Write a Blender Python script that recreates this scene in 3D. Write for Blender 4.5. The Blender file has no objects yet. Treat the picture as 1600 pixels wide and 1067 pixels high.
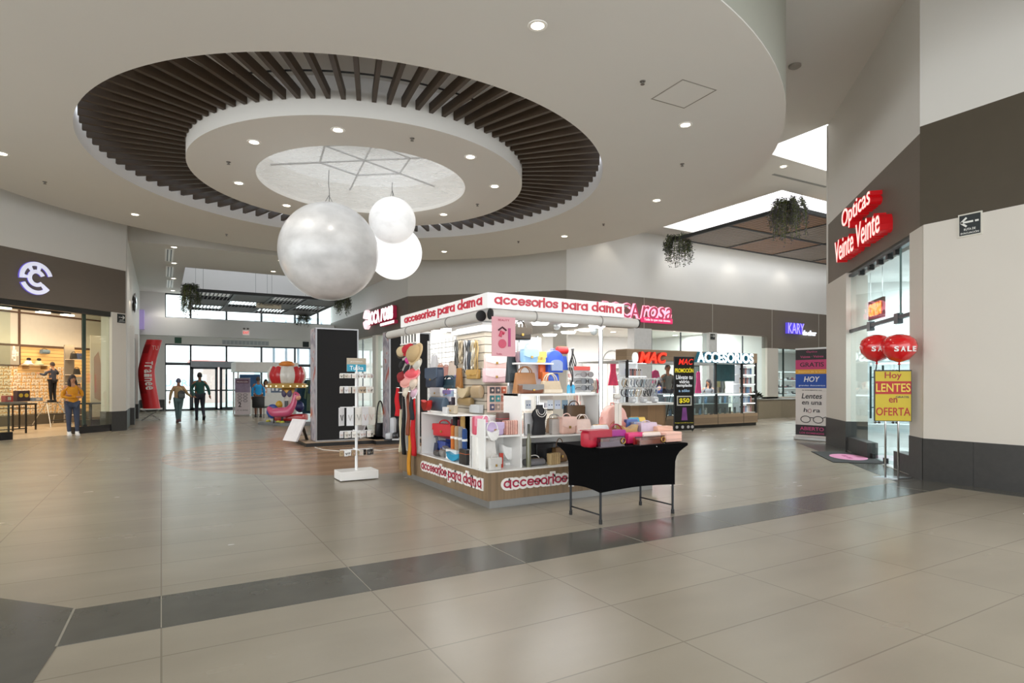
import bpy, bmesh, math, random
from mathutils import Vector, Matrix
random.seed(7)
S = bpy.context.scene
COL = S.collection
PI = math.pi
R = math.radians

# ------------------------------------------------------------------ camera
F, HZ, CH = 938.0, 598.0, 1.4          # focal length (px of a 1600 px frame), horizon row, eye height
YAW = math.atan(548 / 938.0)
cd = bpy.data.cameras.new('camera')
cam = bpy.data.objects.new('camera', cd)
COL.objects.link(cam)
cam.location = (0, 0, CH)
cam.rotation_euler = (PI / 2, 0, -YAW)
cd.sensor_width = 36
cd.lens = F / 1600 * 36
cd.shift_y = (HZ - 533.5) / 1600
cd.clip_end = 300
S.camera = cam

# ------------------------------------------------------------------ light
S.view_settings.view_transform = 'Standard'
S.view_settings.look = 'None'
S.view_settings.gamma = 1
S.view_settings.exposure = 1.35
S.view_settings.use_curve_mapping = False
S.cycles.max_bounces = 8
S.cycles.diffuse_bounces = 4
S.cycles.glossy_bounces = 3
S.cycles.transmission_bounces = 4
S.cycles.transparent_max_bounces = 12
S.cycles.sample_clamp_indirect = 3
S.cycles.sample_clamp_direct = 5
S.cycles.caustics_reflective = False
S.cycles.caustics_refractive = False
W = bpy.data.worlds.new('overcast')
S.world = W
W.use_nodes = True
_n = W.node_tree.nodes
_bg = _n['Background']
_bg.inputs[0].default_value = (0.93, 0.97, 1.0, 1)
_bg.inputs[1].default_value = 1.25


def lamp(name, kind, loc, power, color=(1, 1, 1), size=0.2, size_y=None, rot=(0, 0, 0), spot=None):
    l = bpy.data.lights.new(name, kind)
    l.energy = power
    l.color = color
    if kind == 'AREA':
        l.size = size
        if size_y:
            l.shape = 'RECTANGLE'
            l.size_y = size_y
        else:
            l.shape = 'DISK'
    elif kind == 'SPOT':
        l.shadow_soft_size = size
        l.spot_size = R(spot or 90)
        l.spot_blend = 0.6
    else:
        l.shadow_soft_size = size
    o = bpy.data.objects.new(name, l)
    COL.objects.link(o)
    o.location = loc
    o.rotation_euler = rot
    return o


WARM = (1.0, 0.86, 0.68)
# daylight through the roof lights
lamp('skylight_daylight', 'AREA', (22.0, 14.3, 9.0), 230, (0.95, 0.98, 1), 10, 4.6)
lamp('skylight_daylight', 'AREA', (20.0, 9.2, 9.0), 300, (0.95, 0.98, 1), 8, 1.5)
lamp('skylight_daylight', 'AREA', (3.75, 12.65, 7.22), 14, (0.97, 0.98, 1), 3.6)

# ------------------------------------------------------------------ helpers: rays of the calibrated camera
FW = Vector((math.sin(YAW), math.cos(YAW)))
RT = Vector((math.cos(YAW), -math.sin(YAW)))


def G(px, py, z=0.0):
    d = F * (CH - z) / (py - HZ)
    p = FW * d + RT * ((px - 800) / F * d)
    return p.x, p.y


def ray(px):
    return FW + RT * ((px - 800) / F)


def OX(px, X):
    r = ray(px)
    d = X / r.x
    return r.y * d, d


def OY(px, Y):
    r = ray(px)
    d = Y / r.y
    return r.x * d, d


def OL(px, p, u):
    """point where the column px meets the vertical plane through p along u: (parameter, depth)"""
    r = ray(px)
    # d*r = p + t*u
    det = r.x * (-u[1]) + u[0] * r.y
    d = (p[0] * (-u[1]) + u[0] * p[1]) / det
    t = (d * r.x - p[0]) * u[0] + (d * r.y - p[1]) * u[1]
    return t, d


def ZA(py, d):
    return CH + (HZ - py) * d / F


# ------------------------------------------------------------------ helpers: materials
def lin(h):
    if not isinstance(h, str):
        return tuple(h)
    h = h.lstrip('#')
    return tuple((c / 12.92 if c <= 0.04045 else ((c + 0.055) / 1.055) ** 2.4) for c in (int(h[i:i + 2], 16) / 255 for i in (0, 2, 4)))


MATS = {}


def mat(hexc, rough=0.5, metal=0.0, emit=0.0, noise=0.06, scale=8.0, alpha=1.0, bump=0.0, stretch=None, trans=0.0, coat=0.0, spec=0.5):
    key = (hexc, rough, metal, emit, noise, scale, alpha, bump, stretch, trans, coat, spec)
    if key in MATS:
        return MATS[key]
    m = bpy.data.materials.new('surface_' + str(hexc).lstrip('#'))
    MATS[key] = m
    m.use_nodes = True
    nt = m.node_tree
    b = nt.nodes['Principled BSDF']
    c = lin(hexc)
    b.inputs['Base Color'].default_value = (*c, 1)
    b.inputs['Roughness'].default_value = rough
    b.inputs['Metallic'].default_value = metal
    b.inputs['Specular IOR Level'].default_value = spec
    if coat:
        b.inputs['Coat Weight'].default_value = coat
    if trans:
        b.inputs['Transmission Weight'].default_value = trans
    if alpha < 1:
        b.inputs['Alpha'].default_value = alpha
    if emit:
        b.inputs['Emission Color'].default_value = (*c, 1)
        b.inputs['Emission Strength'].default_value = emit * 0.4
    if noise or bump:
        tc = nt.nodes.new('ShaderNodeTexCoord')
        n = nt.nodes.new('ShaderNodeTexNoise')
        n.inputs['Scale'].default_value = scale
        n.inputs['Detail'].default_value = 4
        src = tc.outputs['Object']
        if stretch:
            mp = nt.nodes.new('ShaderNodeMapping')
            mp.inputs['Scale'].default_value = stretch
            nt.links.new(src, mp.inputs['Vector'])
            src = mp.outputs['Vector']
        nt.links.new(src, n.inputs['Vector'])
        if noise:
            mx = nt.nodes.new('ShaderNodeMix')
            mx.data_type = 'RGBA'
            mx.inputs[6].default_value = (*[max(0, v * (1 - noise * 1.6)) for v in c], 1)
            mx.inputs[7].default_value = (*[min(1, v * (1 + noise * 1.6)) for v in c], 1)
            nt.links.new(n.outputs['Fac'], mx.inputs[0])
            nt.links.new(mx.outputs[2], b.inputs['Base Color'])
        if bump:
            bp = nt.nodes.new('ShaderNodeBump')
            bp.inputs['Strength'].default_value = bump
            bp.inputs['Distance'].default_value = 0.01
            nt.links.new(n.outputs['Fac'], bp.inputs['Height'])
            nt.links.new(bp.outputs['Normal'], b.inputs['Normal'])
    return m


def glass(tint='#f4fbfa', refl=0.12, name='clear_glass', rough=0.02):
    key = ('glass', tint, refl, rough)
    if key in MATS:
        return MATS[key]
    m = bpy.data.materials.new(name)
    MATS[key] = m
    m.use_nodes = True
    nt = m.node_tree
    nt.nodes.remove(nt.nodes['Principled BSDF'])
    out = nt.nodes['Material Output']
    tr = nt.nodes.new('ShaderNodeBsdfTransparent')
    tr.inputs[0].default_value = (*lin(tint), 1)
    gl = nt.nodes.new('ShaderNodeBsdfGlossy')
    gl.inputs['Roughness'].default_value = rough
    fr = nt.nodes.new('ShaderNodeLayerWeight')
    pw = nt.nodes.new('ShaderNodeMath')
    pw.operation = 'POWER'
    pw.inputs[1].default_value = 4.0
    nt.links.new(fr.outputs['Facing'], pw.inputs[0])
    ma = nt.nodes.new('ShaderNodeMath')
    ma.operation = 'MULTIPLY_ADD'
    ma.inputs[1].default_value = 0.5
    ma.inputs[2].default_value = 0.03 + refl * 0.15
    nt.links.new(pw.outputs[0], ma.inputs[0])
    mx = nt.nodes.new('ShaderNodeMixShader')
    nt.links.new(ma.outputs[0], mx.inputs[0])
    nt.links.new(tr.outputs[0], mx.inputs[1])
    nt.links.new(gl.outputs[0], mx.inputs[2])
    nt.links.new(mx.outputs[0], out.inputs[0])
    return m


def lines_mat(name, c0, c1, axis, period, duty, rough=0.5, metal=0.0, emit=0.0, noise=0.08, stretch=None):
    """two colours alternating along an object axis (planks, slats, stripes)"""
    m = bpy.data.materials.new(name)
    m.use_nodes = True
    nt = m.node_tree
    b = nt.nodes['Principled BSDF']
    b.inputs['Roughness'].default_value = rough
    b.inputs['Metallic'].default_value = metal
    tc = nt.nodes.new('ShaderNodeTexCoord')
    sp = nt.nodes.new('ShaderNodeSeparateXYZ')
    nt.links.new(tc.outputs['Object'], sp.inputs[0])
    dv = nt.nodes.new('ShaderNodeMath')
    dv.operation = 'DIVIDE'
    dv.inputs[1].default_value = period
    nt.links.new(sp.outputs['XYZ'.index(axis)], dv.inputs[0])
    fr = nt.nodes.new('ShaderNodeMath')
    fr.operation = 'FRACT'
    nt.links.new(dv.outputs[0], fr.inputs[0])
    gt = nt.nodes.new('ShaderNodeMath')
    gt.operation = 'GREATER_THAN'
    gt.inputs[1].default_value = duty
    nt.links.new(fr.outputs[0], gt.inputs[0])
    fl = nt.nodes.new('ShaderNodeMath')
    fl.operation = 'FLOOR'
    nt.links.new(dv.outputs[0], fl.inputs[0])
    wn = nt.nodes.new('ShaderNodeTexWhiteNoise')
    wn.noise_dimensions = '1D'
    nt.links.new(fl.outputs[0], wn.inputs['W'])
    n = nt.nodes.new('ShaderNodeTexNoise')
    n.inputs['Scale'].default_value = 6
    n.inputs['Detail'].default_value = 5
    mp = nt.nodes.new('ShaderNodeMapping')
    mp.inputs['Scale'].default_value = stretch or (1, 1, 1)
    nt.links.new(tc.outputs['Object'], mp.inputs[0])
    nt.links.new(mp.outputs[0], n.inputs['Vector'])
    ad = nt.nodes.new('ShaderNodeMath')
    ad.operation = 'ADD'
    nt.links.new(wn.outputs['Value'], ad.inputs[0])
    nt.links.new(n.outputs['Fac'], ad.inputs[1])
    mr = nt.nodes.new('ShaderNodeMapRange')
    mr.inputs[1].default_value = 0.2
    mr.inputs[2].default_value = 1.6
    mr.inputs[3].default_value = 1 - noise * 2
    mr.inputs[4].default_value = 1 + noise * 2
    nt.links.new(ad.outputs[0], mr.inputs[0])
    mx = nt.nodes.new('ShaderNodeMix')
    mx.data_type = 'RGBA'
    mx.inputs[6].default_value = (*lin(c0), 1)
    mx.inputs[7].default_value = (*lin(c1), 1)
    nt.links.new(gt.outputs[0], mx.inputs[0])
    mu = nt.nodes.new('ShaderNodeVectorMath')
    mu.operation = 'SCALE'
    nt.links.new(mx.outputs[2], mu.inputs[0])
    nt.links.new(mr.outputs[0], mu.inputs['Scale'])
    nt.links.new(mu.outputs[0], b.inputs['Base Color'])
    if emit:
        nt.links.new(mu.outputs[0], b.inputs['Emission Color'])
        b.inputs['Emission Strength'].default_value = emit
    return m


# ------------------------------------------------------------------ helpers: mesh building
def _text_mesh(s, bold, shear):
    cu = bpy.data.curves.new('lettering', 'FONT')
    cu.body = s
    cu.size = 1
    cu.offset = bold
    cu.shear = shear
    cu.resolution_u = 3
    cu.fill_mode = 'BOTH'
    cu.extrude = 0.5
    ob = bpy.data.objects.new('lettering', cu)
    me = ob.to_mesh()
    bm = bmesh.new()
    bm.from_mesh(me)
    ob.to_mesh_clear()
    bpy.data.objects.remove(ob)
    bpy.data.curves.remove(cu)
    return bm


class MB:
    def __init__(s, M=None):
        s.bm = bmesh.new()
        s.M = M or Matrix()
        s.mi = 0

    def at(s, loc=(0, 0, 0), rz=0.0, rx=0.0, ry=0.0):
        s.M = Matrix.Translation(loc) @ Matrix.Rotation(rz, 4, 'Z') @ Matrix.Rotation(ry, 4, 'Y') @ Matrix.Rotation(rx, 4, 'X')
        return s

    def m(s, i):
        s.mi = i
        return s

    def V(s, co):
        return s.bm.verts.new(s.M @ Vector(co))

    def face(s, vs):
        try:
            f = s.bm.faces.new(vs)
            f.material_index = s.mi
            return f
        except ValueError:
            return None

    def quad(s, *cs):
        return s.face([s.V(c) for c in cs])

    def box(s, x0, x1, y0, y1, z0, z1, bev=0.0, seg=2):
        v = [s.V((x, y, z)) for z in (z0, z1) for x, y in ((x0, y0), (x1, y0), (x1, y1), (x0, y1))]
        fs = [s.face([v[i] for i in q]) for q in ((3, 2, 1, 0), (4, 5, 6, 7), (0, 1, 5, 4), (1, 2, 6, 5), (2, 3, 7, 6), (3, 0, 4, 7))]
        if bev:
            es = {e for f in fs if f for e in f.edges}
            r = bmesh.ops.bevel(s.bm, geom=list(es), offset=bev, segments=seg, affect='EDGES', profile=0.5)
            for f in r['faces']:
                f.material_index = s.mi
        return s

    def cb(s, c, d, bev=0.0):
        return s.box(c[0] - d[0] / 2, c[0] + d[0] / 2, c[1] - d[1] / 2, c[1] + d[1] / 2, c[2] - d[2] / 2, c[2] + d[2] / 2, bev)

    def prism(s, poly, a, b, axis='z', caps=True):
        """polygon extruded from a to b along an axis; poly in the other two coordinates (x:yz, y:xz, z:xy)"""
        def co(p, t):
            return {'z': (p[0], p[1], t), 'y': (p[0], t, p[1]), 'x': (t, p[0], p[1])}[axis]
        lo = [s.V(co(p, a)) for p in poly]
        hi = [s.V(co(p, b)) for p in poly]
        n = len(poly)
        for i in range(n):
            s.face([lo[i], lo[(i + 1) % n], hi[(i + 1) % n], hi[i]])
        if caps:
            s.face(lo[::-1])
            s.face(hi)
        return s

    def tube(s, pts, r, n=8, closed=False, cap=True):
        pts = [Vector(p) for p in pts]
        k = len(pts)
        rr = r if isinstance(r, (list, tuple)) else [r] * k
        rings = []
        up = None
        for i in range(k):
            a = pts[i - 1] if (i > 0 or closed) else pts[i]
            b = pts[(i + 1) % k] if (i < k - 1 or closed) else pts[i]
            t = (b - a)
            if t.length < 1e-9:
                t = Vector((0, 0, 1))
            t.normalize()
            if up is None:
                up = Vector((0, 0, 1)) if abs(t.z) < 0.9 else Vector((1, 0, 0))
            x = t.cross(up)
            if x.length < 1e-6:
                up = Vector((1, 0, 0)) if abs(t.x) < 0.9 else Vector((0, 1, 0))
                x = t.cross(up)
            x.normalize()
            y = x.cross(t)
            y.normalize()
            up = y
            rings.append([s.V(pts[i] + (x * math.cos(2 * PI * j / n) + y * math.sin(2 * PI * j / n)) * rr[i]) for j in range(n)])
        for i in range(k if closed else k - 1):
            A, B = rings[i], rings[(i + 1) % k]
            for j in range(n):
                s.face([A[j], A[(j + 1) % n], B[(j + 1) % n], B[j]])
        if cap and not closed:
            s.face(rings[0][::-1])
            s.face(rings[-1])
        return s

    def ribbon(s, pts, w, t, wdir=(0, 1, 0)):
        """flat strap along pts: width w along wdir, thickness t"""
        pts = [Vector(p) for p in pts]
        wd = Vector(wdir).normalized()
        k = len(pts)
        rings = []
        for i in range(k):
            d = (pts[min(i + 1, k - 1)] - pts[max(i - 1, 0)]).normalized()
            nn = d.cross(wd).normalized() * (t / 2)
            a = wd * (w / 2)
            rings.append([s.V(pts[i] + q) for q in (a + nn, -a + nn, -a - nn, a - nn)])
        for i in range(k - 1):
            A, B = rings[i], rings[i + 1]
            for j in range(4):
                s.face([A[j], A[(j + 1) % 4], B[(j + 1) % 4], B[j]])
        s.face(rings[0][::-1])
        s.face(rings[-1])
        return s

    def lathe(s, prof, n=24, c=(0, 0, 0), sx=1.0, sy=1.0, close=False):
        rings = []
        for r, z in prof:
            if r < 1e-6:
                rings.append([s.V((c[0], c[1], c[2] + z))])
            else:
                rings.append([s.V((c[0] + r * sx * math.cos(2 * PI * j / n), c[1] + r * sy * math.sin(2 * PI * j / n), c[2] + z)) for j in range(n)])
        k = len(rings)
        for i in range(k if close else k - 1):
            A, B = rings[i], rings[(i + 1) % k]
            for j in range(n):
                j2 = (j + 1) % n
                if len(A) == 1 and len(B) == 1:
                    continue
                if len(A) == 1:
                    s.face([A[0], B[j2], B[j]])
                elif len(B) == 1:
                    s.face([A[j], A[j2], B[0]])
                else:
                    s.face([A[j], A[j2], B[j2], B[j]])
        return s

    def ball(s, c, r, n=16, m=10):
        rx, ry, rz = r if isinstance(r, (tuple, list)) else (r, r, r)
        return s.lathe([(math.sin(PI * i / m), -math.cos(PI * i / m) * rz) for i in range(m + 1)], n, c, rx, ry)

    def surf(s, f, nu, nv, cu=False):
        g = [[s.V(f(i / nu, j / nv)) for j in range(nv + 1)] for i in range(nu if cu else nu + 1)]
        for i in range(nu):
            for j in range(nv):
                i2 = (i + 1) % nu if cu else i + 1
                s.face([g[i][j], g[i2][j], g[i2][j + 1], g[i][j + 1]])
        return s

    def text(s, body, c, w, h, ext=0.004, bold=0.0, shear=0.0, face='-y', keep=False):
        """lettering fitted to a rectangle w x h centred on c, readable from the side `face`"""
        bm = _text_mesh(body, bold, shear)
        if not bm.verts:
            bm.free()
            return s
        xs = [v.co.x for v in bm.verts]
        ys = [v.co.y for v in bm.verts]
        x0, x1, y0, y1 = min(xs), max(xs), min(ys), max(ys)
        kx, ky = w / (x1 - x0), h / (y1 - y0)
        if keep:
            kx = ky = min(kx, ky)
        rot = {'-y': (1, 0, 0, 0, 0, 1), '-x': (0, -1, 0, 0, 0, 1), 'x': (0, 1, 0, 0, 0, 1), 'y': (-1, 0, 0, 0, 0, 1), 'z': (1, 0, 0, 0, 1, 0)}[face]
        X = Vector(rot[:3])
        Y = Vector(rot[3:])
        Z = X.cross(Y)
        vm = {}
        for v in bm.verts:
            p = X * ((v.co.x - (x0 + x1) / 2) * kx) + Y * ((v.co.y - (y0 + y1) / 2) * ky) + Z * ((v.co.z + 0.5) * ext) + Vector(c)
            vm[v] = s.V(p)
        for f in bm.faces:
            s.face([vm[v] for v in f.verts])
        bm.free()
        return s

    def build(s, name, mats, parent=None, label=None, cat=None, group=None, kind=None, smooth=False, bev=0.0, sub=0, loc=None, auto=None):
        me = bpy.data.meshes.new(name)
        bmesh.ops.recalc_face_normals(s.bm, faces=s.bm.faces[:])
        s.bm.to_mesh(me)
        s.bm.free()
        for mm in (mats if isinstance(mats, (list, tuple)) else [mats]):
            me.materials.append(mm)
        if smooth:
            for p in me.polygons:
                p.use_smooth = True
            if auto:
                me.set_sharp_from_angle(angle=R(auto))
        o = bpy.data.objects.new(name, me)
        COL.objects.link(o)
        if parent:
            o.parent = parent
        if loc:
            o.location = loc
        if bev:
            b = o.modifiers.new('bevel', 'BEVEL')
            b.width = bev
            b.segments = 2
            b.limit_method = 'ANGLE'
        if sub:
            b = o.modifiers.new('subdivision', 'SUBSURF')
            b.levels = sub
            b.render_levels = sub
        return tag(o, label, cat, group, kind)


def tag(o, label=None, cat=None, group=None, kind=None):
    for k, v in (('label', label), ('category', cat), ('group', group), ('kind', kind)):
        if v:
            o[k] = v
    return o


def thing(name, label, cat, loc=(0, 0, 0), rz=0.0, group=None):
    o = bpy.data.objects.new(name, None)
    COL.objects.link(o)
    o.location = loc
    o.rotation_euler = (0, 0, rz)
    o.empty_display_size = 0.1
    return tag(o, label, cat, group)


def kids(o):
    return [c for c in COL.objects if c.parent == o]


def dup(root, loc, rz=0.0, label=None, group=None, scale=None, tree=None):
    """copy of a thing with its parts and sub-parts (tree: list made by family())"""
    tree = tree or family(root)
    new = {}
    for o in tree:
        c = o.copy()
        COL.objects.link(c)
        new[o] = c
        if o is not root:
            c.parent = new[o.parent]
    r = new[root]
    r.location = loc
    r.rotation_euler = (0, 0, rz)
    if scale:
        r.scale = (scale,) * 3
    return tag(r, label, None, group)


def family(root):
    out = [root]
    i = 0
    allo = list(COL.objects)
    while i < len(out):
        out += [c for c in allo if c.parent == out[i]]
        i += 1
    return out


def wallrun(name, p, q, z0, z1, th, m, kind='structure', **kw):
    """upright slab from p to q in plan, thickness th to the left of the way p->q"""
    p, q = Vector(p), Vector(q)
    d = (q - p).normalized()
    n = Vector((-d.y, d.x)) * th
    return MB().prism([p, q, q + n, p + n], z0, z1).build(name, m, kind=kind, **kw)
# ================================================================== STRUCTURE
U = 0.70710678
A_ = (9.42, 4.45)      # corner of the right wall and the optician front
B_ = (13.30, 8.33)     # far end of the optician front
C_ = (12.76, 17.9)     # corner of the back wall
D_ = (8.32, 22.33)     # end of the corridor's right wall
E_ = (-0.9, 21.08)     # near end of the corridor's left wall
Q_ = (E_[0] - 9 * U, E_[1] - 9 * U)   # left store front runs from Q_ to E_ (local x 0..9)
YE = 34.4              # entrance wall
ZC = 7.35              # high ceiling
ZK = 5.86              # corridor ceiling
LOB = Vector((3.75, 12.66))

M_WALL = mat('#dedbd5', 0.75, noise=0.015, scale=1.2)
M_WHITE = mat('#e6e5e2', 0.7, noise=0.012, scale=1.5)
M_COL = mat('#d8d2c8', 0.6, noise=0.015, scale=2)
M_CEIL = mat('#dad7d1', 0.85, noise=0.012, scale=1.0)
M_BAND = mat('#6f655a', 0.6, noise=0.05, scale=5, stretch=(1, 1, 12))
M_DADO = mat('#3a3937', 0.45, noise=0.16, scale=14, bump=0.15)
M_DARK = mat('#1d1d1e', 0.5)
M_STEEL = mat('#b9bbbc', 0.28, 1.0)
M_ALU = mat('#5c6064', 0.4, 0.7)
M_BLACK = mat('#141414', 0.45)
M_BLKGLOSS = mat('#101012', 0.15)
M_GLASS = glass()


def floor_mat():
    m = bpy.data.materials.new('stone_tile_floor')
    m.use_nodes = True
    nt = m.node_tree
    N, L = nt.nodes, nt.links
    b = N['Principled BSDF']
    tc = N.new('ShaderNodeTexCoord')
    sp = N.new('ShaderNodeSeparateXYZ')
    L.new(tc.outputs['Object'], sp.inputs[0])

    def math_(op, a, b_=None, c_=None):
        n = N.new('ShaderNodeMath')
        n.operation = op
        for i, v in enumerate((a, b_, c_)):
            if v is None:
                continue
            if isinstance(v, (int, float)):
                n.inputs[i].default_value = v
            else:
                L.new(v, n.inputs[i])
        return n.outputs[0]

    def dist_line(src, per, off):
        t = math_('FRACT', math_('DIVIDE', math_('SUBTRACT', src, off), per))
        return math_('MULTIPLY', math_('MINIMUM', t, math_('SUBTRACT', 1.0, t)), per), math_('FLOOR', math_('DIVIDE', math_('SUBTRACT', src, off), per))
    dx, ix = dist_line(sp.outputs[0], 1.22, 0.0)
    dy, iy = dist_line(sp.outputs[1], 0.61, 2.335)
    g = math_('LESS_THAN', math_('MINIMUM', dx, dy), 0.0045)
    cb = N.new('ShaderNodeCombineXYZ')
    L.new(ix, cb.inputs[0])
    L.new(iy, cb.inputs[1])
    wn = N.new('ShaderNodeTexWhiteNoise')
    wn.noise_dimensions = '3D'
    L.new(cb.outputs[0], wn.inputs['Vector'])

    def noise(scale, detail, st):
        n = N.new('ShaderNodeTexNoise')
        n.inputs['Scale'].default_value = scale
        n.inputs['Detail'].default_value = detail
        n.inputs['Roughness'].default_value = 0.45
        mp = N.new('ShaderNodeMapping')
        mp.inputs['Scale'].default_value = st
        L.new(tc.outputs['Object'], mp.inputs[0])
        L.new(mp.outputs[0], n.inputs['Vector'])
        return n.outputs['Fac']
    n1 = noise(1.5, 3, (0.6, 1.6, 1))
    n2 = noise(0.9, 3, (1, 1, 1))
    n3 = noise(60, 3, (1, 1, 1))

    def mix(f, a, c):
        n = N.new('ShaderNodeMix')
        n.data_type = 'RGBA'
        for i, v in ((0, f), (6, a), (7, c)):
            if isinstance(v, str):
                n.inputs[i].default_value = (*lin(v), 1)
            elif isinstance(v, float):
                n.inputs[i].default_value = v
            else:
                L.new(v, n.inputs[i])
        return n.outputs[2]
    tone = math_('ADD', math_('MULTIPLY', n1, 0.4), math_('ADD', math_('MULTIPLY', wn.outputs['Value'], 0.1), math_('MULTIPLY', n2, 0.35)))
    tone = math_('SUBTRACT', math_('ADD', tone, math_('MULTIPLY', n3, 0.05)), 0.13)
    stone = mix(tone, '#837b6d', '#aca493')
    # round inlay of wood look planks in the middle of the lobby
    rr = math_('SQRT', math_('ADD', math_('POWER', math_('SUBTRACT', sp.outputs[0], LOB.x), 2.0), math_('POWER', math_('SUBTRACT', sp.outputs[1], LOB.y), 2.0)))
    inlay = math_('LESS_THAN', rr, 3.75)
    pd, pi_ = dist_line(sp.outputs[1], 0.19, 0.0)
    wn2 = N.new('ShaderNodeTexWhiteNoise')
    wn2.noise_dimensions = '1D'
    L.new(pi_, wn2.inputs['W'])
    wt = math_('ADD', math_('MULTIPLY', wn2.outputs['Value'], 0.6), math_('MULTIPLY', noise(3, 5, (0.4, 6, 1)), 0.5))
    wood = mix(math_('SUBTRACT', wt, 0.1), '#876a52', '#ad8f74')
    wood = mix(math_('MULTIPLY', math_('LESS_THAN', pd, 0.003), 0.4), wood, '#4a3a2e')
    base = mix(inlay, stone, wood)
    notin = math_('SUBTRACT', 1.0, inlay)
    base = mix(math_('MULTIPLY', math_('MULTIPLY', g, notin), 0.5), base, '#5f574a')
    L.new(base, b.inputs['Base Color'])
    rg = math_('ADD', 0.26, math_('MULTIPLY', n1, 0.02))
    L.new(rg, b.inputs['Roughness'])
    return m


def slate_mat():
    m = mat('#55544e', 0.2, noise=0.1, scale=5)
    return m


MB().box(-14, 45, -5, YE + 0.1, -0.2, 0).build('floor', floor_mat(), kind='structure')
# dark stone bands laid in the floor
TH = 0.003
band = MB()
xl0, yl0 = G(118, 951)
xl1, yl1 = G(90, 1010)
band.prism([(xl1, 3.965), (9.1, 3.965), (9.1, 2.0), (9.42, 2.0), (9.42, 4.45), (8.95, 4.56), (xl0, 4.56)], -0.01, TH)
band.build('floor_band', slate_mat(), kind='structure')
band = MB()
band.prism([(8.95, 4.565), (A_[0], A_[1] + 0.02), B_, (B_[0] - 0.45, B_[1] + 0.45)], -0.01, TH)
band.build('floor_band', slate_mat(), kind='structure')
gx, gy = G(0, 935)
hx, hy = G(62, 1067)
band = MB()
band.prism([(xl0 - 0.004, yl0), (gx, gy), (gx - 1.2, gy + 0.3), (hx - 1.2, hy - 0.4), (hx - 0.05, hy - 0.2), (xl1 - 0.004, yl1)], -0.01, TH)
band.build('floor_band', slate_mat(), kind='structure')
bm_ = MB()   # pale joints across the band
for px in (545, 800, 935, 1095, 1135, 1290):
    pass
for k in range(0, 8):
    x = 0.0 + 1.22 * k
    bm_.box(x - 0.003, x + 0.003, 3.97, 4.555, TH - 0.001, TH + 0.0008)
bm_.prism([(xl0, yl0), (xl0 - 0.012, yl0), (xl1 - 0.012, yl1), (xl1, yl1)], TH - 0.001, TH + 0.0008)
bm_.build('trim_1', mat('#8a8578', 0.6), kind='structure')

# ---------------- right wall (along Y)
wallrun('wall_right', (A_[0], 1.2), A_, 0.0, 3.66, -0.3, M_COL)
wallrun('wall_right_upper', (A_[0] + 0.02, 1.2), (A_[0] + 0.02, A_[1] + 0.055), 5.09, ZC + 0.5, -0.3, M_WALL)
wallrun('trim_2', (A_[0] + 0.02, 1.2), (A_[0] + 0.02, A_[1] + 0.055), 3.66, 5.09, -0.3, mat('#4a4132', 0.6, noise=0.05, scale=5))
tiles_ = MB()
y_ = A_[1]
while y_ > 1.3:
    y2 = y_ - 0.62
    tiles_.box(A_[0] - 0.012, A_[0] + 0.05, y2 + 0.004, y_, 0.0, 0.605)
    y_ = y2
tiles_.build('baseboard_right', M_DADO, kind='structure')

# ---------------- optician front (45 degrees); local x from A_ to B_, local y<0 is the shop
LOP = math.hypot(B_[0] - A_[0], B_[1] - A_[1])
MOP = Matrix.Translation((A_[0], A_[1], 0)) @ Matrix.Rotation(PI / 4, 4, 'Z')


def OPX(px):
    return OL(px, A_, (U, U))


tg0, dg0 = OPX(1421)   # near jamb of the glass front
tg1, dg1 = OPX(1322)   # far jamb
ZG = 3.62
mb = MB(MOP)
mb.box(0.03, tg0, -0.25, -0.001, 0.605, 3.66)
mb.build('wall_optician_pillar', M_COL, kind='structure')
MB(MOP).box(0.02, tg0, -0.25, 0.010, 0, 0.605).build('baseboard_optician', M_DADO, kind='structure')
MB(MOP).box(tg1, LOP, -0.4, 0.0, 0.605, 3.66).build('wall_optician_end', M_COL, kind='structure')
MB(MOP).box(tg1 - 0.005, LOP + 0.005, -0.4, 0.012, 0, 0.605).build('baseboard_optician_end', M_DADO, kind='structure')
MB(MOP).box(0.0, LOP, -0.3, -0.03, 3.66, 5.05).build('trim_3', M_BAND, kind='structure')
MB(MOP).box(0.0, LOP, -0.3, -0.03, 5.05, ZC + 0.5).build('wall_optician_upper', M_WALL, kind='structure')
# side wall of the shop along the far corridor
wallrun('wall_optician_side', (B_[0], B_[1]), (34, B_[1]), 0, ZC, -0.3, M_WALL)
# shop interior
SHW = mat('#e4e8e8', 0.6, noise=0.01)
mb = MB(MOP)
mb.box(tg0 - 0.4, LOP - 0.3, -4.2, -4.1, 0, 3.66)
mb.box(LOP - 0.5, LOP - 0.41, -4.1, -0.42, 0, 3.66)
mb.box(tg0 - 0.4, tg0 - 0.3, -4.1, -0.3, 0, 3.66)
mb.build('wall_optician_interior', SHW, kind='structure')
MB(MOP).box(tg0 - 0.4, LOP - 0.3, -4.2, -0.3, 3.6, 3.66).build('ceiling_optician', SHW, kind='structure')
MB(MOP).box(tg0 - 0.2, LOP - 0.5, -4.1, -0.02, 0, 0.006).build('floor_optician', mat('#d5d8d8', 0.2), kind='structure')

# ---------------- left store front (45 degrees), local x 0..9 from Q_ to E_, local y>0 is the shop
MCS = Matrix.Translation((Q_[0], Q_[1], 0)) @ Matrix.Rotation(PI / 4, 4, 'Z')


def CSX(px):
    return OL(px, Q_, (U, U))


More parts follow.
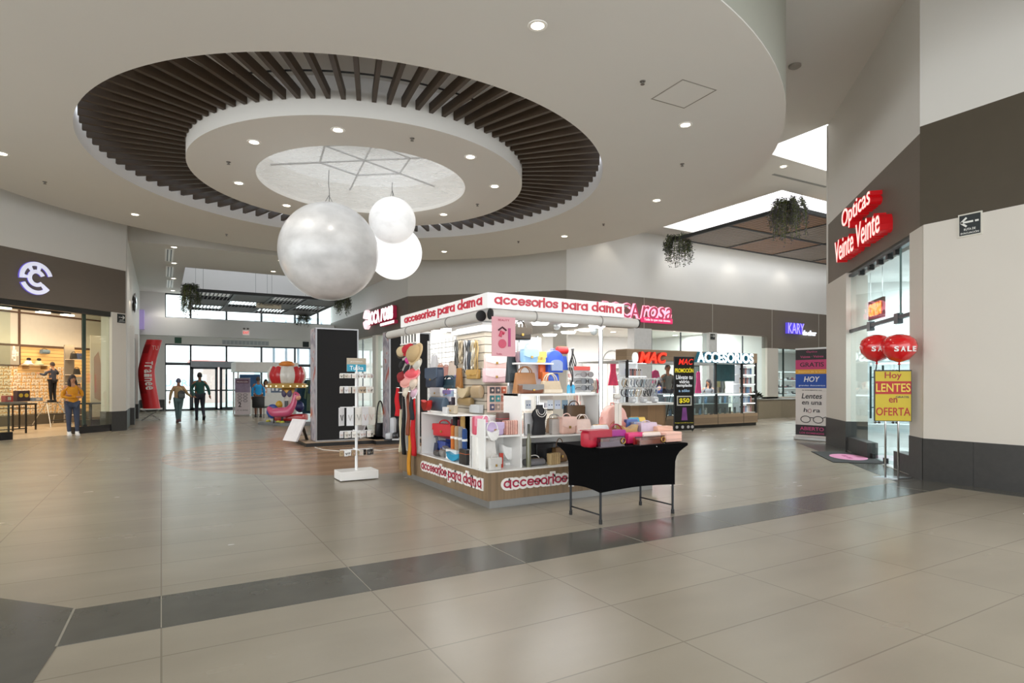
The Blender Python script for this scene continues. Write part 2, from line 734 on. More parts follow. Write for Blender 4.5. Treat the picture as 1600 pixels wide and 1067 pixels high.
tc0, dc0 = CSX(175)
ZB0, ZB1 = 3.44, 4.70
MB(MCS).box(tc0, 9.0, 0.0, 0.4, 0.57, ZB0).build('wall_left', M_COL, kind='structure')
MB(MCS).box(tc0 - 0.01, 9.01, -0.012, 0.42, 0, 0.57).build('baseboard_left', M_DADO, kind='structure')
MB(MCS).box(0, 9.0, 0.02, 0.4, ZB0, ZB1).build('trim_4', M_BAND, kind='structure')
MB(MCS).box(0, 9.0, 0.0, 0.4, ZB1, ZC).build('wall_left_upper', M_WALL, kind='structure')
CSD = 5.3
mb = MB(MCS)
mb.box(-1, 13.85, CSD, CSD + 0.1, 0, 4.3)
mb.build('wall_left_shop', mat('#cfc6b8', 0.7, noise=0.02), kind='structure')
MB(MCS).prism([(-1, 0.4), (8.9, 0.4), (13.9, 5.4), (-1, 5.4)], 4.3, 4.4).build('ceiling_left_shop', M_WHITE, kind='structure')
MB(MCS).prism([(-1, 0), (tc0, 0), (8.5, 0.4), (13.8, 5.3), (-1, 5.3)], 0, 0.006).build('floor_left_shop', mat('#cbb89d', 0.3, noise=0.04), kind='structure')

# ---------------- corridor to the entrance
mb = MB()
mb.box(E_[0] - 0.4, E_[0], E_[1] + 0.3, 24.0, 0.57, ZC)
mb.box(E_[0] - 0.4, E_[0], 24.0, 27.6, 0.0, ZC)
mb.box(E_[0] - 0.4, E_[0], 27.6, YE + 0.3, 0.57, ZC)
mb.box(E_[0] - 0.4, E_[0] + 0.12, 23.6, 24.0, 0.57, 3.3)
mb.box(E_[0] - 0.4, E_[0] + 0.12, 27.6, 28.0, 0.57, 3.3)
mb.build('wall_corridor_left', M_WHITE, kind='structure')
mb = MB()
mb.box(E_[0] - 0.4, E_[0] + 0.012, E_[1] + 0.3, 24.0, 0, 0.57)
mb.box(E_[0] - 0.4, E_[0] + 0.132, 23.6, 24.0, 0, 0.57)
mb.box(E_[0] - 0.4, E_[0] + 0.132, 27.6, 28.0, 0, 0.57)
mb.box(E_[0] - 0.4, E_[0] + 0.012, 28.0, YE, 0, 0.57)
mb.build('baseboard_corridor', M_DADO, kind='structure')
MB().box(E_[0], E_[0] + 0.03, 24.0, 27.6, 0, 3.1).build('door_9', mat('#5b5955', 0.5), kind='structure')
for z0, z1, nm, mm in ((3.55, 4.78, 'trim_5', M_BAND), (4.78, ZC, 'wall_corridor_right', M_WHITE)):
    MB().box(D_[0], D_[0] + 0.3, D_[1], YE + 0.3, z0, z1).build(nm, mm, kind='structure')
mb = MB()
for y0, y1 in ((22.35, 22.9), (26.4, 26.9), (30.8, YE)):
    mb.box(D_[0] + 0.01, D_[0] + 0.3, y0, y1, 0, 3.55)
mb.build('wall_corridor_pillars', M_COL, kind='structure')

# entrance wall: glazing with doors, parapet and high window strip
xw0 = OY(258, YE)[0]
mb = MB()
mb.box(E_[0] - 0.4, xw0, YE, YE + 0.3, 0, ZC)
mb.box(xw0, D_[0], YE - 0.55, YE + 0.3, 3.72, 4.6)
mb.box(xw0, D_[0], YE - 0.05, YE + 0.3, 3.34, 3.72)
mb.box(E_[0], xw0, YE - 0.55, YE, 3.72, 4.6)
mb.build('wall_entrance', M_WHITE, kind='structure')
MB().box(E_[0] + 0.02, xw0 - 0.02, YE - 0.02, YE + 0.02, 0, 0.57).build('baseboard_entrance', M_DADO, kind='structure')
xm = [OY(p, YE)[0] for p in (258, 298, 354, 408.7, 461, 497)]
M_FRAME = mat('#4b5054', 0.4, 0.5)
for k, (z0, z1) in enumerate(((0.0, 3.34), (4.6, ZK))):
    fr = MB()
    for x in xm:
        fr.box(x - 0.045, x + 0.045, YE + 0.02, YE + 0.14, z0, z1)
    fr.box(xm[0], D_[0], YE + 0.02, YE + 0.14, z1 - 0.07, z1)
    fr.box(xm[0], D_[0], YE + 0.02, YE + 0.14, z0, z0 + 0.08)
    if k == 0:
        fr.box(xm[0], D_[0], YE + 0.02, YE + 0.14, 2.28, 2.42)
        fr.box(xm[0], D_[0], YE + 0.03, YE + 0.12, 0.98, 1.04)
    w = fr.build('window_%d' % (k + 1), M_FRAME, kind='structure')
    MB().box(xm[0], D_[0], YE + 0.07, YE + 0.08, z0 + 0.08, z1 - 0.07).build('glass_pane', M_GLASS, w)
# sliding doors with header
hd = MB()
dx0, dx1 = xm[1], OY(425, YE)[0]
hd.box(dx0, dx1, YE - 0.16, YE + 0.02, 2.2, 2.5)
d_ = hd.build('door_1', mat('#8b9094', 0.4, 0.6), kind='structure')
for a, b in ((dx0, OY(340, YE)[0]), (OY(343, YE)[0], dx1)):
    f = MB()
    for x in (a + 0.06, b - 0.06):
        f.box(x - 0.06, x + 0.06, YE - 0.1, YE - 0.02, 0.01, 2.2)
    f.box(a, b, YE - 0.1, YE - 0.02, 2.1, 2.2)
    f.box(a, b, YE - 0.1, YE - 0.02, 0.01, 0.14)
    f.box(a, b, YE - 0.1, YE - 0.02, 0.98, 1.05)
    fo = f.build('door_leaf', M_FRAME, d_)
    MB().box(a + 0.1, b - 0.1, YE - 0.065, YE - 0.055, 0.14, 2.1).build('glass_pane', M_GLASS, fo)

# outside
MB().box(-30, 45, YE + 0.3, YE + 60, -0.25, -0.02).build('ground_outside', mat('#c9c7c2', 0.8), kind='structure')

# ---------------- back corner (45 degrees) and back wall
MBC = Matrix.Translation((D_[0], D_[1], 0)) @ Matrix.Rotation(-PI / 4, 4, 'Z')
LBC = math.hypot(C_[0] - D_[0], C_[1] - D_[1])
MB(MBC).box(0, LBC, 0, 0.3, 3.55, 4.78).build('trim_6', M_BAND, kind='structure')
MB(MBC).box(0, LBC, 0, 0.3, 4.78, ZC).build('wall_corner', M_WALL, kind='structure')
mb = MB(MBC)
mb.box(0.0, 0.5, 0.01, 0.3, 0, 3.55)
mb.box(LBC - 0.5, LBC, 0.01, 0.3, 0, 3.55)
mb.build('wall_corner_pillars', M_COL, kind='structure')
XB1 = OY(1199, 17.9)[0]      # end of the dress shop front
XB2 = OY(1216, 17.9)[0]
MB().box(C_[0], 34, 17.9, 18.2, 4.78, 9.2).build('wall_back', M_WHITE, kind='structure')
mb = MB()
mb.box(C_[0], XB1, 17.9, 18.2, 3.55, 4.78)
mb.box(XB1, 34, 17.9, 18.2, 3.0, 4.78)
mb.build('trim_7', M_BAND, kind='structure')
js = MB()
for px in (1006, 1113, 1206, 1279):
    x = OY(px, 17.9)[0]
    js.box(x - 0.012, x + 0.012, 17.885, 17.9, 3.55 if px < 1200 else 3.0, 4.78)
js.build('trim_8', mat('#b5b0a6', 0.6), kind='structure')
pl = MB()
for a, b in ((990, 1017), (1107, 1119)):
    pl.box(OY(a, 17.9)[0], OY(b, 17.9)[0], 17.86, 18.25, 0, 3.55)
pl.build('wall_back_pillars', mat('#d9d9d8', 0.6), kind='structure')
MB().box(XB1, XB2, 17.9, 18.2, 0, 3.0).build('wall_back_pier', M_COL, kind='structure')
MB().box(XB1, 34, 17.9, 18.2, 0, 0.75).build('wall_back_sill', M_COL, kind='structure')
fr = MB()
x0 = XB2
for px in (1227.5, 1256, 1285):
    x = OY(px, 17.9)[0]
    fr.box(x - 0.03, x + 0.03, 18.0, 18.06, 0.75, 3.0)
w = fr.build('window_3', mat('#23332f', 0.4, 0.3), kind='structure')
MB().box(XB2, 33, 18.02, 18.03, 0.75, 3.0).build('glass_pane', M_GLASS, w)
# shop rooms behind
mb = MB()
mb.box(8.9, XB1 + 0.15, 25.6, 25.7, 0, 3.9)
mb.box(XB1 + 0.05, XB1 + 0.15, 18.2, 25.6, 0, 3.9)
mb.box(8.62, 26.5, 30.75, 30.8, 0, 3.9)
mb.box(XB1 + 0.15, 36, 23.5, 23.6, 0, 3.2)
mb.box(36, 36.1, 17.9, 23.6, 0, 3.2)
mb.build('wall_shops_back', mat('#dcdcdb', 0.6, noise=0.01), kind='structure')
mb = MB()
mb.prism([(8.62, 22.4), (12.8, 18.2), (XB1 + 0.1, 18.2), (XB1 + 0.1, 25.7), (8.62, 25.7)], 3.9, 4.0)
mb.box(8.62, 14, 25.7, 30.8, 3.9, 4.0)
mb.box(XB1 + 0.1, 36.1, 18.2, 23.6, 3.2, 3.3)
mb.build('ceiling_shops', mat('#d9d9d6', 0.7, noise=0.01), kind='structure')

# ---------------- ceilings
mb = MB()
HX0, HY0, HY1 = 16.55, 11.8, 16.9
mb.box(-9, 13.25, 2.0, 24, ZC, ZC + 0.25)
mb.box(-9, 9.8, 1.75, 2.0, ZK, ZC + 0.25)
mb.box(-9, 9.8, -6, 2.0, ZK, ZK + 0.25)
mb.box(13.25, HX0, 10.1, 17.9, ZC, ZC + 0.25)
mb.box(HX0, 34, 10.1, HY0, ZC, ZC + 0.25)
mb.box(HX0, 34, HY1, 17.9, ZC, ZC + 0.25)
mb.build('ceiling_high', M_CEIL, kind='structure')
mb = MB()   # white shafts of the roof lights
mb.box(HX0 - 0.1, HX0, HY0, HY1, ZC + 0.25, 9.2)
mb.box(HX0 - 0.1, 34, HY0 - 0.1, HY0, ZC + 0.25, 9.2)
mb.box(HX0 - 0.1, 34, HY1, HY1 + 0.1, ZC + 0.25, 9.2)
mb.box(13.15, 13.25, 8.3, 10.1, ZC + 0.25, 9.2)
mb.box(13.15, 34, 10.1, 10.2, ZC + 0.25, 9.2)
mb.box(34, 34.1, 8.3, 17.9, 0, 9.2)
mb.build('wall_roof_shafts', mat('#f0f0ee', 0.7, noise=0.0), kind='structure')
MB().box(13.1, 34.1, 8.2, 18.2, 9.2, 9.25).build('skylight_glow_panel', mat('#f4f8ff', 0.5, emit=1.1, noise=0), kind='structure')  # glowing panel added over the shafts, dimmer than the open sky
mb = MB()   # corridor ceiling with its roof light
WX0, WX1, WY0, WY1 = 0.8, 7.5, 26.4, 33.8
mb.box(E_[0] - 0.4, WX0, D_[1], YE + 0.3, ZK, ZK + 0.25)
mb.box(WX1, D_[0] + 0.3, D_[1], YE + 0.3, ZK, ZK + 0.25)
mb.box(WX0, WX1, D_[1], WY0, ZK, ZK + 0.25)
mb.box(WX0, WX1, WY1, YE + 0.3, ZK, ZK + 0.25)
mb.box(E_[0] - 0.4, D_[0] + 0.3, D_[1], D_[1] + 0.2, ZK + 0.25, ZC)
mb.build('ceiling_corridor', M_CEIL, kind='structure')
mb = MB()
mb.box(WX0 - 0.1, WX0, WY0, WY1, ZK + 0.25, 8.3)
mb.box(WX1, WX1 + 0.1, WY0, WY1, ZK + 0.25, 8.3)
mb.box(WX0, WX1, WY0 - 0.1, WY0, ZK + 0.25, 8.3)
mb.box(WX0, WX1, WY1, WY1 + 0.1, ZK + 0.25, 8.3)
mb.build('wall_corridor_shaft', M_WHITE, kind='structure')
MB().box(WX0 - 0.1, WX1 + 0.1, WY0 - 0.1, WY1 + 0.1, 8.3, 8.33).build('skylight_glow_panel', mat('#f4f8ff', 0.5, emit=0.9, noise=0), kind='structure')  # added glowing cover that weakens the daylight in the corridor shaft


def ring(name, c, r0, r1, z0, z1, m, n=128, **kw):
    return MB().lathe([(r0, z0), (r1, z0), (r1, z1), (r0, z1)], n, (c[0], c[1], 0), close=True).build(name, m, smooth=True, auto=30, **kw)


RH, RD = 5.03, 8.19
MB().lathe([(RH, 5.70), (RD, 5.70), (RD, 5.72), (RD - 0.2, 5.72), (RD - 0.2, 6.25), (RH, 6.25)], 160, (LOB.x, LOB.y, 0), close=True).build('ceiling', M_CEIL, smooth=True, auto=30, kind='structure')
ring('ceiling_drum', LOB, RD - 0.2, RD, 5.72, ZC, mat('#a5a599', 0.85, noise=0.01), 160, kind='structure')  # the rim's shade is put into its colour, a darker grey than the ceiling
ring('ceiling_recess', LOB, 3.2, RD - 0.5, 6.25, 6.35, M_WHITE, 96, kind='structure')
ring('ceiling_inner', LOB, 2.14, 3.36, 5.62, 6.28, M_CEIL, 128, kind='structure')
ring('wall_round_shaft', LOB, 2.14, 2.3, 6.28, ZC, M_WHITE, 96, kind='structure')
# slats round the recess
sl = MB()
for k in range(90):
    a = 2 * PI * k / 90
    sl.M = Matrix.Translation((LOB.x, LOB.y, 0)) @ Matrix.Rotation(a, 4, 'Z')
    sl.box(3.37, RH - 0.06, -0.035, 0.035, 5.875, 6.03)
slat_ring = sl.build('slat_ring', mat('#3d2e1e', 0.5, noise=0.12, scale=5), label='ring of dark brown wooden slats fanning round the circular ceiling recess', cat='ceiling slats')
rl = MB()
for r in (3.9, 4.6):
    rl.tube([(LOB.x + r * math.cos(2 * PI * k / 96), LOB.y + r * math.sin(2 * PI * k / 96), 6.045) for k in range(96)], 0.014, 6, closed=True)
for k in range(24):
    a = 2 * PI * (k + 0.5) / 24
    rl.tube([(LOB.x + 4.6 * math.cos(a), LOB.y + 4.6 * math.sin(a), 6.04), (LOB.x + 4.6 * math.cos(a), LOB.y + 4.6 * math.sin(a), 6.3)], 0.008, 5)
rl.build('hanger_rail', M_BLACK, slat_ring)
MB().tube([(LOB.x + 4.94 * math.cos(2 * PI * k / 96), LOB.y + 4.94 * math.sin(2 * PI * k / 96), 6.16) for k in range(96)], 0.02, 6, closed=True).build('cove_light_strip', mat('#e9f1ff', 0.5, emit=5, noise=0), label='thin cool cove light strip hidden above the slats round the recess', cat='cove light')
# ================================================================== CEILING FITTINGS, GLOBES, PERGOLAS, WALL SIGNS
M_LENS = mat('#fff3dc', 0.4, emit=9.0, noise=0)
M_TRIM = mat('#efece6', 0.4, noise=0)


def downlight(x, y, z, label, power=26.0, col=(1, 0.94, 0.86), dim=1.0):
    t = thing('ceiling_downlight', label, 'ceiling light', (x, y, z), 0, 'recessed ceiling downlights')
    MB().lathe([(0.075, 0.02), (0.08, -0.006), (0.115, -0.008), (0.12, 0.0), (0.12, 0.02)], 24, (0, 0, 0), close=True).build('trim_ring', M_TRIM, t, smooth=True, auto=40)
    MB().lathe([(0, -0.006), (0.077, -0.006), (0.077, -0.002), (0, -0.002)], 20).build('lens', M_LENS, t)
    lamp('downlight_and_fill_lamp', 'SPOT', (x, y, z - 0.03), power, col, 0.1, spot=125)
    return t


for px, py, lb in (
        (840, 40, 'round downlight in the flat round ceiling, the nearest and largest of all'),
        (1071, 195, 'round downlight in the flat round ceiling just below the square access hatch'),
        (1026, 313, 'round downlight in the flat ceiling between the hatch and the hanging ferns'),
        (882, 369, 'round downlight in the flat ceiling above the right end of the kiosk sign'),
        (694, 393, 'round downlight in the flat ceiling just right of the low white globe'),
        (211, 335, 'round downlight in the flat ceiling above the left corridor mouth'),
        (3, 240, 'round downlight in the flat ceiling at the left edge, above the round logo')):
    downlight(*G(px, py, 5.70), 5.70, lb, 60)
for px, py, lb in (
        (397, 222, 'downlight in the inner white ring, left of the plastic covered opening, further back row'),
        (528, 203, 'downlight in the inner white ring directly above the big globe cable'),
        (735, 245, 'downlight in the inner white ring to the right of the plastic covered opening'),
        (773, 291, 'downlight in the inner white ring at its right end'),
        (693, 335, 'downlight in the inner white ring just above the slats, right of the small globe'),
        (448, 321, 'downlight in the inner white ring close to the upper left of the big globe'),
        (373, 286, 'downlight in the inner white ring at its left end')):
    downlight(*G(px, py, 5.62), 5.62, lb, 30)
for px, py, lb in (
        (272, 386, 'first corridor downlight beside the ceiling vents, nearest of the row'),
        (272, 411, 'second corridor downlight of the row beside the ceiling vents'),
        (271, 435, 'third corridor downlight of the row beside the ceiling vents'),
        (270, 454, 'last corridor downlight of the row, just above the high window'),
        (427, 424, 'single corridor downlight to the left of the big globe'),
        (438.5, 407, 'corridor downlight half hidden by the left edge of the big globe')):
    downlight(*G(px, py, ZK), ZK, lb, 45)
downlight(*G(1224, 260, ZC), ZC, 'downlight in the far right ceiling strip between the two roof lights', 50)
for k in range(4):     # more of the same lamps further along the bright back wall (behind the ring, hidden)
    lamp('downlight_and_fill_lamp', 'SPOT', (14.5 + 3.5 * k, 17.3, ZC - 0.05), 12, (1, 0.92, 0.8), 0.07, spot=95)

for x_, y_ in ((1.5, 0.6), (4.5, 0.6), (7.5, 0.6), (1.5, -2.5), (4.5, -2.5), (7.5, -2.5)):     # unseen spots added over the near corridor to light the foreground floor
    lamp('downlight_and_fill_lamp', 'SPOT', (x_, y_, ZK - 0.05), 10, (1, 0.93, 0.83), 0.07, spot=130)

# sprinklers
M_SPR = mat('#6b655e', 0.4, 0.4, noise=0)
for px, py, z, lb in (
        (1004, 127, 5.70, 'small dark sprinkler head left of the square access hatch'),
        (1066, 256, 5.70, 'small sprinkler head below the downlight near the access hatch'),
        (943, 350, 5.70, 'small sprinkler head in the flat ceiling right of the slat ring'),
        (810, 377, 5.70, 'small sprinkler head in the flat ceiling above the kiosk sign middle'),
        (354, 366, 5.70, 'small sprinkler head in the flat ceiling left of the big globe'),
        (70, 284, 5.70, 'small sprinkler head in the flat ceiling above the round logo'),
        (644, 216, 5.62, 'small sprinkler head in the inner white ring above the opening'),
        (746, 319, 5.62, 'small sprinkler head in the inner white ring at lower right'),
        (357, 253, 5.62, 'small sprinkler head in the inner white ring at far left')):
    x, y = G(px, py, z)
    t = thing('ceiling_sprinkler', lb, 'sprinkler', (x, y, z), 0, 'ceiling sprinklers')
    MB().lathe([(0, 0.01), (0.045, 0.01), (0.04, -0.008), (0.018, -0.012), (0.014, -0.04), (0, -0.04)], 14).build('body', M_SPR, t, smooth=True, auto=40)
    MB().lathe([(0, -0.04), (0.03, -0.042), (0.03, -0.048), (0, -0.05)], 12).build('deflector', M_SPR, t)
# access hatch
pts = [G(px, py, 5.70) for px, py in ((1017.5, 155), (1069, 123), (1119, 140), (1067.5, 170))]
cx = sum(p[0] for p in pts) / 4
cy = sum(p[1] for p in pts) / 4
t = thing('access_hatch', 'square access hatch set flush in the flat round ceiling', 'hatch', (cx, cy, 5.70), math.atan2(pts[1][1] - pts[0][1], pts[1][0] - pts[0][0]))
MB().box(-0.31, 0.31, -0.31, 0.31, -0.004, 0.02).build('panel', M_CEIL, t)
mb = MB()
for a, b, c_, d in ((-0.335, -0.318, -0.335, 0.335), (0.318, 0.335, -0.335, 0.335), (-0.335, 0.335, -0.335, -0.318), (-0.335, 0.335, 0.318, 0.335)):
    mb.box(a, b, c_, d, -0.003, 0.02)
mb.build('frame', mat('#8f8980', 0.7), t)
x, y = G(1242, 102, ZC)
t = thing('smoke_detector', 'round grey smoke detector on the shadowed high ceiling', 'smoke detector', (x, y, ZC))
MB().lathe([(0, 0.01), (0.11, 0.01), (0.11, -0.03), (0.08, -0.05), (0, -0.055)], 24).build('housing', mat('#9a948a', 0.5), t, smooth=True, auto=50)
# slot air vents along the corridor ceiling
for k, (p0, p1) in enumerate((((265, 389), (265, 408)), ((265.5, 416), (265.8, 432)), ((266, 437), (266.3, 449)))):
    a, b = G(*p0, ZK), G(*p1, ZK)
    t = thing('air_vent', ('nearest', 'middle', 'farthest')[k] + ' of three slotted air vents along the corridor ceiling', 'air vent', (a[0], (a[1] + b[1]) / 2, ZK), 0, 'corridor slot vents')
    L2 = (b[1] - a[1]) / 2
    MB().box(-0.13, 0.13, -L2, L2, -0.012, 0.01).build('frame', M_TRIM, t)
    mb = MB()
    for q in (-0.07, 0.035):
        mb.box(q, q + 0.035, -L2 + 0.05, L2 - 0.05, -0.016, -0.011)
    mb.build('slot', M_BLACK, t)
a, b = G(1208, 272, ZC), G(1291, 292, ZC)
t = thing('air_vent', 'long thin air slot in the far right ceiling strip', 'air vent', ((a[0] + b[0]) / 2, (a[1] + b[1]) / 2, ZC), math.atan2(b[1] - a[1], b[0] - a[0]))
L2 = math.dist(a, b) / 2
MB().box(-L2, L2, -0.05, 0.05, -0.01, 0.01).build('slot', mat('#8f8f8c', 0.6), t)

# plastic sheet across the round opening, with the light truss above it
mat_sheet = bpy.data.materials.new('crumpled_clear_plastic')
mat_sheet.use_nodes = True
nt = mat_sheet.node_tree
N, L = nt.nodes, nt.links
bs = N['Principled BSDF']
bs.inputs['Base Color'].default_value = (0.9, 0.92, 0.94, 1)
bs.inputs['Roughness'].default_value = 0.12
bs.inputs['Alpha'].default_value = 0.3
no = N.new('ShaderNodeTexNoise')
no.inputs['Scale'].default_value = 2.6
no.inputs['Detail'].default_value = 6
no.inputs['Distortion'].default_value = 1.2
bp = N.new('ShaderNodeBump')
bp.inputs['Strength'].default_value = 0.9
bp.inputs['Distance'].default_value = 0.06
tc = N.new('ShaderNodeTexCoord')
L.new(tc.outputs['Object'], no.inputs['Vector'])
L.new(no.outputs['Fac'], bp.inputs['Height'])
L.new(bp.outputs[0], bs.inputs['Normal'])
from mathutils import noise as mnoise


def crumple(u, v):
    r, a = 2.13 * u, 2 * PI * v
    x, y = r * math.cos(a), r * math.sin(a)
    h = mnoise.noise(Vector((x * 1.6, y * 1.6, 3))) * 0.05 + mnoise.noise(Vector((x * 5, y * 5, 9))) * 0.018
    return (x, y, h * min(1, (1 - u) * 6))


sheet = MB().surf(crumple, 26, 96).build('plastic_sheet', mat_sheet, label='crumpled clear plastic sheet stretched over the round ceiling opening', cat='plastic sheet', smooth=True, loc=(LOB.x, LOB.y, 5.70))
tr = MB()
pts = [(1.0 * math.cos(2 * PI * k / 6 + 0.4), 1.0 * math.sin(2 * PI * k / 6 + 0.4), 0) for k in range(6)]
for k in range(6):
    tr.tube([pts[k], pts[(k + 1) % 6]], 0.022, 6)
    o = (2.12 * math.cos(2 * PI * k / 6 + 0.4), 2.12 * math.sin(2 * PI * k / 6 + 0.4), 0)
    tr.tube([pts[k], o], 0.022, 6)
    tr.tube([pts[k], (0, 0, 0)], 0.02, 6)
truss = tr.build('spoke_truss', mat('#b3b3b2', 0.4), label='spoked pale metal truss behind the plastic sheet in the round opening', cat='truss', loc=(LOB.x, LOB.y, 6.15))
MB().lathe([(0, 7.3), (2.12, 7.3), (2.12, 7.33), (0, 7.33)], 64, (LOB.x, LOB.y, 0)).build('skylight_diffuser', mat('#dfe2e4', 0.5, emit=0.35, noise=0.1, scale=1.6), kind='structure')


# hanging globes
def globe(px, py, rpx, d, cable, label, em, rough=0.3, hanger_z=5.685):
    r = rpx * d / F
    p = FW * d + RT * ((px - 800) / F * d)
    z = ZA(py, d)
    t = thing('globe_lamp', label, 'lamp', (p.x, p.y, z), 0, 'hanging globe lamps')
    m = bpy.data.materials.new('pearly_globe_shell')
    m.use_nodes = True
    nt = m.node_tree
    b = nt.nodes['Principled BSDF']
    b.inputs['Roughness'].default_value = rough
    b.inputs['Coat Weight'].default_value = 0.35
    b.inputs['Coat Roughness'].default_value = 0.15
    tc = nt.nodes.new('ShaderNodeTexCoord')
    n = nt.nodes.new('ShaderNodeTexNoise')
    n.inputs['Scale'].default_value = 1.7 / r
    n.inputs['Detail'].default_value = 6
    mp = nt.nodes.new('ShaderNodeMapping')
    mp.inputs['Scale'].default_value = (1, 1, 1.4)
    cr = nt.nodes.new('ShaderNodeMapRange')
    cr.inputs[1].default_value = 0.3
    cr.inputs[2].default_value = 0.7
    cr.inputs[3].default_value = 0.48 if em < 0.1 else 0.74
    cr.inputs[4].default_value = 0.74 if em < 0.1 else 0.92
    cc = nt.nodes.new('ShaderNodeCombineColor')
    nt.links.new(tc.outputs['Object'], mp.inputs[0])
    nt.links.new(mp.outputs[0], n.inputs['Vector'])
    nt.links.new(n.outputs['Fac'], cr.inputs[0])
    for i in range(3):
        nt.links.new(cr.outputs[0], cc.inputs[i])
    nt.links.new(cc.outputs[0], b.inputs['Base Color'])
    nt.links.new(cc.outputs[0], b.inputs['Emission Color'])
    b.inputs['Emission Strength'].default_value = em
    MB().ball((0, 0, 0), r, 64, 40).build('shade', m, t, smooth=True)
    mb = MB()
    top = hanger_z - z
    mb.tube([(0, 0, r - 0.01), (0.012, 0, r + 0.25 * (top - r)), (-0.008, 0, r + 0.6 * (top - r)), (0, 0, top)], 0.006, 6)
    mb.tube([(0.1 * r, 0, r * 0.985), (0.0, 0, r + 0.16)], 0.005, 5)
    mb.tube([(-0.1 * r, 0, r * 0.985), (0.0, 0, r + 0.16)], 0.005, 5)
    mb.build('cable', mat('#3b3b3b', 0.5), t)
    MB().lathe([(0, 0.03), (0.05, 0.02), (0.06, -0.02), (0, -0.02)], 16, (0, 0, r)).build('cap', M_TRIM, t)
    return t


globe(514, 393.5, 75.5, 12.1, 0, 'biggest of three hanging white globes, mottled grey, in front', 0.03)
globe(613, 345, 36, 12.85, 0, 'smallest of three hanging globes, highest, in front of the bright one', 0.2)
globe(617, 394.5, 42, 13.9, 0, 'brightest of three hanging globes, half hidden behind the other two', 0.45)

# ---------------- hanging plants
M_LEAFS = [mat('#4f5a49', 0.6, noise=0.25, scale=30), mat('#6c6a6e', 0.6, noise=0.25, scale=30), mat('#59642f', 0.6, noise=0.25, scale=30)]


def hanging_plant(x, y, z, w, drop, label, n=60, seed=1, cols=(0, 1, 2)):
    rnd = random.Random(seed)
    t = thing('hanging_plant', label, 'plant', (x, y, z), 0, 'trailing plants on the hanging pergolas')
    mb = MB()
    st = MB()
    for k in range(n):
        a = rnd.random() * 2 * PI
        rr = w / 2 * math.sqrt(rnd.random())
        L_ = drop * (0.35 + 0.65 * rnd.random() ** 1.5)
        px, py = rr * math.cos(a), rr * math.sin(a)
        out = 0.25 * w
        path = []
        steps = 7
        for i in range(steps + 1):
            f_ = i / steps
            path.append(Vector((px + math.cos(a) * out * min(1, f_ * 2.5) + 0.03 * math.sin(k + 5 * f_), py + math.sin(a) * out * min(1, f_ * 2.5), 0.16 * math.sin(min(1, f_ * 3) * PI) - L_ * f_ ** 1.2 + 0.06)))
        st.tube(path, 0.006, 4)
        for i in range(1, steps + 1):
            for j in range(5):
                p = path[i] + Vector((rnd.uniform(-0.05, 0.05), rnd.uniform(-0.05, 0.05), rnd.uniform(-0.06, 0.06)))
                b = rnd.random() * 2 * PI
                l_, h_ = rnd.uniform(0.04, 0.075), rnd.uniform(0.02, 0.035)
                dx = Vector((math.cos(b), math.sin(b), rnd.uniform(-0.9, 0.1))).normalized()
                dy = dx.cross(Vector((0.3, 0.2, 1))).normalized()
                mb.m(cols[0] if rnd.random() < 0.45 else cols[1] if rnd.random() < 0.75 else cols[2])
                mb.quad(p, p + dx * l_ * 0.5 + dy * h_, p + dx * l_, p + dx * l_ * 0.5 - dy * h_)
    mb.build('foliage', M_LEAFS, t)
    st.build('stem', M_LEAFS[2], t)
    MB().lathe([(0, -0.02), (w * 0.3, -0.02), (w * 0.36, 0.1), (0, 0.12)], 14).build('pot', mat('#2c2c2a', 0.6), t)
    return t


# ---------------- pergola under the right roof light
def pergola(x0, x1, y0, y1, z, nx, ny, label, wires, open_fn, wood, top_z):
    t = thing('hanging_pergola', label, 'pergola', (x0, y0, z))
    lx, ly = x1 - x0, y1 - y0
    mb = MB()
    b = 0.09
    for k in range(nx + 1):
        mb.box(lx * k / nx - b / 2, lx * k / nx + b / 2, 0, ly, 0, 0.12)
    for k in range(ny + 1):
        mb.box(0, lx, ly * k / ny - b / 2, ly * k / ny + b / 2, 0, 0.12)
    mb.build('frame', mat('#2b2d2e', 0.45, 0.3), t)
    for i in range(nx):
        for j in range(ny):
            xa, xb = lx * i / nx + b / 2, lx * (i + 1) / nx - b / 2
            ya, yb = ly * j / ny + b / 2, ly * (j + 1) / ny - b / 2
            mb = MB()
            kind = open_fn(i, j)
            if kind:
                n = kind
                axis = 'y'
                for q in range(n):
                    x_ = xa + (xb - xa) * (q + 0.5) / n
                    w_ = (xb - xa) / n
                    mb.M = Matrix.Translation((x_, 0, 0.05)) @ Matrix.Rotation(R(-50), 4, 'Y')
                    mb.box(-w_ * 0.42, w_ * 0.42, ya, yb, -0.012, 0.012)
                mb.M = Matrix()
            else:
                n = max(6, int((yb - ya) / 0.15))
                for q in range(n):
                    y_ = ya + (yb - ya) * (q + 0.5) / n
                    mb.box(xa, xb, y_ - 0.058, y_ + 0.058, 0.02, 0.05)
            mb.build('slat_panel', wood[(i + j) % len(wood)], t)
    for x, y in wires:
        MB().tube([(x, y, 0.1), (x, y, top_z - z)], 0.006, 5).build('cable', mat('#7a7a78', 0.4, 0.6), t)
    return t


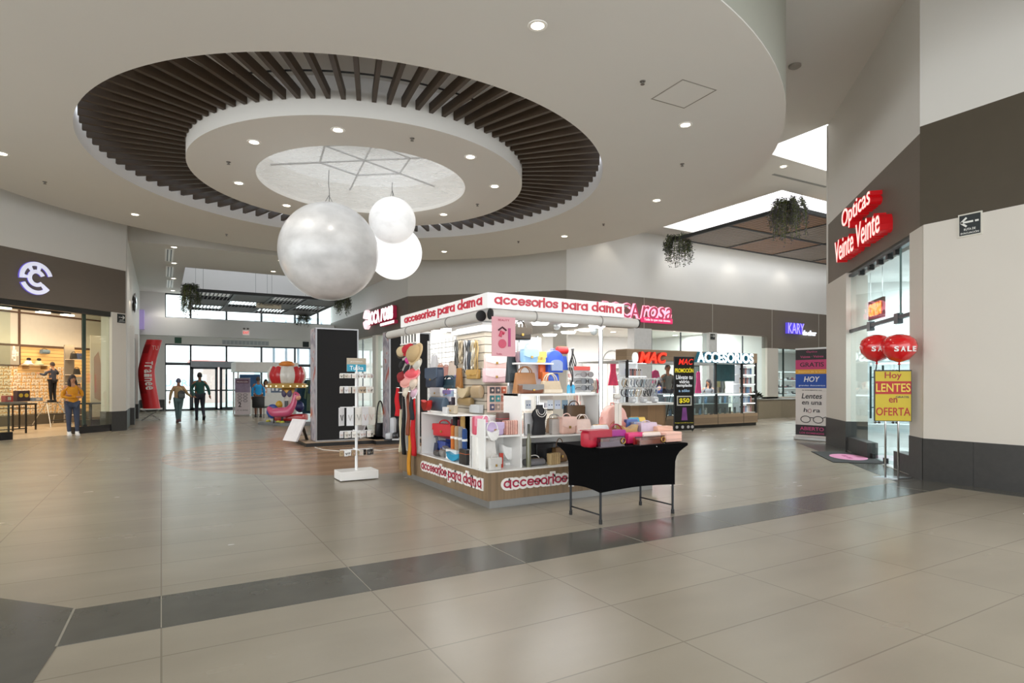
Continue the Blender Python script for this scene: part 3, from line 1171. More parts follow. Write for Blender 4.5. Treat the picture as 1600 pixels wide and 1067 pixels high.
WD = [mat('#7b5d45', 0.5, noise=0.14, scale=4, stretch=(0.5, 8, 1)), mat('#75685b', 0.5, noise=0.14, scale=4, stretch=(0.5, 8, 1))]
pergola(17.05, 33.5, 11.9, 16.6, 6.85, 6, 2, 'brown slatted pergola hanging under the right hand roof light', [(0.6, 0.4), (0.6, 4.2), (1.3, 0.1), (5.4, 0.1), (10, 0.1)], lambda i, j: 0, WD, 9.1)
hanging_plant(17.2, 16.75, 6.9, 0.7, 1.05, 'trailing grey green fern on the far left corner of the brown pergola', 70, 3)
hanging_plant(17.0, 11.9, 6.95, 0.75, 1.15, 'largest trailing plant, on the near corner of the brown pergola', 90, 4, (1, 1, 2))
WD2 = [mat('#4a4440', 0.5, noise=0.12, scale=4)]
pg2 = pergola(1.15, 6.95, 26.8, 33.5, 5.0, 4, 3, 'dark louvred pergola hanging in the entrance corridor', [(0.3, 0.2), (2.9, 0.3), (3.1, 3.0), (2.6, 3.0), (5.4, 0.2), (0.3, 6.4), (5.5, 6.4)], lambda i, j: 9 if (i + j) % 2 == 0 else 0, WD2, 8.2)
hanging_plant(1.0, 26.9, 5.1, 0.5, 1.15, 'trailing plant on the left near corner of the corridor pergola', 70, 5, (0, 1, 1))
hanging_plant(6.95, 26.8, 5.1, 0.45, 0.75, 'trailing plant on the right near corner of the corridor pergola', 55, 6, (0, 1, 2))
hanging_plant(6.6, 33.4, 5.0, 0.5, 0.6, 'trailing plant on the right far corner of the corridor pergola, above the black board', 45, 8, (0, 1, 1))
# ivory direction board hung below the pergola
xa, _ = G(400, 476, 4.9)
d1 = 27.5
pa = FW * d1 + RT * ((402 - 800) / F * d1)
pb = FW * d1 + RT * ((441 - 800) / F * d1)
t = thing('direction_sign', 'ivory direction board hanging below the corridor pergola', 'sign', ((pa.x + pb.x) / 2, pa.y, ZA(475.5, d1)))
w2 = (pb.x - pa.x) / 2 * 1.1
MB().box(-w2, w2, -0.02, 0.02, -0.15, 0.15).build('board', mat('#e6dcc4', 0.5), t)
mb = MB()
mb.text('←  Salida  →', (0, -0.022, 0.0), w2 * 1.7, 0.07, 0.003)
mb.build('lettering', mat('#6a5a48', 0.6), t)
for x in (-w2 * 0.8, w2 * 0.8):
    MB().tube([(x, 0, 0.15), (x, 0, 0.3)], 0.006, 5).build('cable', mat('#7a7a78', 0.4, 0.6), t)


# ================================================================== WALL SIGNS
def plate_sign(name, label, M, w, h, arrow, words_, ground='#1e2526', rim='#d8d4c8', d=0.015, front='-y', ink='#e8e8e2'):
    """small wall plate; M places its centre, local -y (or y) faces the viewer"""
    t = thing(name, label, 'sign')
    t.matrix_world = M
    sg = -1 if front == '-y' else 1
    a, b = sorted((0, sg * d))
    MB().box(-w / 2 * 1.14, w / 2 * 1.14, a, b, -h / 2 * 1.14, h / 2 * 1.14).build('rim', mat(rim, 0.5), t)
    a, b = sorted((sg * d, sg * (d + 0.004)))
    MB().box(-w / 2, w / 2, a, b, -h / 2, h / 2).build('plate', mat(ground, 0.5), t)
    mb = MB()
    y = sg * (d + 0.004)
    if arrow:
        k = arrow * (1 if front == '-y' else -1)
        a, b = sorted((y, y + sg * 0.003))
        z = h * 0.14
        wd = h * 0.045

        def bar2(x0, z0, x1, z1):
            dx, dz = x1 - x0, z1 - z0
            l_ = math.hypot(dx, dz)
            nx, nz = -dz / l_ * wd, dx / l_ * wd
            mb.prism([(x0 + nx, z0 + nz), (x1 + nx, z1 + nz), (x1 - nx, z1 - nz), (x0 - nx, z0 - nz)], a, b, 'y')
        bar2(k * -w * 0.42, z, k * w * 0.16, z)
        bar2(k * w * 0.25, z, k * w * 0.42, z)
        bar2(k * -w * 0.42, z, k * -w * 0.15, z + h * 0.22)
        bar2(k * -w * 0.42, z, k * -w * 0.15, z - h * 0.22)
    for i, s_ in enumerate(words_):
        mb.text(s_, (0, y, -h * (0.22 + 0.17 * i) if arrow else h * (0.25 - 0.3 * i)), w * (0.55 if len(s_) < 9 else 0.86), h * 0.11, 0.002, 0.01, face=front)
    mb.build('lettering', mat(ink, 0.5), t)
    return t


# evacuation plate on the right wall (faces -x)
ya, d1 = OX(1500, A_[0])
yb, d2 = OX(1533, A_[0])
za, zb = ZA(331, (d1 + d2) / 2 * 0.985), ZA(363, (d1 + d2) / 2 * 0.985)
plate_sign('evacuation_sign', 'black and white evacuation plate with left arrow on the right hand wall', Matrix.Translation((A_[0], (ya + yb) / 2, (za + zb) / 2)) @ Matrix.Rotation(-PI / 2, 4, 'Z'), abs(ya - yb), za - zb, 1, ('RUTA DE', 'EVACUACIÓN'))
ta, d1 = CSX(184)
tb, d2 = CSX(194.5)
plate_sign('evacuation_sign', 'small dark evacuation plate with right arrow on the left pillar', MCS @ Matrix.Translation(((ta + tb) / 2, 0, (ZA(491, d1) + ZA(503, d1)) / 2)), abs(tb - ta), ZA(491, d1) - ZA(503, d1), -1, ('RUTA DE', 'EVACUACIÓN'), rim='#1e2526')
for px0, px1, py0, py1, lb, gr in ((273.5, 283, 526, 535, 'small green evacuation plate above the left end of the entrance windows', '#2e5a45'), (473.5, 482, 532, 541, 'small dark evacuation plate above the entrance windows beside the black board', '#26302c')):
    x0, d1 = OY(px0, YE - 0.05)
    x1, d2 = OY(px1, YE - 0.05)
    plate_sign('evacuation_sign', lb, Matrix.Translation(((x0 + x1) / 2, YE - 0.05, 3.52)), x1 - x0, 0.26, 0, (), ground=gr, rim=gr)
x0, d1 = OY(379, YE - 0.55)
x1, d2 = OY(389.5, YE - 0.55)
zt = ZA(519.5, d1)
t = thing('exit_sign', 'lit red exit sign below twin emergency lamps above the entrance', 'sign', ((x0 + x1) / 2, YE - 0.55, zt))
w_ = x1 - x0
MB().box(-w_ / 2, w_ / 2, -0.06, 0, -0.12, 0.12).build('box', mat('#f0dcd6', 0.5, emit=0.3, noise=0), t)
mb = MB()
mb.text('EXIT', (0, -0.06, 0), w_ * 0.84, 0.13, 0.004, 0.02)
mb.build('lettering', mat('#e0302a', 0.5, emit=1.0, noise=0), t)
for s_ in (-1, 1):
    MB().at((s_ * w_ * 0.28, -0.05, 0.2)).ball((0, 0, 0), (0.06, 0.06, 0.05), 12, 8).build('lamp_head', mat('#75726c', 0.5), t, smooth=True)
# linear air grille over the doors
x0, x1 = OY(347, YE - 0.05)[0], OY(420, YE - 0.05)[0]
t = thing('air_vent', 'long pale louvred grille in the recess above the entrance windows', 'air vent', ((x0 + x1) / 2, YE - 0.05, 3.5))
MB().box(-(x1 - x0) / 2, (x1 - x0) / 2, -0.03, 0, -0.12, 0.12).build('frame', mat('#c3c6c8', 0.5), t)
mb = MB()
n = 12
for k in range(n):
    xx = -(x1 - x0) / 2 + (x1 - x0) * (k + 0.5) / n
    mb.box(xx - 0.07, xx + 0.07, -0.035, -0.029, -0.09, 0.09)
mb.build('louvre', mat('#a9afb4', 0.5), t)

# round white logo on the left store band
ta, d1 = CSX(31)
tb, d2 = CSX(79)
cxl = (ta + tb) / 2
zl = (ZA(409, d1) + ZA(459.5, d2)) / 2
rl_ = (ZA(409, (d1 + d2) / 2) - ZA(459.5, (d1 + d2) / 2)) / 2


def sector(mb, r0, r1, a0, a1, y0, y1, c=(0, 0), n=24):
    k = max(2, int(abs(a1 - a0) / 360 * n * 2))
    for i in range(k):
        a, b = R(a0 + (a1 - a0) * i / k), R(a0 + (a1 - a0) * (i + 1) / k)
        mb.prism([(c[0] + r0 * math.cos(a), c[1] + r0 * math.sin(a)), (c[0] + r1 * math.cos(a), c[1] + r1 * math.sin(a)), (c[0] + r1 * math.cos(b), c[1] + r1 * math.sin(b)), (c[0] + r0 * math.cos(b), c[1] + r0 * math.sin(b))], y0, y1, 'y')


t = thing('logo_sign', 'round white illuminated letter logo on the dark band of the left store', 'sign')
t.matrix_world = MCS @ Matrix.Translation((cxl, 0.02, zl))
mb = MB()
FY0, FY1 = -0.068, -0.045
sector(mb, 0.76, 1.0, 16, 186, FY0, FY1)
sector(mb, 0.30, 0.53, 25, 320, FY0, FY1)
for a, b in ((68, 86), (114, 132), (170, 186)):
    sector(mb, 0.5, 0.8, a, b, FY0, FY1)
sector(mb, 0.76, 1.0, 204, 322, FY0, FY1)
sector(mb, 0.5, 0.8, 302, 322, FY0, FY1)
for v in mb.bm.verts:
    v.co.x *= rl_
    v.co.z *= rl_
mb.build('letter_face', mat('#e6e8fb', 0.5, emit=0.45, noise=0), t)
mb = MB()
sector(mb, 0.77, 1.02, 15, 187, -0.045, -0.005)
sector(mb, 0.31, 0.51, 27, 318, -0.045, -0.005)
sector(mb, 0.77, 1.02, 202, 321, -0.045, -0.005)
for v in mb.bm.verts:
    v.co.x *= rl_
    v.co.z *= rl_
mb.build('halo_body', mat('#6f62c8', 0.5, emit=0.5, noise=0), t)

# optician sign: red block letters, pale lit faces
t = thing('shop_sign', 'red block letter optician sign on the brown band above the glass front', 'sign')
t.matrix_world = MOP
for word, pa_, pb_, ya_, yb_ in (('Opticas', 1376, 1329, 328.0, 0.46), ('Veinte Veinte', 1392, 1317.5, 371.0, 0.45)):
    ta, d1 = OPX(pa_)
    tb, d2 = OPX(pb_)
    zc = ZA(ya_ if True else 0, (d1 + d2) / 2)
    bd = MB()
    bd.text(word, ((ta + tb) / 2, -0.03, zc), tb - ta, yb_, 0.19, 0.03, face='y')
    bd.build('letter_body', mat('#c8151c', 0.35, emit=0.25, noise=0), t)
    fc = MB()
    fc.text(word, ((ta + tb) / 2, 0.162, zc), (tb - ta) * 0.985, yb_ * 0.96, 0.006, 0.0, face='y')
    fc.build('letter_face', mat('#ffc9c2', 0.35, emit=1.1, noise=0), t)

# pink dress shop signs
PK_LINE = mat('#ff9fb4', 0.5, emit=1.5, noise=0)
PK_BODY = mat('#d8325f', 0.4, emit=0.55, noise=0)
PK_DEEP = mat('#b02347', 0.4, emit=0.2, noise=0)
YB = 17.9
x0, d1 = OY(940, YB)
x1, d2 = OY(1048, YB)
dm = (d1 + d2) / 2
t = thing('shop_sign', 'pink neon dress shop sign on the back wall band right of the kiosk', 'sign', (0, YB, 0))
zc = ZA(487, dm)
h_ = 24.5 * dm / F
for word, f0, f1, sh, hh in (('BOCA', 0.0, 0.52, 0.0, 1.0), ('rosa', 0.53, 1.0, 0.25, 0.86)):
    xa, xb = x0 + (x1 - x0) * f0, x0 + (x1 - x0) * f1
    b = MB()
    b.text(word, ((xa + xb) / 2, -0.02, zc), (xb - xa), h_ * hh, 0.05, 0.06, sh)
    b.build('letter_rim', PK_LINE, t)
    b = MB()
    b.text(word, ((xa + xb) / 2, -0.075, zc), (xb - xa) * 0.97, h_ * hh * 0.9, 0.02, 0.0, sh)
    b.build('letter_face', mat('#c0486a', 0.5, emit=0.25, noise=0), t)
xa, xb = OY(1000, YB)[0], OY(1049, YB)[0]
zz = ZA(501, OY(1025, YB)[1])
b = MB()
b.box(xa, xb, -0.09, -0.01, zz - 0.11, zz + 0.11, 0.03)
b.build('tag_bar', mat('#e0316c', 0.4, emit=0.6, noise=0), t)
b = MB()
b.text('Todo lo que más deseas.', ((xa + xb) / 2, -0.09, zz), (xb - xa) * 0.84, 0.12, 0.004)
b.build('tag_lettering', mat('#ffe3ec', 0.4, emit=1.2, noise=0), t)

XS = D_[0]
t = thing('shop_sign', 'white and pink dress shop sign with mouth emblem on the corridor wall', 'sign', (XS, 0, 0))
ya, d1 = OX(582, XS)
yb, d2 = OX(621, XS)
zc = (ZA(497, d1) + ZA(489, d2)) / 2
h_ = 22 * (d1 + d2) / 2 / F
ym = ya + (yb - ya) * 0.5
for word, y0, y1, sh, hh in (('BOCA', ya, ym + 0.05, 0, 1.0), ('rosa', ym - 0.05, yb, 0.25, 0.95)):
    b = MB()
    b.text(word, (-0.02, (y0 + y1) / 2, zc), abs(y1 - y0), h_ * hh, 0.16, 0.05, sh, face='-x')
    b.build('letter_rim', PK_DEEP, t)
    b = MB()
    b.text(word, (-0.18, (y0 + y1) / 2, zc), abs(y1 - y0) * 0.98, h_ * hh * 0.96, 0.02, 0.035, sh, face='-x')
    b.build('letter_face', mat('#fff2f4', 0.4, emit=1.3, noise=0), t)
y0, y1 = OX(600, XS)[0], OX(622, XS)[0]
b = MB()
b.box(-0.16, -0.01, y1, y0, zc - h_ * 0.78, zc - h_ * 0.56)
b.build('tag_bar', PK_DEEP, t)
b = MB()
b.box(-0.18, -0.16, y1 + 0.02, y0 - 0.02, zc - h_ * 0.76, zc - h_ * 0.58)
b.build('tag_face', mat('#fff2f4', 0.4, emit=1.2, noise=0), t)
yc = OX(576.5, XS)[0]
rr = abs(OX(572, XS)[0] - OX(581, XS)[0]) / 2
b = MB(Matrix.Translation((0, yc, zc + 0.02)) @ Matrix.Rotation(-PI / 2, 4, 'Z'))
sector(b, 0, rr * 0.95, 10, 170, -0.16, -0.02, (0, 0.02))
sector(b, 0, rr * 0.95, 190, 350, -0.16, -0.02, (0, -0.02))
b.build('mouth_emblem', mat('#ffd9e0', 0.4, emit=0.9, noise=0), t)

# purple name on the far right shop
x0, d1 = OY(1226.5, YB)
x1, d2 = OY(1252, YB)
dm = (d1 + d2) / 2
t = thing('shop_sign', 'purple block letter name sign on the far right shop band', 'sign', (0, YB, 0))
b = MB()
b.text('KARY', ((x0 + x1) / 2, -0.02, ZA(513.5, dm)), x1 - x0, 17 * dm / F, 0.14, 0.02)
b.build('letter_body', mat('#5d4fd6', 0.4, emit=0.7, noise=0), t)
b = MB()
b.text('KARY', ((x0 + x1) / 2, -0.16, ZA(513.5, dm)), (x1 - x0) * 0.97, 16 * dm / F, 0.012)
b.build('letter_face', mat('#a99cff', 0.4, emit=1.0, noise=0), t)
x0, x1 = OY(1251, YB)[0], OY(1272, YB)[0]
b = MB()
b.text('de abur', ((x0 + x1) / 2, -0.08, ZA(520.5, dm + 0.5)), x1 - x0, 8 * dm / F, 0.05, 0.03)
b.build('small_lettering', mat('#eaf2ff', 0.4, emit=1.1, noise=0), t)
# blade signs on the left corridor wall
yy, d1 = OX(207, E_[0])
t = thing('wall_sign', 'glossy black oval shop sign high on the left corridor wall', 'sign', (E_[0], yy, ZA(473, d1)))
MB().ball((0.07, 0, 0), (0.07, 0.42, 0.36), 24, 16).build('oval_box', mat('#17181a', 0.1, coat=1.0, noise=0), t, smooth=True)
MB().box(-0.005, 0.06, -0.3, 0.3, -0.05, 0.05).build('bracket', M_STEEL, t)
yy, d1 = OX(218.5, E_[0])
t = thing('wall_sign', 'purple and brown box sign on the left corridor wall above the red tube', 'sign', (E_[0], yy, ZA(500, d1)))
MB().box(0, 0.2, -0.9, 0.1, -0.5, 0.42).build('box', mat('#b9a6e6', 0.4, emit=0.12, noise=0), t)
MB().box(0, 0.22, 0.1, 0.9, -0.55, 0.3).build('side_box', mat('#6d4a41', 0.5), t)
# ================================================================== ACCESSORY KIOSK
KX, KY = 3.10, 5.84
KX1, KY1 = 5.62, 8.70
M_OAK = lines_mat('wood_laminate', '#8a7358', '#7d674d', 'X', 0.045, 0.1, 0.45, noise=0.10, stretch=(14, 14, 0.6))
M_OAKY = lines_mat('wood_laminate_side', '#8a7358', '#7d674d', 'Y', 0.045, 0.1, 0.45, noise=0.10, stretch=(14, 14, 0.6))
M_LAQ = mat('#ecebe8', 0.25, noise=0.01)
M_PVC = mat('#c9c6c0', 0.4, noise=0.03)
M_CHROME = mat('#d9dadb', 0.12, 1.0, noise=0)
M_CLEAR = glass('#f3f7f8', 0.25, 'clear_acrylic', 0.05)
M_GOLD = mat('#b08d4c', 0.3, 1.0, noise=0)


def arcp(cx, cy, r, a0, a1, n=14, rx=None):
    rx = rx or r
    return [(cx + rx * math.cos(R(a0 + (a1 - a0) * i / n)), cy + r * math.sin(R(a0 + (a1 - a0) * i / n))) for i in range(n + 1)]


GLY = {
    'a': (1.12, [arcp(.46, .46, .38, 0, 360, 20), [(.86, 0), (.86, .92)]]),
    'c': (0.96, [arcp(.46, .46, .38, 45, 315)]),
    'e': (1.0, [arcp(.46, .46, .38, 0, 318), [(.1, .46), (.86, .46)]]),
    's': (0.8, [[(.62, .72), (.5, .82), (.34, .84), (.18, .78), (.13, .66), (.2, .54), (.36, .47), (.54, .39), (.61, .26), (.55, .13), (.38, .08), (.2, .1), (.08, .2)]]),
    'o': (1.0, [arcp(.46, .46, .38, 0, 360, 20)]),
    'r': (0.62, [[(.1, 0), (.1, .92)], [(.1, .5), (.16, .7), (.3, .82), (.5, .84)]]),
    'i': (0.34, [[(.1, 0), (.1, .86)], [(.1, 1.08), (.1, 1.26)]]),
    'p': (1.1, [arcp(.5, .46, .38, 0, 360, 20), [(.1, -.4), (.1, .92)]]),
    'd': (1.12, [arcp(.46, .46, .38, 0, 360, 20), [(.86, 0), (.86, 1.35)]]),
    'm': (1.5, [[(.1, 0), (.1, .92)], [(.1, .56), (.2, .78), (.36, .84), (.52, .78), (.6, .58), (.6, 0)], [(.6, .56), (.7, .78), (.86, .84), (1.02, .78), (1.1, .58), (1.1, 0)]]),
    ' ': (0.5, [])}


def stroke_word(mb, s, xc, z0, width, xh, y0, y1, w):
    """rounded sans lettering drawn with strokes, in the local xz plane"""
    total = sum(GLY[c][0] for c in s)
    kx = width / total
    kz = xh / 0.92
    x = xc - width / 2
    for c in s:
        for pl in GLY[c][1]:
            P = [(x + p[0] * kx, z0 + p[1] * kz) for p in pl]
            closed = len(pl) > 18 and abs(pl[0][0] - pl[-1][0]) < 1e-6
            n = len(P)
            Lf, Rt = [], []
            for i in range(n):
                a = P[i - 1] if i else (P[-2] if closed else P[0])
                b = P[i + 1] if i < n - 1 else (P[1] if closed else P[-1])
                dx, dz = b[0] - a[0], b[1] - a[1]
                l_ = math.hypot(dx, dz) or 1
                ex = ez = 0
                if not closed and i in (0, n - 1):
                    sg = -1 if i == 0 else 1
                    ex, ez = dx / l_ * w * 0.4 * sg, dz / l_ * w * 0.4 * sg
                Lf.append((P[i][0] + ex - dz / l_ * w / 2, P[i][1] + ez + dx / l_ * w / 2))
                Rt.append((P[i][0] + ex + dz / l_ * w / 2, P[i][1] + ez - dx / l_ * w / 2))
            for i in range(n - 1):
                st = 0.0005 * ((i * 3 + len(pl)) % 7)
                mb.prism([Lf[i], Lf[i + 1], Rt[i + 1], Rt[i]], y0 - st, y1, 'y', caps=True)
        x += GLY[c][0] * kx


kiosk = thing('accessory_kiosk', 'open white accessories kiosk with wood base and red lettered white fascia', 'kiosk', (0, 0, 0))
MB().box(KX + 0.05, KX1 - 0.04, KY + 0.05, KY1 - 0.04, 0, 0.10).build('plinth', mat('#8f8e8b', 0.4, 0.5), kiosk)
mb = MB()
mb.box(KX, KX1, KY, KY + 0.025, 0.095, 0.405)
mb.build('base_front', M_OAK, kiosk)
mb = MB()
mb.box(KX, KX + 0.025, KY + 0.025, KY1, 0.095, 0.405)
mb.build('base_side', M_OAKY, kiosk)
MB().box(KX1 - 0.03, KX1, KY + 0.03, KY1, 0.095, 0.405).box(KX + 0.03, KX1 - 0.03, KY1 - 0.03, KY1, 0.095, 0.405).build('base_back', M_OAKY, kiosk)
MB().box(KX + 0.01, KX1 - 0.01, KY + 0.01, KY + 0.62, 0.405, 0.42).box(KX + 0.01, KX + 0.62, KY + 0.62, KY1 - 0.01, 0.405, 0.42).build('counter_top', M_LAQ, kiosk)
# lettering on the base
M_CRIM = mat('#a3203f', 0.4, noise=0)
M_RED = mat('#cf3348', 0.4, noise=0)
M_PLATE = mat('#eceae6', 0.4, noise=0)
xa = OY(786, KY)[0]
wl = (OY(887, KY)[0] - xa) / 8.96 * 18.9
MR = Matrix.Translation((0, KY, 0))
for face_, xc, w_, nm in (('r', xa + wl / 2, wl, 'front_lettering'), ('l', None, None, 'side_lettering')):
    if face_ == 'l':
        ya, yb = OX(660, KX)[0], OX(755, KX)[0]
        w_ = ya - yb
        M = Matrix.Translation((KX, (ya + yb) / 2, 0)) @ Matrix.Rotation(-PI / 2, 4, 'Z')
        xc = 0
    else:
        M = MR
    b = MB(M)
    stroke_word(b, 'accesorios para dama', xc, 0.225, w_, 0.078, -0.012, -0.0, 0.075)
    pl_ = b.build(nm + '_plate', M_PLATE, kiosk)
    b = MB(M)
    stroke_word(b, 'accesorios para dama', xc, 0.225, w_, 0.078, -0.018, -0.011, 0.0185)
    b.build('lettering', M_CRIM, pl_)
# roof, fascia
ZF0, ZF1, ZR = 2.225, 2.397, 2.195
xe = OY(975, KY)[0]
ye = OX(626, KX)[0]
MB().box(KX + 0.06, xe + 0.2, KY + 0.06, KY1, ZR, ZR + 0.04).build('roof', mat('#cfcecb', 0.5, noise=0.01), kiosk)
MB().box(KX + 0.02, xe + 0.1, KY + 0.02, KY1 - 0.1, ZF1 - 0.03, ZF1 - 0.01).build('roof_top', mat('#a9a6a0', 0.6), kiosk)
M_FASC = mat('#f4f3f1', 0.35, emit=0.12, noise=0)
fr_ = MB().box(KX, xe, KY, KY + 0.05, ZF0, ZF1).build('fascia_front', M_FASC, kiosk)
fl_ = MB().box(KX, KX + 0.05, KY + 0.05, ye, ZF0, ZF1).build('fascia_side', M_FASC, kiosk)
x0, x1 = OY(772.5, KY)[0], OY(969.5, KY)[0]
b = MB(MR)
stroke_word(b, 'accesorios para dama', (x0 + x1) / 2 + 0.015, 2.277, x1 - x0 + 0.03, 0.074, -0.012, 0, 0.0185)
b.build('lettering', M_RED, fr_)
y0, y1 = OX(632.5, KX)[0], OX(753, KX)[0]
b = MB(Matrix.Translation((KX, (y0 + y1) / 2, 0)) @ Matrix.Rotation(-PI / 2, 4, 'Z'))
stroke_word(b, 'accesorios para dama', 0.02, 2.277, y0 - y1 + 0.03, 0.074, -0.012, 0, 0.0185)
b.build('lettering', M_RED, fl_)
# rolled up plastic blinds
zt = ZF0 - 0.062
xr = OY(996, KY)[0]
yl = OX(608, KX)[0]
for nm, a, b_ in (('roller_blind', (KX + 0.05, KY + 0.02, zt), (xr, KY + 0.02, zt)), ('roller_blind', (KX + 0.0, KY + 0.16, zt - 0.012), (KX + 0.0, yl, zt - 0.012))):
    tb = MB().tube([a, b_], 0.058, 20).build(nm, M_PVC, kiosk, smooth=True, auto=40)
    ca = Vector(a)
    cb_ = Vector(b_)
    dd = (cb_ - ca).normalized()
    MB().tube([ca - dd * 0.012, ca + dd * 0.004], 0.062, 20).build('end_cap', M_BLACK, tb, smooth=True, auto=40)
    MB().tube([cb_ - dd * 0.004, cb_ + dd * 0.012], 0.062, 20).build('end_cap', M_BLACK, tb, smooth=True, auto=40)
    L_ = (cb_ - ca).length
    for f_ in (0.27, 0.72):
        c_ = ca + dd * L_ * f_
        nn = Vector((-dd.y, dd.x, 0))
        MB().tube([c_ + (nn * math.cos(2 * PI * k / 16) + Vector((0, 0, 1)) * math.sin(2 * PI * k / 16)) * 0.062 for k in range(16)], 0.007, 5, closed=True).build('tie_strap', mat('#8d8a86', 0.4), tb)
# lights under the roof
M_LED = mat('#ffffff', 0.4, emit=4.5, noise=0)
for px, py in ((701, 514), (680, 518), (703, 527), (662, 523.5), (683, 527.5), (844, 504), (890, 506), (933, 508.5), (888, 518), (916, 514), (859, 522), (804, 501)):
    x, y = G(px, py, ZR)
    if KX + 0.1 < x < KX1 and KY + 0.1 < y < KY1 + 0.3:
        MB(Matrix.Translation((x, min(y, KY1 - 0.2), 0))).lathe([(0, ZR - 0.03), (0.10, ZR - 0.03), (0.12, ZR - 0.002), (0, ZR - 0.002)], 20).build('light_disc', M_LED, kiosk, smooth=True, auto=40)
lamp('kiosk_light', 'AREA', (4.2, 6.9, 2.14), 10, (1, 0.98, 0.95), 1.6, 1.4)
lamp('kiosk_light', 'AREA', (3.35, 7.4, 2.12), 4, (1, 0.98, 0.95), 0.4, 1.8)
lamp('kiosk_light', 'AREA', (4.3, 6.05, 2.12), 5, (1, 0.98, 0.95), 2.0, 0.25)
for px, py in ((870, 507), (928, 515.5)):
    x, y = G(px, py, ZR)
    MB().ball((x, y, ZR - 0.01), (0.055, 0.055, 0.07), 16, 10).build('dome_camera', mat('#cfd6d8', 0.08, 0.3, noise=0), kiosk, smooth=True)
# posts
xp = OY(938.5, KY + 0.1)[0]
MB().tube([(xp, KY + 0.1, 0.42), (xp, KY + 0.1, ZR)], 0.027, 16).build('post', M_CHROME, kiosk, smooth=True, auto=40)
yp = OX(653, KX + 0.03)[0]
MB().box(KX + 0.01, KX + 0.05, yp - 0.02, yp + 0.02, 0.42, ZR).build('post', M_LAQ, kiosk)
MB().tube([(KX1 - 0.1, KY1 - 0.1, 0.42), (KX1 - 0.1, KY1 - 0.1, ZR)], 0.027, 12).build('post', M_CHROME, kiosk, smooth=True, auto=40)
# slotted board column
SX, SY = 3.60, 6.86
SYB = OX(714, SX)[0]
SXR = OY(793, SY)[0]
M_SLATW = lines_mat('slotted_board', '#4d463d', '#b9b0a0', 'Z', 0.105, 0.1, 0.45, noise=0.03)
MB().box(SX, SXR, SY, SYB, 0.42, ZR - 0.14).build('slotted_column', M_SLATW, kiosk)
MB().box(SX - 0.06, SXR + 0.02, SY - 0.05, SYB + 0.06, ZR - 0.13, ZR - 0.02).build('column_head', mat('#f1f2f2', 0.4, emit=0.2, noise=0), kiosk)
# white display boxes: corner panel, shelves, dividers
zs = {}
mb = MB()
yq = OX(735, KX)[0]
mb.box(KX + 0.02, KX + 0.04, KY + 0.12, yq, 0.42, 0.99)
corner_panel = mb.build('corner_panel', M_LAQ, kiosk)
mb = MB()
yn = OX(655, KX)[0]
mb.box(KX + 0.03, KX + 0.52, yn - 0.02, yn, 0.42, 0.99)
mb.build('side_panel', M_LAQ, kiosk)
MB().box(KX + 0.50, KX + 0.52, yq, yn - 0.02, 0.42, 0.99).build('back_panel', M_LAQ, kiosk)
MB().box(KX + 0.03, KX + 0.52, OX(705, KX + 0.05)[0], yn - 0.02, 0.975, 0.99).build('shelf', M_LAQ, kiosk)
MB().box(KX + 0.16, KX + 0.5, OX(712, KX + 0.2)[0], OX(684, KX + 0.2)[0], 0.66, 0.667).build('glass_shelf', M_CLEAR, kiosk)
ZS2 = 0.80
xd0 = OY(812, KY + 0.12)[0]
MB().box(KX + 0.04, xd0, KY + 0.12, KY + 0.5, ZS2 - 0.02, ZS2).build('shelf', M_LAQ, kiosk)
MB().box(KX + 0.04, xd0, KY + 0.5, KY + 0.515, 0.42, ZS2 + 0.2).box(xd0, OY(930, KY + 0.2)[0], KY + 0.5, KY + 0.515, 0.42, ZS2 - 0.02).build('back_panel', M_LAQ, kiosk)
MB().box(xd0, xd0 + 0.02, KY + 0.1, KY + 0.5, 0.42, 1.27).build('divider', M_LAQ, kiosk)
ZS1 = 1.27
xd1 = OY(930, KY + 0.2)[0]
MB().box(xd0, xd1, KY + 0.16, KY + 0.5, ZS1 - 0.025, ZS1).build('shelf', M_LAQ, kiosk)
MB().box(xd0 + 0.02, xd1, KY + 0.1, KY + 0.5, ZS2 - 0.045, ZS2 - 0.025).build('shelf', M_LAQ, kiosk)
MB().box(xd1, xd1 + 0.02, KY + 0.12, KY + 0.5, 0.42, ZS1).build('divider', M_LAQ, kiosk)
xu0, xu1 = OY(808, KY + 0.4)[0], OY(858, KY + 0.4)[0]
ZSU = 1.645
MB().box(xu0, xu1, KY + 0.3, KY + 0.58, ZSU - 0.02, ZSU).build('shelf', M_LAQ, kiosk)
MB().box(xu0, xu1, KY + 0.58, KY + 0.6, ZS1, ZSU + 0.33).build('back_panel', M_LAQ, kiosk)
# open wire rack where the scarves hang
yk0, yk1 = OX(652, KX)[0], OX(629, KX)[0]
for k in range(6):
    y = yk0 + (yk1 - yk0) * k / 5
    MB().box(KX - 0.02, KX + 0.0, y - 0.012, y + 0.012, 1.96, 2.13).build('rack_bar', M_LAQ, kiosk)
MB().box(KX - 0.03, KX - 0.015, yk0, yk1 + 0.02, 1.955, 1.975).build('rack_rail', M_LAQ, kiosk)
MB().box(KX - 0.06, KX - 0.045, yk0, yk1 + 0.02, 1.25, 1.265).build('rack_rail', M_LAQ, kiosk)
MB().box(KX + 0.002, KX + 0.02, yk0 + 0.02, yk1 + 0.02, 0.42, 1.95).build('rack_back', mat('#b9b4ae', 0.5), kiosk)


# ------------------------------------------------------------------ small goods
def mcol(c, rough=0.45, coat=0.15):
    return c if not isinstance(c, str) else mat(c, rough, coat=coat, noise=0.05, scale=25)


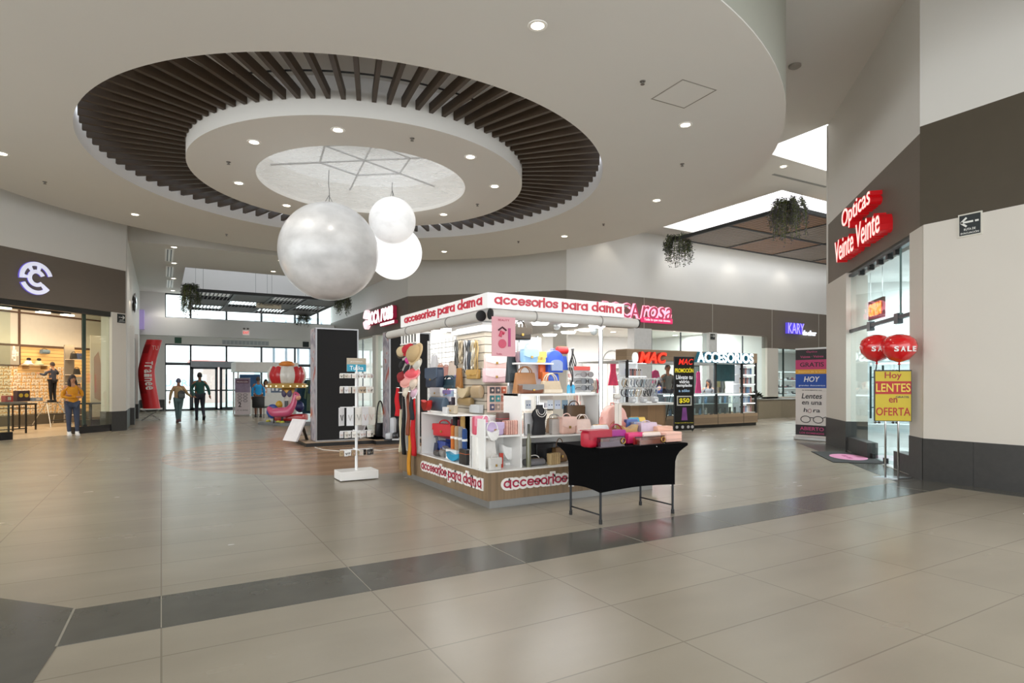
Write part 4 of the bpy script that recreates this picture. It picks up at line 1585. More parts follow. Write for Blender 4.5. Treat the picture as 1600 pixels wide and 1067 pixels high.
def handbag(label, x, y, z, w, h, d, c, style='flap', c2=None, hh=0.0, rz=0.0, group=None, tilt=0.0, clasp=True, name='handbag'):
    """bag standing at (x,y,z), front towards local -y"""
    t = thing(name, label, 'bag' if name != 'wallet' else 'wallet', (x, y, z), rz, group)
    if tilt:
        t.rotation_euler[0] = tilt
    m1, m2 = mcol(c), mcol(c2 or c)
    b = MB()
    if style in ('flap', 'box'):
        b.box(-w / 2, w / 2, -d / 2, d / 2, 0, h, min(w, h, d) * (0.25 if style == 'flap' else 0.1), 3)
    elif style == 'tote':
        k = 0.86
        v = [b.V(p) for p in ((-w / 2, -d / 2, 0), (w / 2, -d / 2, 0), (w / 2, d / 2, 0), (-w / 2, d / 2, 0), (-w / 2 * k, -d * 0.2, h), (w / 2 * k, -d * 0.2, h), (w / 2 * k, d * 0.2, h), (-w / 2 * k, d * 0.2, h))]
        for q in ((3, 2, 1, 0), (4, 5, 6, 7), (0, 1, 5, 4), (1, 2, 6, 5), (2, 3, 7, 6), (3, 0, 4, 7)):
            b.face([v[i] for i in q])
        bmesh.ops.bevel(b.bm, geom=b.bm.edges[:], offset=min(w, h, d) * 0.1, segments=2, affect='EDGES', profile=0.5)
    elif style == 'duffel':
        n = 18
        prof = [(d / 2 * math.cos(2 * PI * k / n), h / 2 + h / 2 * math.sin(2 * PI * k / n)) for k in range(n)]
        b.prism(prof, -w / 2, w / 2, 'x')
        bmesh.ops.bevel(b.bm, geom=[e for e in b.bm.edges if len(e.link_faces) == 2 and any(len(f.verts) > 8 for f in e.link_faces)], offset=min(h, d) * 0.12, segments=2, affect='EDGES', profile=0.5)
    elif style == 'hobo':
        n = 20
        poly = [(-w / 2 + w * i / n, h - h * math.sin(PI * i / n) ** 0.6 * 0.98) for i in range(n + 1)]
        poly += [(w / 2 - w * i / n, h - h * 0.22 * math.sin(PI * i / n)) for i in range(1, n)]
        b.prism(poly, -d / 2, d / 2, 'y')
        bmesh.ops.bevel(b.bm, geom=[e for e in b.bm.edges if any(len(f_.verts) > 8 for f_ in e.link_faces)], offset=d * 0.22, segments=2, affect='EDGES', profile=0.5)
    b.build('body', m1, t, smooth=True, auto=35)
    if style == 'flap':
        q = MB()
        n = 10
        pts = [(-w / 2 * 0.98, h * 0.98)] + [(-w / 2 * 0.98 + w * 0.98 * i / n, h * (0.52 - 0.14 * math.sin(PI * i / n))) for i in range(n + 1)] + [(w / 2 * 0.98, h * 0.98)]
        q.prism(pts, -d / 2 - 0.008, -d / 2 + 0.012, 'y')
        q.box(-w / 2 * 0.97, w / 2 * 0.97, -d / 2 - 0.004, d / 2 * 0.9, h - 0.004, h + 0.006)
        fl = q.build('flap', m2, t)
        if clasp:
            MB().cb((0, -d / 2 - 0.012, h * 0.42), (min(0.03, w * 0.14), 0.012, min(0.03, h * 0.2)), 0.003).build('clasp', M_GOLD, fl)
    if style == 'box':
        MB().box(-w / 2 - 0.001, w / 2 + 0.001, -d / 2 - 0.002, d / 2 + 0.002, h * 0.70, h * 0.73).build('seam', m2, t)
    if style == 'duffel':
        MB().box(-w / 2 * 0.9, w / 2 * 0.9, -0.005, 0.005, h - 0.004, h + 0.003).build('zip', M_GOLD, t)
    if style == 'tote' and c2:
        MB().box(-w / 2 * 0.92, w / 2 * 0.92, -d / 2 - 0.004, -d / 2 * 0.55, h * 0.08, h * 0.32).build('front_pocket', m2, t)
    if hh:
        for s_ in ((-1, 1) if style == 'tote' else (0,)):
            n = 12
            hw = w * (0.28 if style != 'hobo' else 0.46)
            pts = [(-hw * math.cos(PI * k / n), s_ * d * 0.18, h * 0.97 + hh * math.sin(PI * k / n)) for k in range(n + 1)]
            MB().tube(pts, max(0.006, w * 0.025), 7).build('handle', m2, t, smooth=True)
    return t


def boxed(px0, px1, py0, py1, Y):
    """what a picture box covers on the plane y=Y: centre x, width, bottom z, height"""
    x0, d0 = OY(px0, Y)
    x1, d1 = OY(px1, Y)
    d = (d0 + d1) / 2
    return (x0 + x1) / 2, x1 - x0, ZA(py1, d), (py1 - py0) * d / F


def boxedX(px0, px1, py0, py1, X):
    y0, d0 = OX(px0, X)
    y1, d1 = OX(px1, X)
    d = (d0 + d1) / 2
    return (y0 + y1) / 2, abs(y1 - y0), ZA(py1, d), (py1 - py0) * d / F


def bagF(label, px0, px1, py0, py1, Y, d, c, style='flap', z=None, **kw):
    x, w, z0, h = boxed(px0, px1, py0, py1, Y)
    zz = z0 if z is None else z
    return handbag(label, x, Y + d / 2, zz, w, z0 + h - zz, d, c, style, **kw)


def bagS(label, px0, px1, py0, py1, X, d, c, style='flap', z=None, **kw):
    y, w, z0, h = boxedX(px0, px1, py0, py1, X)
    zz = z0 if z is None else z
    return handbag(label, X + d / 2, y, zz, w, z0 + h - zz, d, c, style, rz=-PI / 2 + kw.pop('turn', 0), **kw)


ZT = 0.4205
# right hand face, upper shelf
bagF('mauve handbag at the left end of the top kiosk shelf', 811, 823, 549, 568, KY + 0.42, 0.1, '#8e747b', 'duffel', ZSU)
bagF('pale blue top handle bag on the top kiosk shelf', 819, 842, 546, 568, KY + 0.32, 0.12, '#8fbbe0', 'flap', ZSU, c2='#b5d8f2', hh=0.08)
bagF('yellow bag on the top kiosk shelf beside the pale blue one', 837, 854, 550, 568, KY + 0.34, 0.1, '#e3cd6a', 'flap', ZSU, hh=0.0)
bagF('white and black cardboard bag at the back of the top kiosk shelf', 826, 838, 535, 568, KY + 0.5, 0.07, '#e6eaf0', 'box', ZSU, hh=0.05)
# middle shelf
bagF('tan leather handbag with thin arched handle on the middle kiosk shelf', 808, 841, 582, 614, KY + 0.34, 0.13, '#a9764a', 'tote', ZS1, hh=0.08)
bagF('brown satchel with grey snakeskin flap on the middle kiosk shelf', 817, 850, 601, 614, KY + 0.18, 0.12, '#7b4a2f', 'flap', ZS1, c2='#8a8784')
bagF('beige handbag with red tag and arched handle on the middle kiosk shelf', 849, 880, 595, 614, KY + 0.2, 0.13, '#c4b196', 'tote', ZS1, c2='#d8cbb5', hh=0.09)


def bottle(label, x, y, z, r, h, c, cc='#f2f2f2', group=None):
    t = thing('spray_bottle', label, 'bottle', (x, y, z), 0, group)
    MB().lathe([(0, 0), (r, 0), (r, h * 0.62), (r * 0.4, h * 0.74), (r * 0.4, h * 0.8), (0, h * 0.8)], 14).build('body', mat(c, 0.15, coat=0.5, noise=0), t, smooth=True, auto=40)
    MB().lathe([(0, h * 0.78), (r * 0.5, h * 0.78), (r * 0.45, h), (0, h)], 12).build('cap', mat(cc, 0.4), t)
    return t


for px, lb in ((888.5, 'left one of two blue spray bottles on the middle kiosk shelf'), (895.5, 'right one of two blue spray bottles on the middle kiosk shelf')):
    x, w, z0, h = boxed(px - 3, px + 3, 604, 622, KY + 0.2)
    bottle(lb, x, KY + 0.2, ZS1, 0.024, 0.14, '#43a6d0')


def shades(label, x, y, z, w, c='#141416', rz=0.0, group=None):
    t = thing('sunglasses', label, 'sunglasses', (x, y, z), rz, group)
    for s_ in (-1, 1):
        b = MB(Matrix.Translation((s_ * w * 0.25, 0, 0)) @ Matrix.Rotation(PI / 2, 4, 'X'))
        b.lathe([(0, -0.003), (w * 0.22, -0.003), (w * 0.22, 0.003), (0, 0.003)], 14, (0, 0, 0), 1, 0.8)
        b.build('lens', mat(c, 0.1, coat=1.0, noise=0), t)
    b = MB()
    b.tube([(-w * 0.06, 0, 0.005), (w * 0.06, 0, 0.005)], 0.003, 5)
    b.build('bridge', mat(c, 0.2, noise=0), t)
    for s_ in (-1, 1):
        MB().tube([(s_ * w * 0.47, 0, 0.006), (s_ * w * 0.47, 0.09, 0.004), (s_ * w * 0.47, 0.12, -0.02)], 0.003, 5).build('temple', mat(c, 0.2, noise=0), t)
    return t


x, w, z0, h = boxed(901, 926, 574, 622, KY + 0.3)
t = thing('sunglasses_stand', 'white stepped sunglasses stand on the middle kiosk shelf by the steel post', 'display stand', (x, KY + 0.3, ZS1))
MB().box(-w / 2, w / 2, -0.06, 0.08, 0, 0.012).build('foot', M_LAQ, t)
MB().box(-w / 2, w / 2, 0.06, 0.075, 0.012, 0.34).build('back', mat('#b9b9ba', 0.4), t)
MB().box(-w / 2, w / 2, 0.05, 0.06, 0.29, 0.34).build('header', mat('#d8574f', 0.5), t)
for k, c in enumerate(('#26262b', '#101012', '#5a4b47')):
    zz = ZS1 + 0.06 + 0.085 * k
    MB().box(-w / 2, w / 2, 0.03, 0.06, 0.02 + 0.085 * k, 0.028 + 0.085 * k).build('ledge', M_LAQ, t)
    shades(('lowest', 'middle', 'top')[k] + ' pair of dark sunglasses on the stepped kiosk stand', x, KY + 0.3 - 0.055, zz + 0.005, w * 0.85, c, group='sunglasses on the kiosk stand')
# hanging backpacks and pouches
def backpack(label, x, y, z, w, h, d, c, c2, rz=0.0, pocket=True):
    t = thing('backpack', label, 'backpack', (x, y, z), rz)
    n = 14
    prof = [(-w / 2, 0)] + [(-w / 2 * math.cos(PI * k / n), h * 0.62 + h * 0.38 * math.sin(PI * k / n)) for k in range(n + 1)] + [(w / 2, 0)]
    b = MB().prism(prof, -d / 2, d / 2, 'y')
    bmesh.ops.bevel(b.bm, geom=[e for e in b.bm.edges if any(len(f_.verts) > 6 for f_ in e.link_faces)], offset=d * 0.2, segments=2, affect='EDGES', profile=0.5)
    b.build('body', mcol(c), t, smooth=True, auto=35)
    if pocket:
        b = MB()
        prof = [(-w * 0.36, h * 0.08)] + [(-w * 0.36 * math.cos(PI * k / n), h * 0.4 + h * 0.16 * math.sin(PI * k / n)) for k in range(n + 1)] + [(w * 0.36, h * 0.08)]
        b.prism(prof, -d / 2 - 0.03, -d / 2 + 0.01, 'y')
        b.build('front_pocket', mcol(c2), t, smooth=True, auto=35)
    MB().tube([(-0.03, 0.02, h * 0.97), (-0.025, 0.02, h * 1.06), (0.025, 0.02, h * 1.06), (0.03, 0.02, h * 0.97)], 0.006, 6).build('top_loop', mcol(c2), t)
    for s_ in (-1, 1):
        MB().ribbon([(s_ * w * 0.2, d / 2, h * 0.92), (s_ * w * 0.3, d / 2 + 0.05, h * 0.6), (s_ * w * 0.35, d / 2, h * 0.05)], 0.03, 0.008, (1, 0, 0)).build('strap', mcol(c2), t)
    return t


x, w, z0, h = boxed(853, 877, 547, 582, KY + 0.45)
backpack('blue child backpack with pale rounded front hanging beside the top kiosk shelf', x, KY + 0.45, z0, w, h, 0.1, '#2d55c4', '#8c9bbd')
bagF('blue pouch under the blue backpack in the kiosk', 856, 874, 583, 600, KY + 0.44, 0.08, '#3a63cf', 'duffel')
bagF('bright red round pouch hanging right of the blue backpack', 873, 889, 541, 553, KY + 0.4, 0.08, '#cf2a2c', 'duffel')
bagF('royal blue plain pouch below the bright red pouch', 874, 888, 556, 578, KY + 0.42, 0.07, '#2b4fb0', 'tote')
bagF('orange boxed bag behind the beige handbag in the kiosk', 844, 853, 570, 592, KY + 0.46, 0.05, '#ef6a1f', 'box')
bagF('orange flap pouch behind the beige handle', 847, 857, 582, 596, KY + 0.4, 0.03, '#f07d33', 'flap')


def garland(label, x, y, z, n, h, c, rz=0.0, seed=1, w=0.12):
    """long tangled bunch of necklaces or ribbons hanging from a peg"""
    rnd = random.Random(seed)
    t = thing('necklace_bunch', label, 'necklaces', (x, y, z), rz, 'hanging necklace bunches')
    MB().tube([(0, 0.05, 0), (0, -0.05, 0.005), (0, -0.055, 0.012)], 0.005, 6).build('peg', M_CHROME, t)
    for k in range(n):
        o = (k - (n - 1) / 2) / max(1, n - 1) * w
        L_ = h * rnd.uniform(0.7, 1.0)
        pts = [(o * 0.4 + o * 0.6 * math.sin(PI * f_ / 10) + 0.01 * math.sin(f_ + k), -0.03 - 0.012 * math.sin(f_ * 0.9 + k), -L_ * f_ / 10) for f_ in range(11)]
        MB().tube(pts, 0.008, 5).build('strand', mcol(c[k % len(c)]), t, smooth=True)
        MB().ball(pts[-1], (0.018, 0.012, 0.025), 8, 6).build('pendant', mcol(c[(k + 1) % len(c)]), t, smooth=True)
    return t


# black plush chain garland beside the pouches
x, w, z0, h = boxed(888, 900, 545, 606, KY + 0.4)
garland('long black feathery garland hanging right of the red and blue pouches', x, KY + 0.42, z0 + h, 5, h, ('#16161a', '#2a2522'), 0, 5, 0.07)


# lower shelf behind and below
def bust(label, x, y, z, w, h):
    t = thing('necklace_bust', label, 'display bust', (x, y, z))
    n = 24

    def f(u, v):
        a = 2 * PI * u
        prof = [(0.40, 0.0), (0.42, 0.1), (0.36, 0.45), (0.46, 0.66), (0.42, 0.78), (0.22, 0.9), (0.2, 1.0), (0.0, 1.0)]
        k = v * (len(prof) - 1)
        i = min(int(k), len(prof) - 2)
        q = k - i
        r = prof[i][0] * (1 - q) + prof[i + 1][0] * q
        zz = prof[i][1] * (1 - q) + prof[i + 1][1] * q
        return (w * r * math.cos(a) * 1.05, w * 0.42 * r * math.sin(a) - 0.02 * zz, h * zz)
    MB().surf(f, n, 21, cu=True).build('body', mat('#17171b', 0.6), t, smooth=True, auto=60)
    for rr, c in ((0.34, '#e6e1da'), (0.24, '#c8c4c0')):
        pts = [(w * rr * math.cos(PI + PI * k / 14), -w * 0.24 - 0.006 - 0.01 * math.sin(PI * k / 14), h * (0.86 - rr * 0.75 * math.sin(PI * k / 14))) for k in range(15)]
        MB().tube(pts, 0.005, 6).build('necklace', mat(c, 0.25, 0.4, noise=0), t, smooth=True)
    return t


x, w, z0, h = boxed(831, 855, 628, 675, KY + 0.2)
bust('black necklace bust with pearl strings on the lower kiosk shelf', x, KY + 0.22, ZS2 - 0.0245, w, h)
bagF('white card stand with earrings leaning left of the black bust', 820, 838, 645, 672, KY + 0.3, 0.03, '#e9e9ea', 'box', ZS2 - 0.024)
bagF('tan handbag with grey handles behind the grey gift box', 858, 881, 653, 672, KY + 0.36, 0.1, '#ab8d70', 'tote', ZS2 - 0.024, c2='#9b9a98', hh=0.05)
bagF('small grey patterned gift box on the lower kiosk shelf', 863, 876, 655, 672, KY + 0.18, 0.08, '#b3aca6', 'box', ZS2 - 0.024)
bagF('black shoulder bag with brown arched strap on the lower kiosk shelf', 886, 914, 634, 672, KY + 0.4, 0.1, '#1f1c1b', 'flap', ZS2 - 0.024, c2='#5e4326', hh=0.07)
bagF('pale pink satchel on the lower kiosk shelf behind the display table', 879, 901, 652, 676, KY + 0.11, 0.13, '#e2b9aa', 'flap', ZS2 - 0.024, c2='#ecc9bd', hh=0.05)
bagF('blush pink handbag with cream trim beside the pale pink satchel', 902, 927, 655, 684, KY + 0.1, 0.14, '#e9cdc2', 'tote', ZS2 - 0.024, c2='#f2e2da', hh=0.06)
for k in range(7):
    px = 822 + 11.5 * k
    if 829 < px < 856:
        continue
    x, w, z0, h = boxed(px, px + 9, 625, 639, KY + 0.46)
    t = thing('earring_card', ('first', 'second', '', '', 'third', 'fourth', 'fifth')[k] + ' pale earring card from the left behind the black bust', 'earring card', (x, KY + 0.48, z0), 0, 'earring cards in the kiosk')
    MB().box(-w / 2, w / 2, -0.003, 0.003, 0, h).build('card', mat(('#dfe6ee', '#cfd7e6', '#8ea9bb')[k % 3], 0.5), t)
    for s_ in (-1, 1):
        MB().ball((s_ * w * 0.22, -0.008, h * 0.45), 0.008, 8, 6).build('stud', mat('#3d5f9a', 0.2, 0.5), t)

# left part of the right hand face: pastel bags and white bags
bagF('coral pink flap bag on the white shelf at the kiosk corner', 742, 762, 651, 671, KY + 0.3, 0.09, '#d1526a', 'flap', ZS2, c2='#e28aa0')
bagF('lilac flap bag on the white shelf at the kiosk corner', 759, 788, 661, 680, KY + 0.18, 0.09, '#c4b0d2', 'flap', ZS2)
bagF('dark floral box bag behind the pink patterned one', 780, 812, 645, 668, KY + 0.36, 0.09, '#5a4038', 'box', ZS2, c2='#b4343c')
MQ = lines_mat('pink_dotted_pattern', '#a5635b', '#dcae9e', 'X', 0.03, 0.3, 0.5, noise=0.2, stretch=(6, 6, 6))
bagF('pink patterned box bag at the right end of the white corner shelf', 790, 818, 657, 680, KY + 0.16, 0.09, MQ, 'box', ZS2)
bagF('white tote with tall looped handles at the kiosk corner', 745, 778, 683, 735, KY + 0.24, 0.12, '#e9e6e0', 'tote', ZT, hh=0.26)
bagF('white ruched pouch hung over the tote at the kiosk corner', 762, 781, 672, 690, KY + 0.09, 0.08, '#e3e1dd', 'hobo', hh=0.1)
bagF('small grey white clutch standing at the kiosk corner edge', 766, 784, 716, 737, KY + 0.04, 0.06, '#c9c6c1', 'flap', ZT, hh=0.05)
bagF('white slouchy hobo bag in the white lower kiosk niche', 784, 813, 693, 720, KY + 0.3, 0.1, '#eeeeec', 'hobo', hh=0.0)
bagF('white quilted bag in the lower kiosk niche beside the olive bottle', 808, 826, 694, 712, KY + 0.34, 0.08, '#e6e6e4', 'hobo')
bagF('flat white box on the lower kiosk counter', 790, 822, 722, 733, KY + 0.34, 0.1, '#f1f1ef', 'box', ZT)
bagF('red lipstick box between the white bags', 781.5, 786.5, 708, 720, KY + 0.2, 0.03, '#bf3b2a', 'box', ZT)
bagF('grey bowling bag with white piping on the lower kiosk counter', 824, 853, 717, 731, KY + 0.1, 0.13, '#77767a', 'duffel', ZT, c2='#ece9e2', hh=0.04)
bagF('black glossy gift box on the lower kiosk counter', 838, 876, 692, 722, KY + 0.34, 0.14, '#121214', 'box', ZT)
bagF('woven tan block bag on the lower kiosk counter', 859, 877, 708, 730, KY + 0.1, 0.08, lines_mat('woven_tan', '#8f7550', '#c7ab7c', 'X', 0.04, 0.16, 0.6), 'box', ZT, rz=0.25)
bagF('brown satchel with white arched handle behind the woven tan bag', 868, 888, 700, 730, KY + 0.25, 0.1, '#7a5a35', 'flap', ZT, hh=0.12)
x, w, z0, h = boxed(823, 829, 653, 688, KY + 0.1)
bottle('tall olive bottle standing between the corner shelf and the bust', x, KY + 0.1, ZT, 0.03, 0.5, '#6f6e56', '#3c3c34')

# ---------------- slotted column: bags, palettes, poster, necklaces
bagF('white and pink flap bag hanging on the slotted column', 760, 792, 555, 576, SY - 0.1, 0.09, '#e6c6c0', 'flap', c2='#f1ece8', hh=0.0)
bagF('pink shoulder bag with chain on the slotted column', 758, 793, 576, 598, SY - 0.1, 0.09, '#e3bfc4', 'flap', c2='#ecd3d6', hh=0.0)
x, w, z0, h = boxed(765, 792, 603, 644, SY - 0.06)
t = thing('makeup_palette_display', 'pale display board with nine small square makeup palettes', 'display', (x, SY - 0.03, z0))
MB().box(-w / 2 * 1.08, w / 2 * 1.08, -0.012, 0.02, 0, h).build('board', mat('#e9c9bb', 0.5), t)
for i in range(3):
    for j in range(3):
        c = (('#46434a', '#57525a', '#b4573c'), ('#23656c', '#2f8284', '#b06a58'), ('#4d4f68', '#9c8a80', '#c79a86'))[j][i]
        cxx, czz = -w / 2 + w * (i + 0.5) / 3, h - h * (j + 0.5) / 3 * 0.96
        MB().box(cxx - w * 0.12, cxx + w * 0.12, -0.03, -0.012, czz - h * 0.12, czz + h * 0.12).build('palette', mat(c, 0.35), t)
        MB(Matrix.Translation((cxx, -0.03, czz)) @ Matrix.Rotation(PI / 2, 4, 'X')).lathe([(0, 0), (w * 0.06, 0), (w * 0.06, 0.004), (0, 0.004)], 12).build('pan', mat('#d8bfae', 0.4), t)
x, w, z0, h = boxed(765, 801.5, 496, 557, KY - 0.01)
t = thing('hanging_poster', 'pink cosmetics poster hanging from the kiosk blind', 'poster', (x, KY - 0.06, z0))
MB().box(-w / 2, w / 2, -0.004, 0.004, 0, h).build('sheet', mat('#d99fa6', 0.5, noise=0.05, scale=5), t)
b = MB()
b.M = Matrix.Translation((-0.02, -0.005, h * 0.32)) @ Matrix.Rotation(PI / 2, 4, 'X')
b.lathe([(0, 0), (0.05, 0), (0.05, 0.006), (0, 0.006)], 20)
b.M = Matrix()
b.tube([(-0.05, -0.008, h * 0.5), (-0.03, -0.008, h * 0.62), (0.0, -0.008, h * 0.58)], 0.02, 8)
b.build('mirror_print', mat('#c84a63', 0.5), t)
MB().box(0.055, 0.085, -0.01, -0.004, h * 0.25, h * 0.72).build('tube_print', mat('#b03a72', 0.5), t)
MB().tube([(-0.07, -0.008, h * 0.66), (-0.02, -0.008, h * 0.74), (0.03, -0.008, h * 0.66)], 0.01, 6).build('bow_print', mat('#4c2a33', 0.5), t)
b = MB()
b.text('Tuska', (-0.06, -0.004, h * 0.06), 0.07, 0.02, 0.002)
b.text('BEAUTY', (0, -0.004, h * 0.92), 0.14, 0.022, 0.002)
b.build('lettering', mat('#b23a52', 0.5), t)
for k, (px, cc, lb) in enumerate(((715, ('#5a5a58', '#2c2c2c'), 'dark grey'), (722, ('#b7a98f', '#8b7d66'), 'beige'), (729, ('#1a1a1c', '#d8d8d8'), 'black and white'), (735, ('#15151a', '#4b5662'), 'black'), (741, ('#b8ab90', '#d9d2c2'), 'cream'), (746, ('#8f7a55', '#b59a63'), 'gold'))):
    y, w, z0, h = boxedX(px - 4, px + 4, 532, (575, 570, 585, 590, 575, 590)[k], SX - 0.04)
    garland(lb + ' necklace bunch hanging on the left side of the slotted column', SX - 0.03, y, z0 + h, 4, h, cc, -PI / 2, 11 + k, 0.11)
bagS('mustard pouch low on the left side of the slotted column', 728, 745, 578, 592, SX - 0.07, 0.06, '#b48f4e', 'flap')
bagS('tan fringed purse left of the slotted column', 711, 719, 575, 606, SX - 0.08, 0.05, '#9a6a35', 'tote')
bagS('round taupe straw bag on the slotted column side', 734, 748, 602, 622, SX - 0.09, 0.08, '#a08a6a', 'duffel')
bagS('white and tan flower hair band bunch on the slotted column', 713, 730, 604, 622, SX - 0.1, 0.08, '#c7b490', 'hobo')
bagS('tan and black bow bag under the flower hair bands', 714, 733, 621, 634, SX - 0.1, 0.08, '#8b7349', 'duffel')
bagS('grey box bag low on the slotted column above the corner panel', 733, 748, 632, 645, SX - 0.08, 0.07, '#b5b7b8', 'box')

# ---------------- left hand face niche
ZN = 0.667
bagS('red flap handbag on the glass shelf of the left niche', 680, 699, 663, 682, KX + 0.2, 0.1, '#c9262e', 'flap', ZN, hh=0.06, turn=0.25)
bagS('bright red small bag behind the red flap handbag', 697, 708, 667, 679, KX + 0.32, 0.08, '#d8343a', 'flap', ZN, hh=0.04)
bagS('maroon top handle bag beside the scarf rolls', 705, 718, 656, 676, KX + 0.34, 0.08, '#7d2f38', 'flap', ZN, hh=0.05)
bagS('light grey tote with blue handle on the niche floor', 666, 675, 685, 701, KX + 0.24, 0.06, '#9da0a2', 'tote', ZT, c2='#4d5a78', hh=0.1)
bagS('navy tote with arched handle on the niche floor', 674, 682, 692, 703, KX + 0.2, 0.06, '#1f2a4a', 'tote', ZT, hh=0.1)
bagS('cobalt blue flap bag on the niche floor', 684, 697, 690, 703, KX + 0.24, 0.1, '#27408f', 'flap', ZT)
bagS('deep blue small bag at the back of the niche', 697, 704, 686, 700, KX + 0.36, 0.08, '#223a86', 'flap', ZT)
bagS('first silver and black striped can bag at the niche edge', 676.5, 684, 704, 716, KX + 0.06, 0.07, '#4a4644', 'duffel', ZT)
bagS('second silver and black striped can bag at the niche edge', 684.5, 691, 703, 714, KX + 0.08, 0.07, '#8b8782', 'duffel', ZT)
bagS('silver pleated pouch behind the turquoise bag', 690, 703, 698, 716, KX + 0.14, 0.08, '#9b9ca2', 'hobo', ZT)
bagS('turquoise bow bag at the niche edge', 698, 714, 707, 721, KX + 0.04, 0.09, '#1f8fb5', 'hobo', ZT, turn=0.2)
for k, (px, cc, lb, hgt) in enumerate(((708, '#c96f2a', 'orange', .30), (714, '#a88d6e', 'tan', .3), (720, '#8e8b88', 'grey', .3), (726, '#24467f', 'blue', .28), (711, '#1b1b1d', 'black', .38), (723, '#a5834b', 'gold', .36))):
    y, d = OX(px, KX + (0.14 if k < 4 else 0.24))
    t = thing('rolled_scarf', lb + ' rolled scarf standing upright in the left niche', 'scarf', (KX + (0.14 if k < 4 else 0.24), y, ZT + (0.13 if k < 4 else 0.2)), 0, 'rolled scarves in the kiosk niche')
    MB().lathe([(0, 0), (0.03, 0), (0.032, hgt * 0.9), (0.026, hgt), (0.012, hgt), (0.01, hgt - 0.02), (0, hgt - 0.02)], 14).build('roll', mat(cc, 0.8, noise=0.1, scale=40), t, smooth=True, auto=50)
    MB().lathe([(0.0325, hgt * 0.45), (0.036, hgt * 0.45), (0.036, hgt * 0.55), (0.0325, hgt * 0.55)], 14, close=True).build('band', M_LAQ, t)
t = thing('scarf_holder', 'white acrylic holder box carrying the rolled scarves', 'holder', (KX + 0.2, OX(717, KX + 0.2)[0], ZT))
MB().box(-0.11, 0.11, -0.16, 0.16, 0, 0.125).build('box', M_LAQ, t)
b = MB().box(-0.09, 0.1, -0.14, 0.14, 0.125, 0.128).build('liner', mat('#bdbdbd', 0.6), t)
bagS('black pouch with orange printed card at the niche right edge', 717, 728, 702, 727, KX + 0.02, 0.05, '#1e1c1c', 'box', ZT, c2='#d0662c')
# things behind the niche, seen through the open kiosk
bagS('navy backpack shape bag hanging behind the white pole', 664, 682, 575, 606, KX + 0.6, 0.14, '#2f3e54', 'flap', c2='#42566e')
bagS('dark teal tote on the back shelf of the kiosk', 684, 708, 592, 607, KX + 0.72, 0.14, '#2a4450', 'tote', c2='#37545f', hh=0.05)
bagS('slate blue pouch on the side panel top edge', 668, 690, 620, 637, KX + 0.3, 0.12, '#46586a', 'duffel', 0.99)
bagS('white sequin clutch with black flower behind the slate pouch', 672, 688, 606, 620, KX + 0.5, 0.06, '#e4e4e6', 'flap', c2='#d2d2d8')
bagS('black and white patterned purse behind the slate pouch', 689, 704, 620, 633, KX + 0.42, 0.08, '#3a3340', 'flap', c2='#c8c3cc')
bagS('pale blue printed purse above the patterned purse', 692, 704, 610, 620, KX + 0.46, 0.06, '#a6bfd6', 'flap', c2='#8d7fc2')
bagS('red silk pouch standing beside the white pole', 657, 668, 625, 637, KX + 0.2, 0.08, '#d12b24', 'hobo', 0.99)
bagS('grey box bag beside the red silk pouch', 691, 698, 636, 646, KX + 0.16, 0.05, '#c4c4c4', 'box', 0.99)
bagS('taupe patterned purse on the niche top shelf', 699, 710, 634, 646, KX + 0.2, 0.06, '#b3a58f', 'flap', 0.99)
gr = MB()
ga, gb = OX(714, KX + 1.27)[0], OX(670, KX + 1.27)[0]
for k in range(9):
    y = ga + (gb - ga) * k / 8
    gr.tube([(KX + 1.268, y, 0.9), (KX + 1.268, y, 2.19)], 0.006, 5)
for k in range(14):
    gr.tube([(KX + 1.262, ga, 0.95 + 0.09 * k), (KX + 1.262, gb, 0.95 + 0.09 * k)], 0.006, 5)
gr.box(KX + 1.25, KX + 1.29, ga - 0.02, ga, 0, 2.19).box(KX + 1.25, KX + 1.29, gb, gb + 0.02, 0, 2.19)
gr.build('wire_grid', M_LAQ, kiosk)
for k, (px0, px1, py0, py1, cc, lb) in enumerate(((682, 690, 570, 590, '#d9a58f', 'peach'), (690, 699, 572, 588, '#c98f86', 'rose'), (699, 709, 566, 590, '#ecd9cb', 'cream'), (672, 681, 556, 574, '#e9e9ee', 'white'), (702, 712, 588, 600, '#6b5fb0', 'violet'))):
    bagS(lb + ' pouch hanging at the far side of the kiosk', px0, px1, py0, py1, KX + 1.2, 0.06, cc, 'tote', hh=0.03)


# ---------------- scarves, caps and hats on the wire rack
def scarf(label, px, py0, py1, X, c, wpx=8, seed=0, c2=None):
    y, d = OX(px, X)
    z1, z0 = ZA(py0, d), ZA(py1, d)
    w = wpx * d / F * 1.4
    t = thing('hanging_scarf', label, 'scarf', (X, y, z0), -PI / 2, 'scarves hanging at the kiosk corner')

    def f(u, v):
        zz = (z1 - z0) * v
        pinch = 0.35 + 0.65 * min(1, (1 - v) * 1.6 + 0.2)
        xx = (u - 0.5) * w * pinch + 0.012 * math.sin(7 * v + seed)
        return (xx, -0.018 * math.sin(u * 3 * PI * 2 + seed) * (1.1 - v * 0.5) + 0.006 * math.sin(9 * v + seed), zz)
    o = MB().surf(f, 18, 14).build('cloth', mcol(c, 0.8, 0), t, smooth=True)
    so = o.modifiers.new('thickness', 'SOLIDIFY')
    so.thickness = 0.006
    MB().tube([(0, 0.03, z1 - z0), (0, -0.02, z1 - z0 + 0.004)], 0.006, 6).build('hook', M_CHROME, t)
    return t


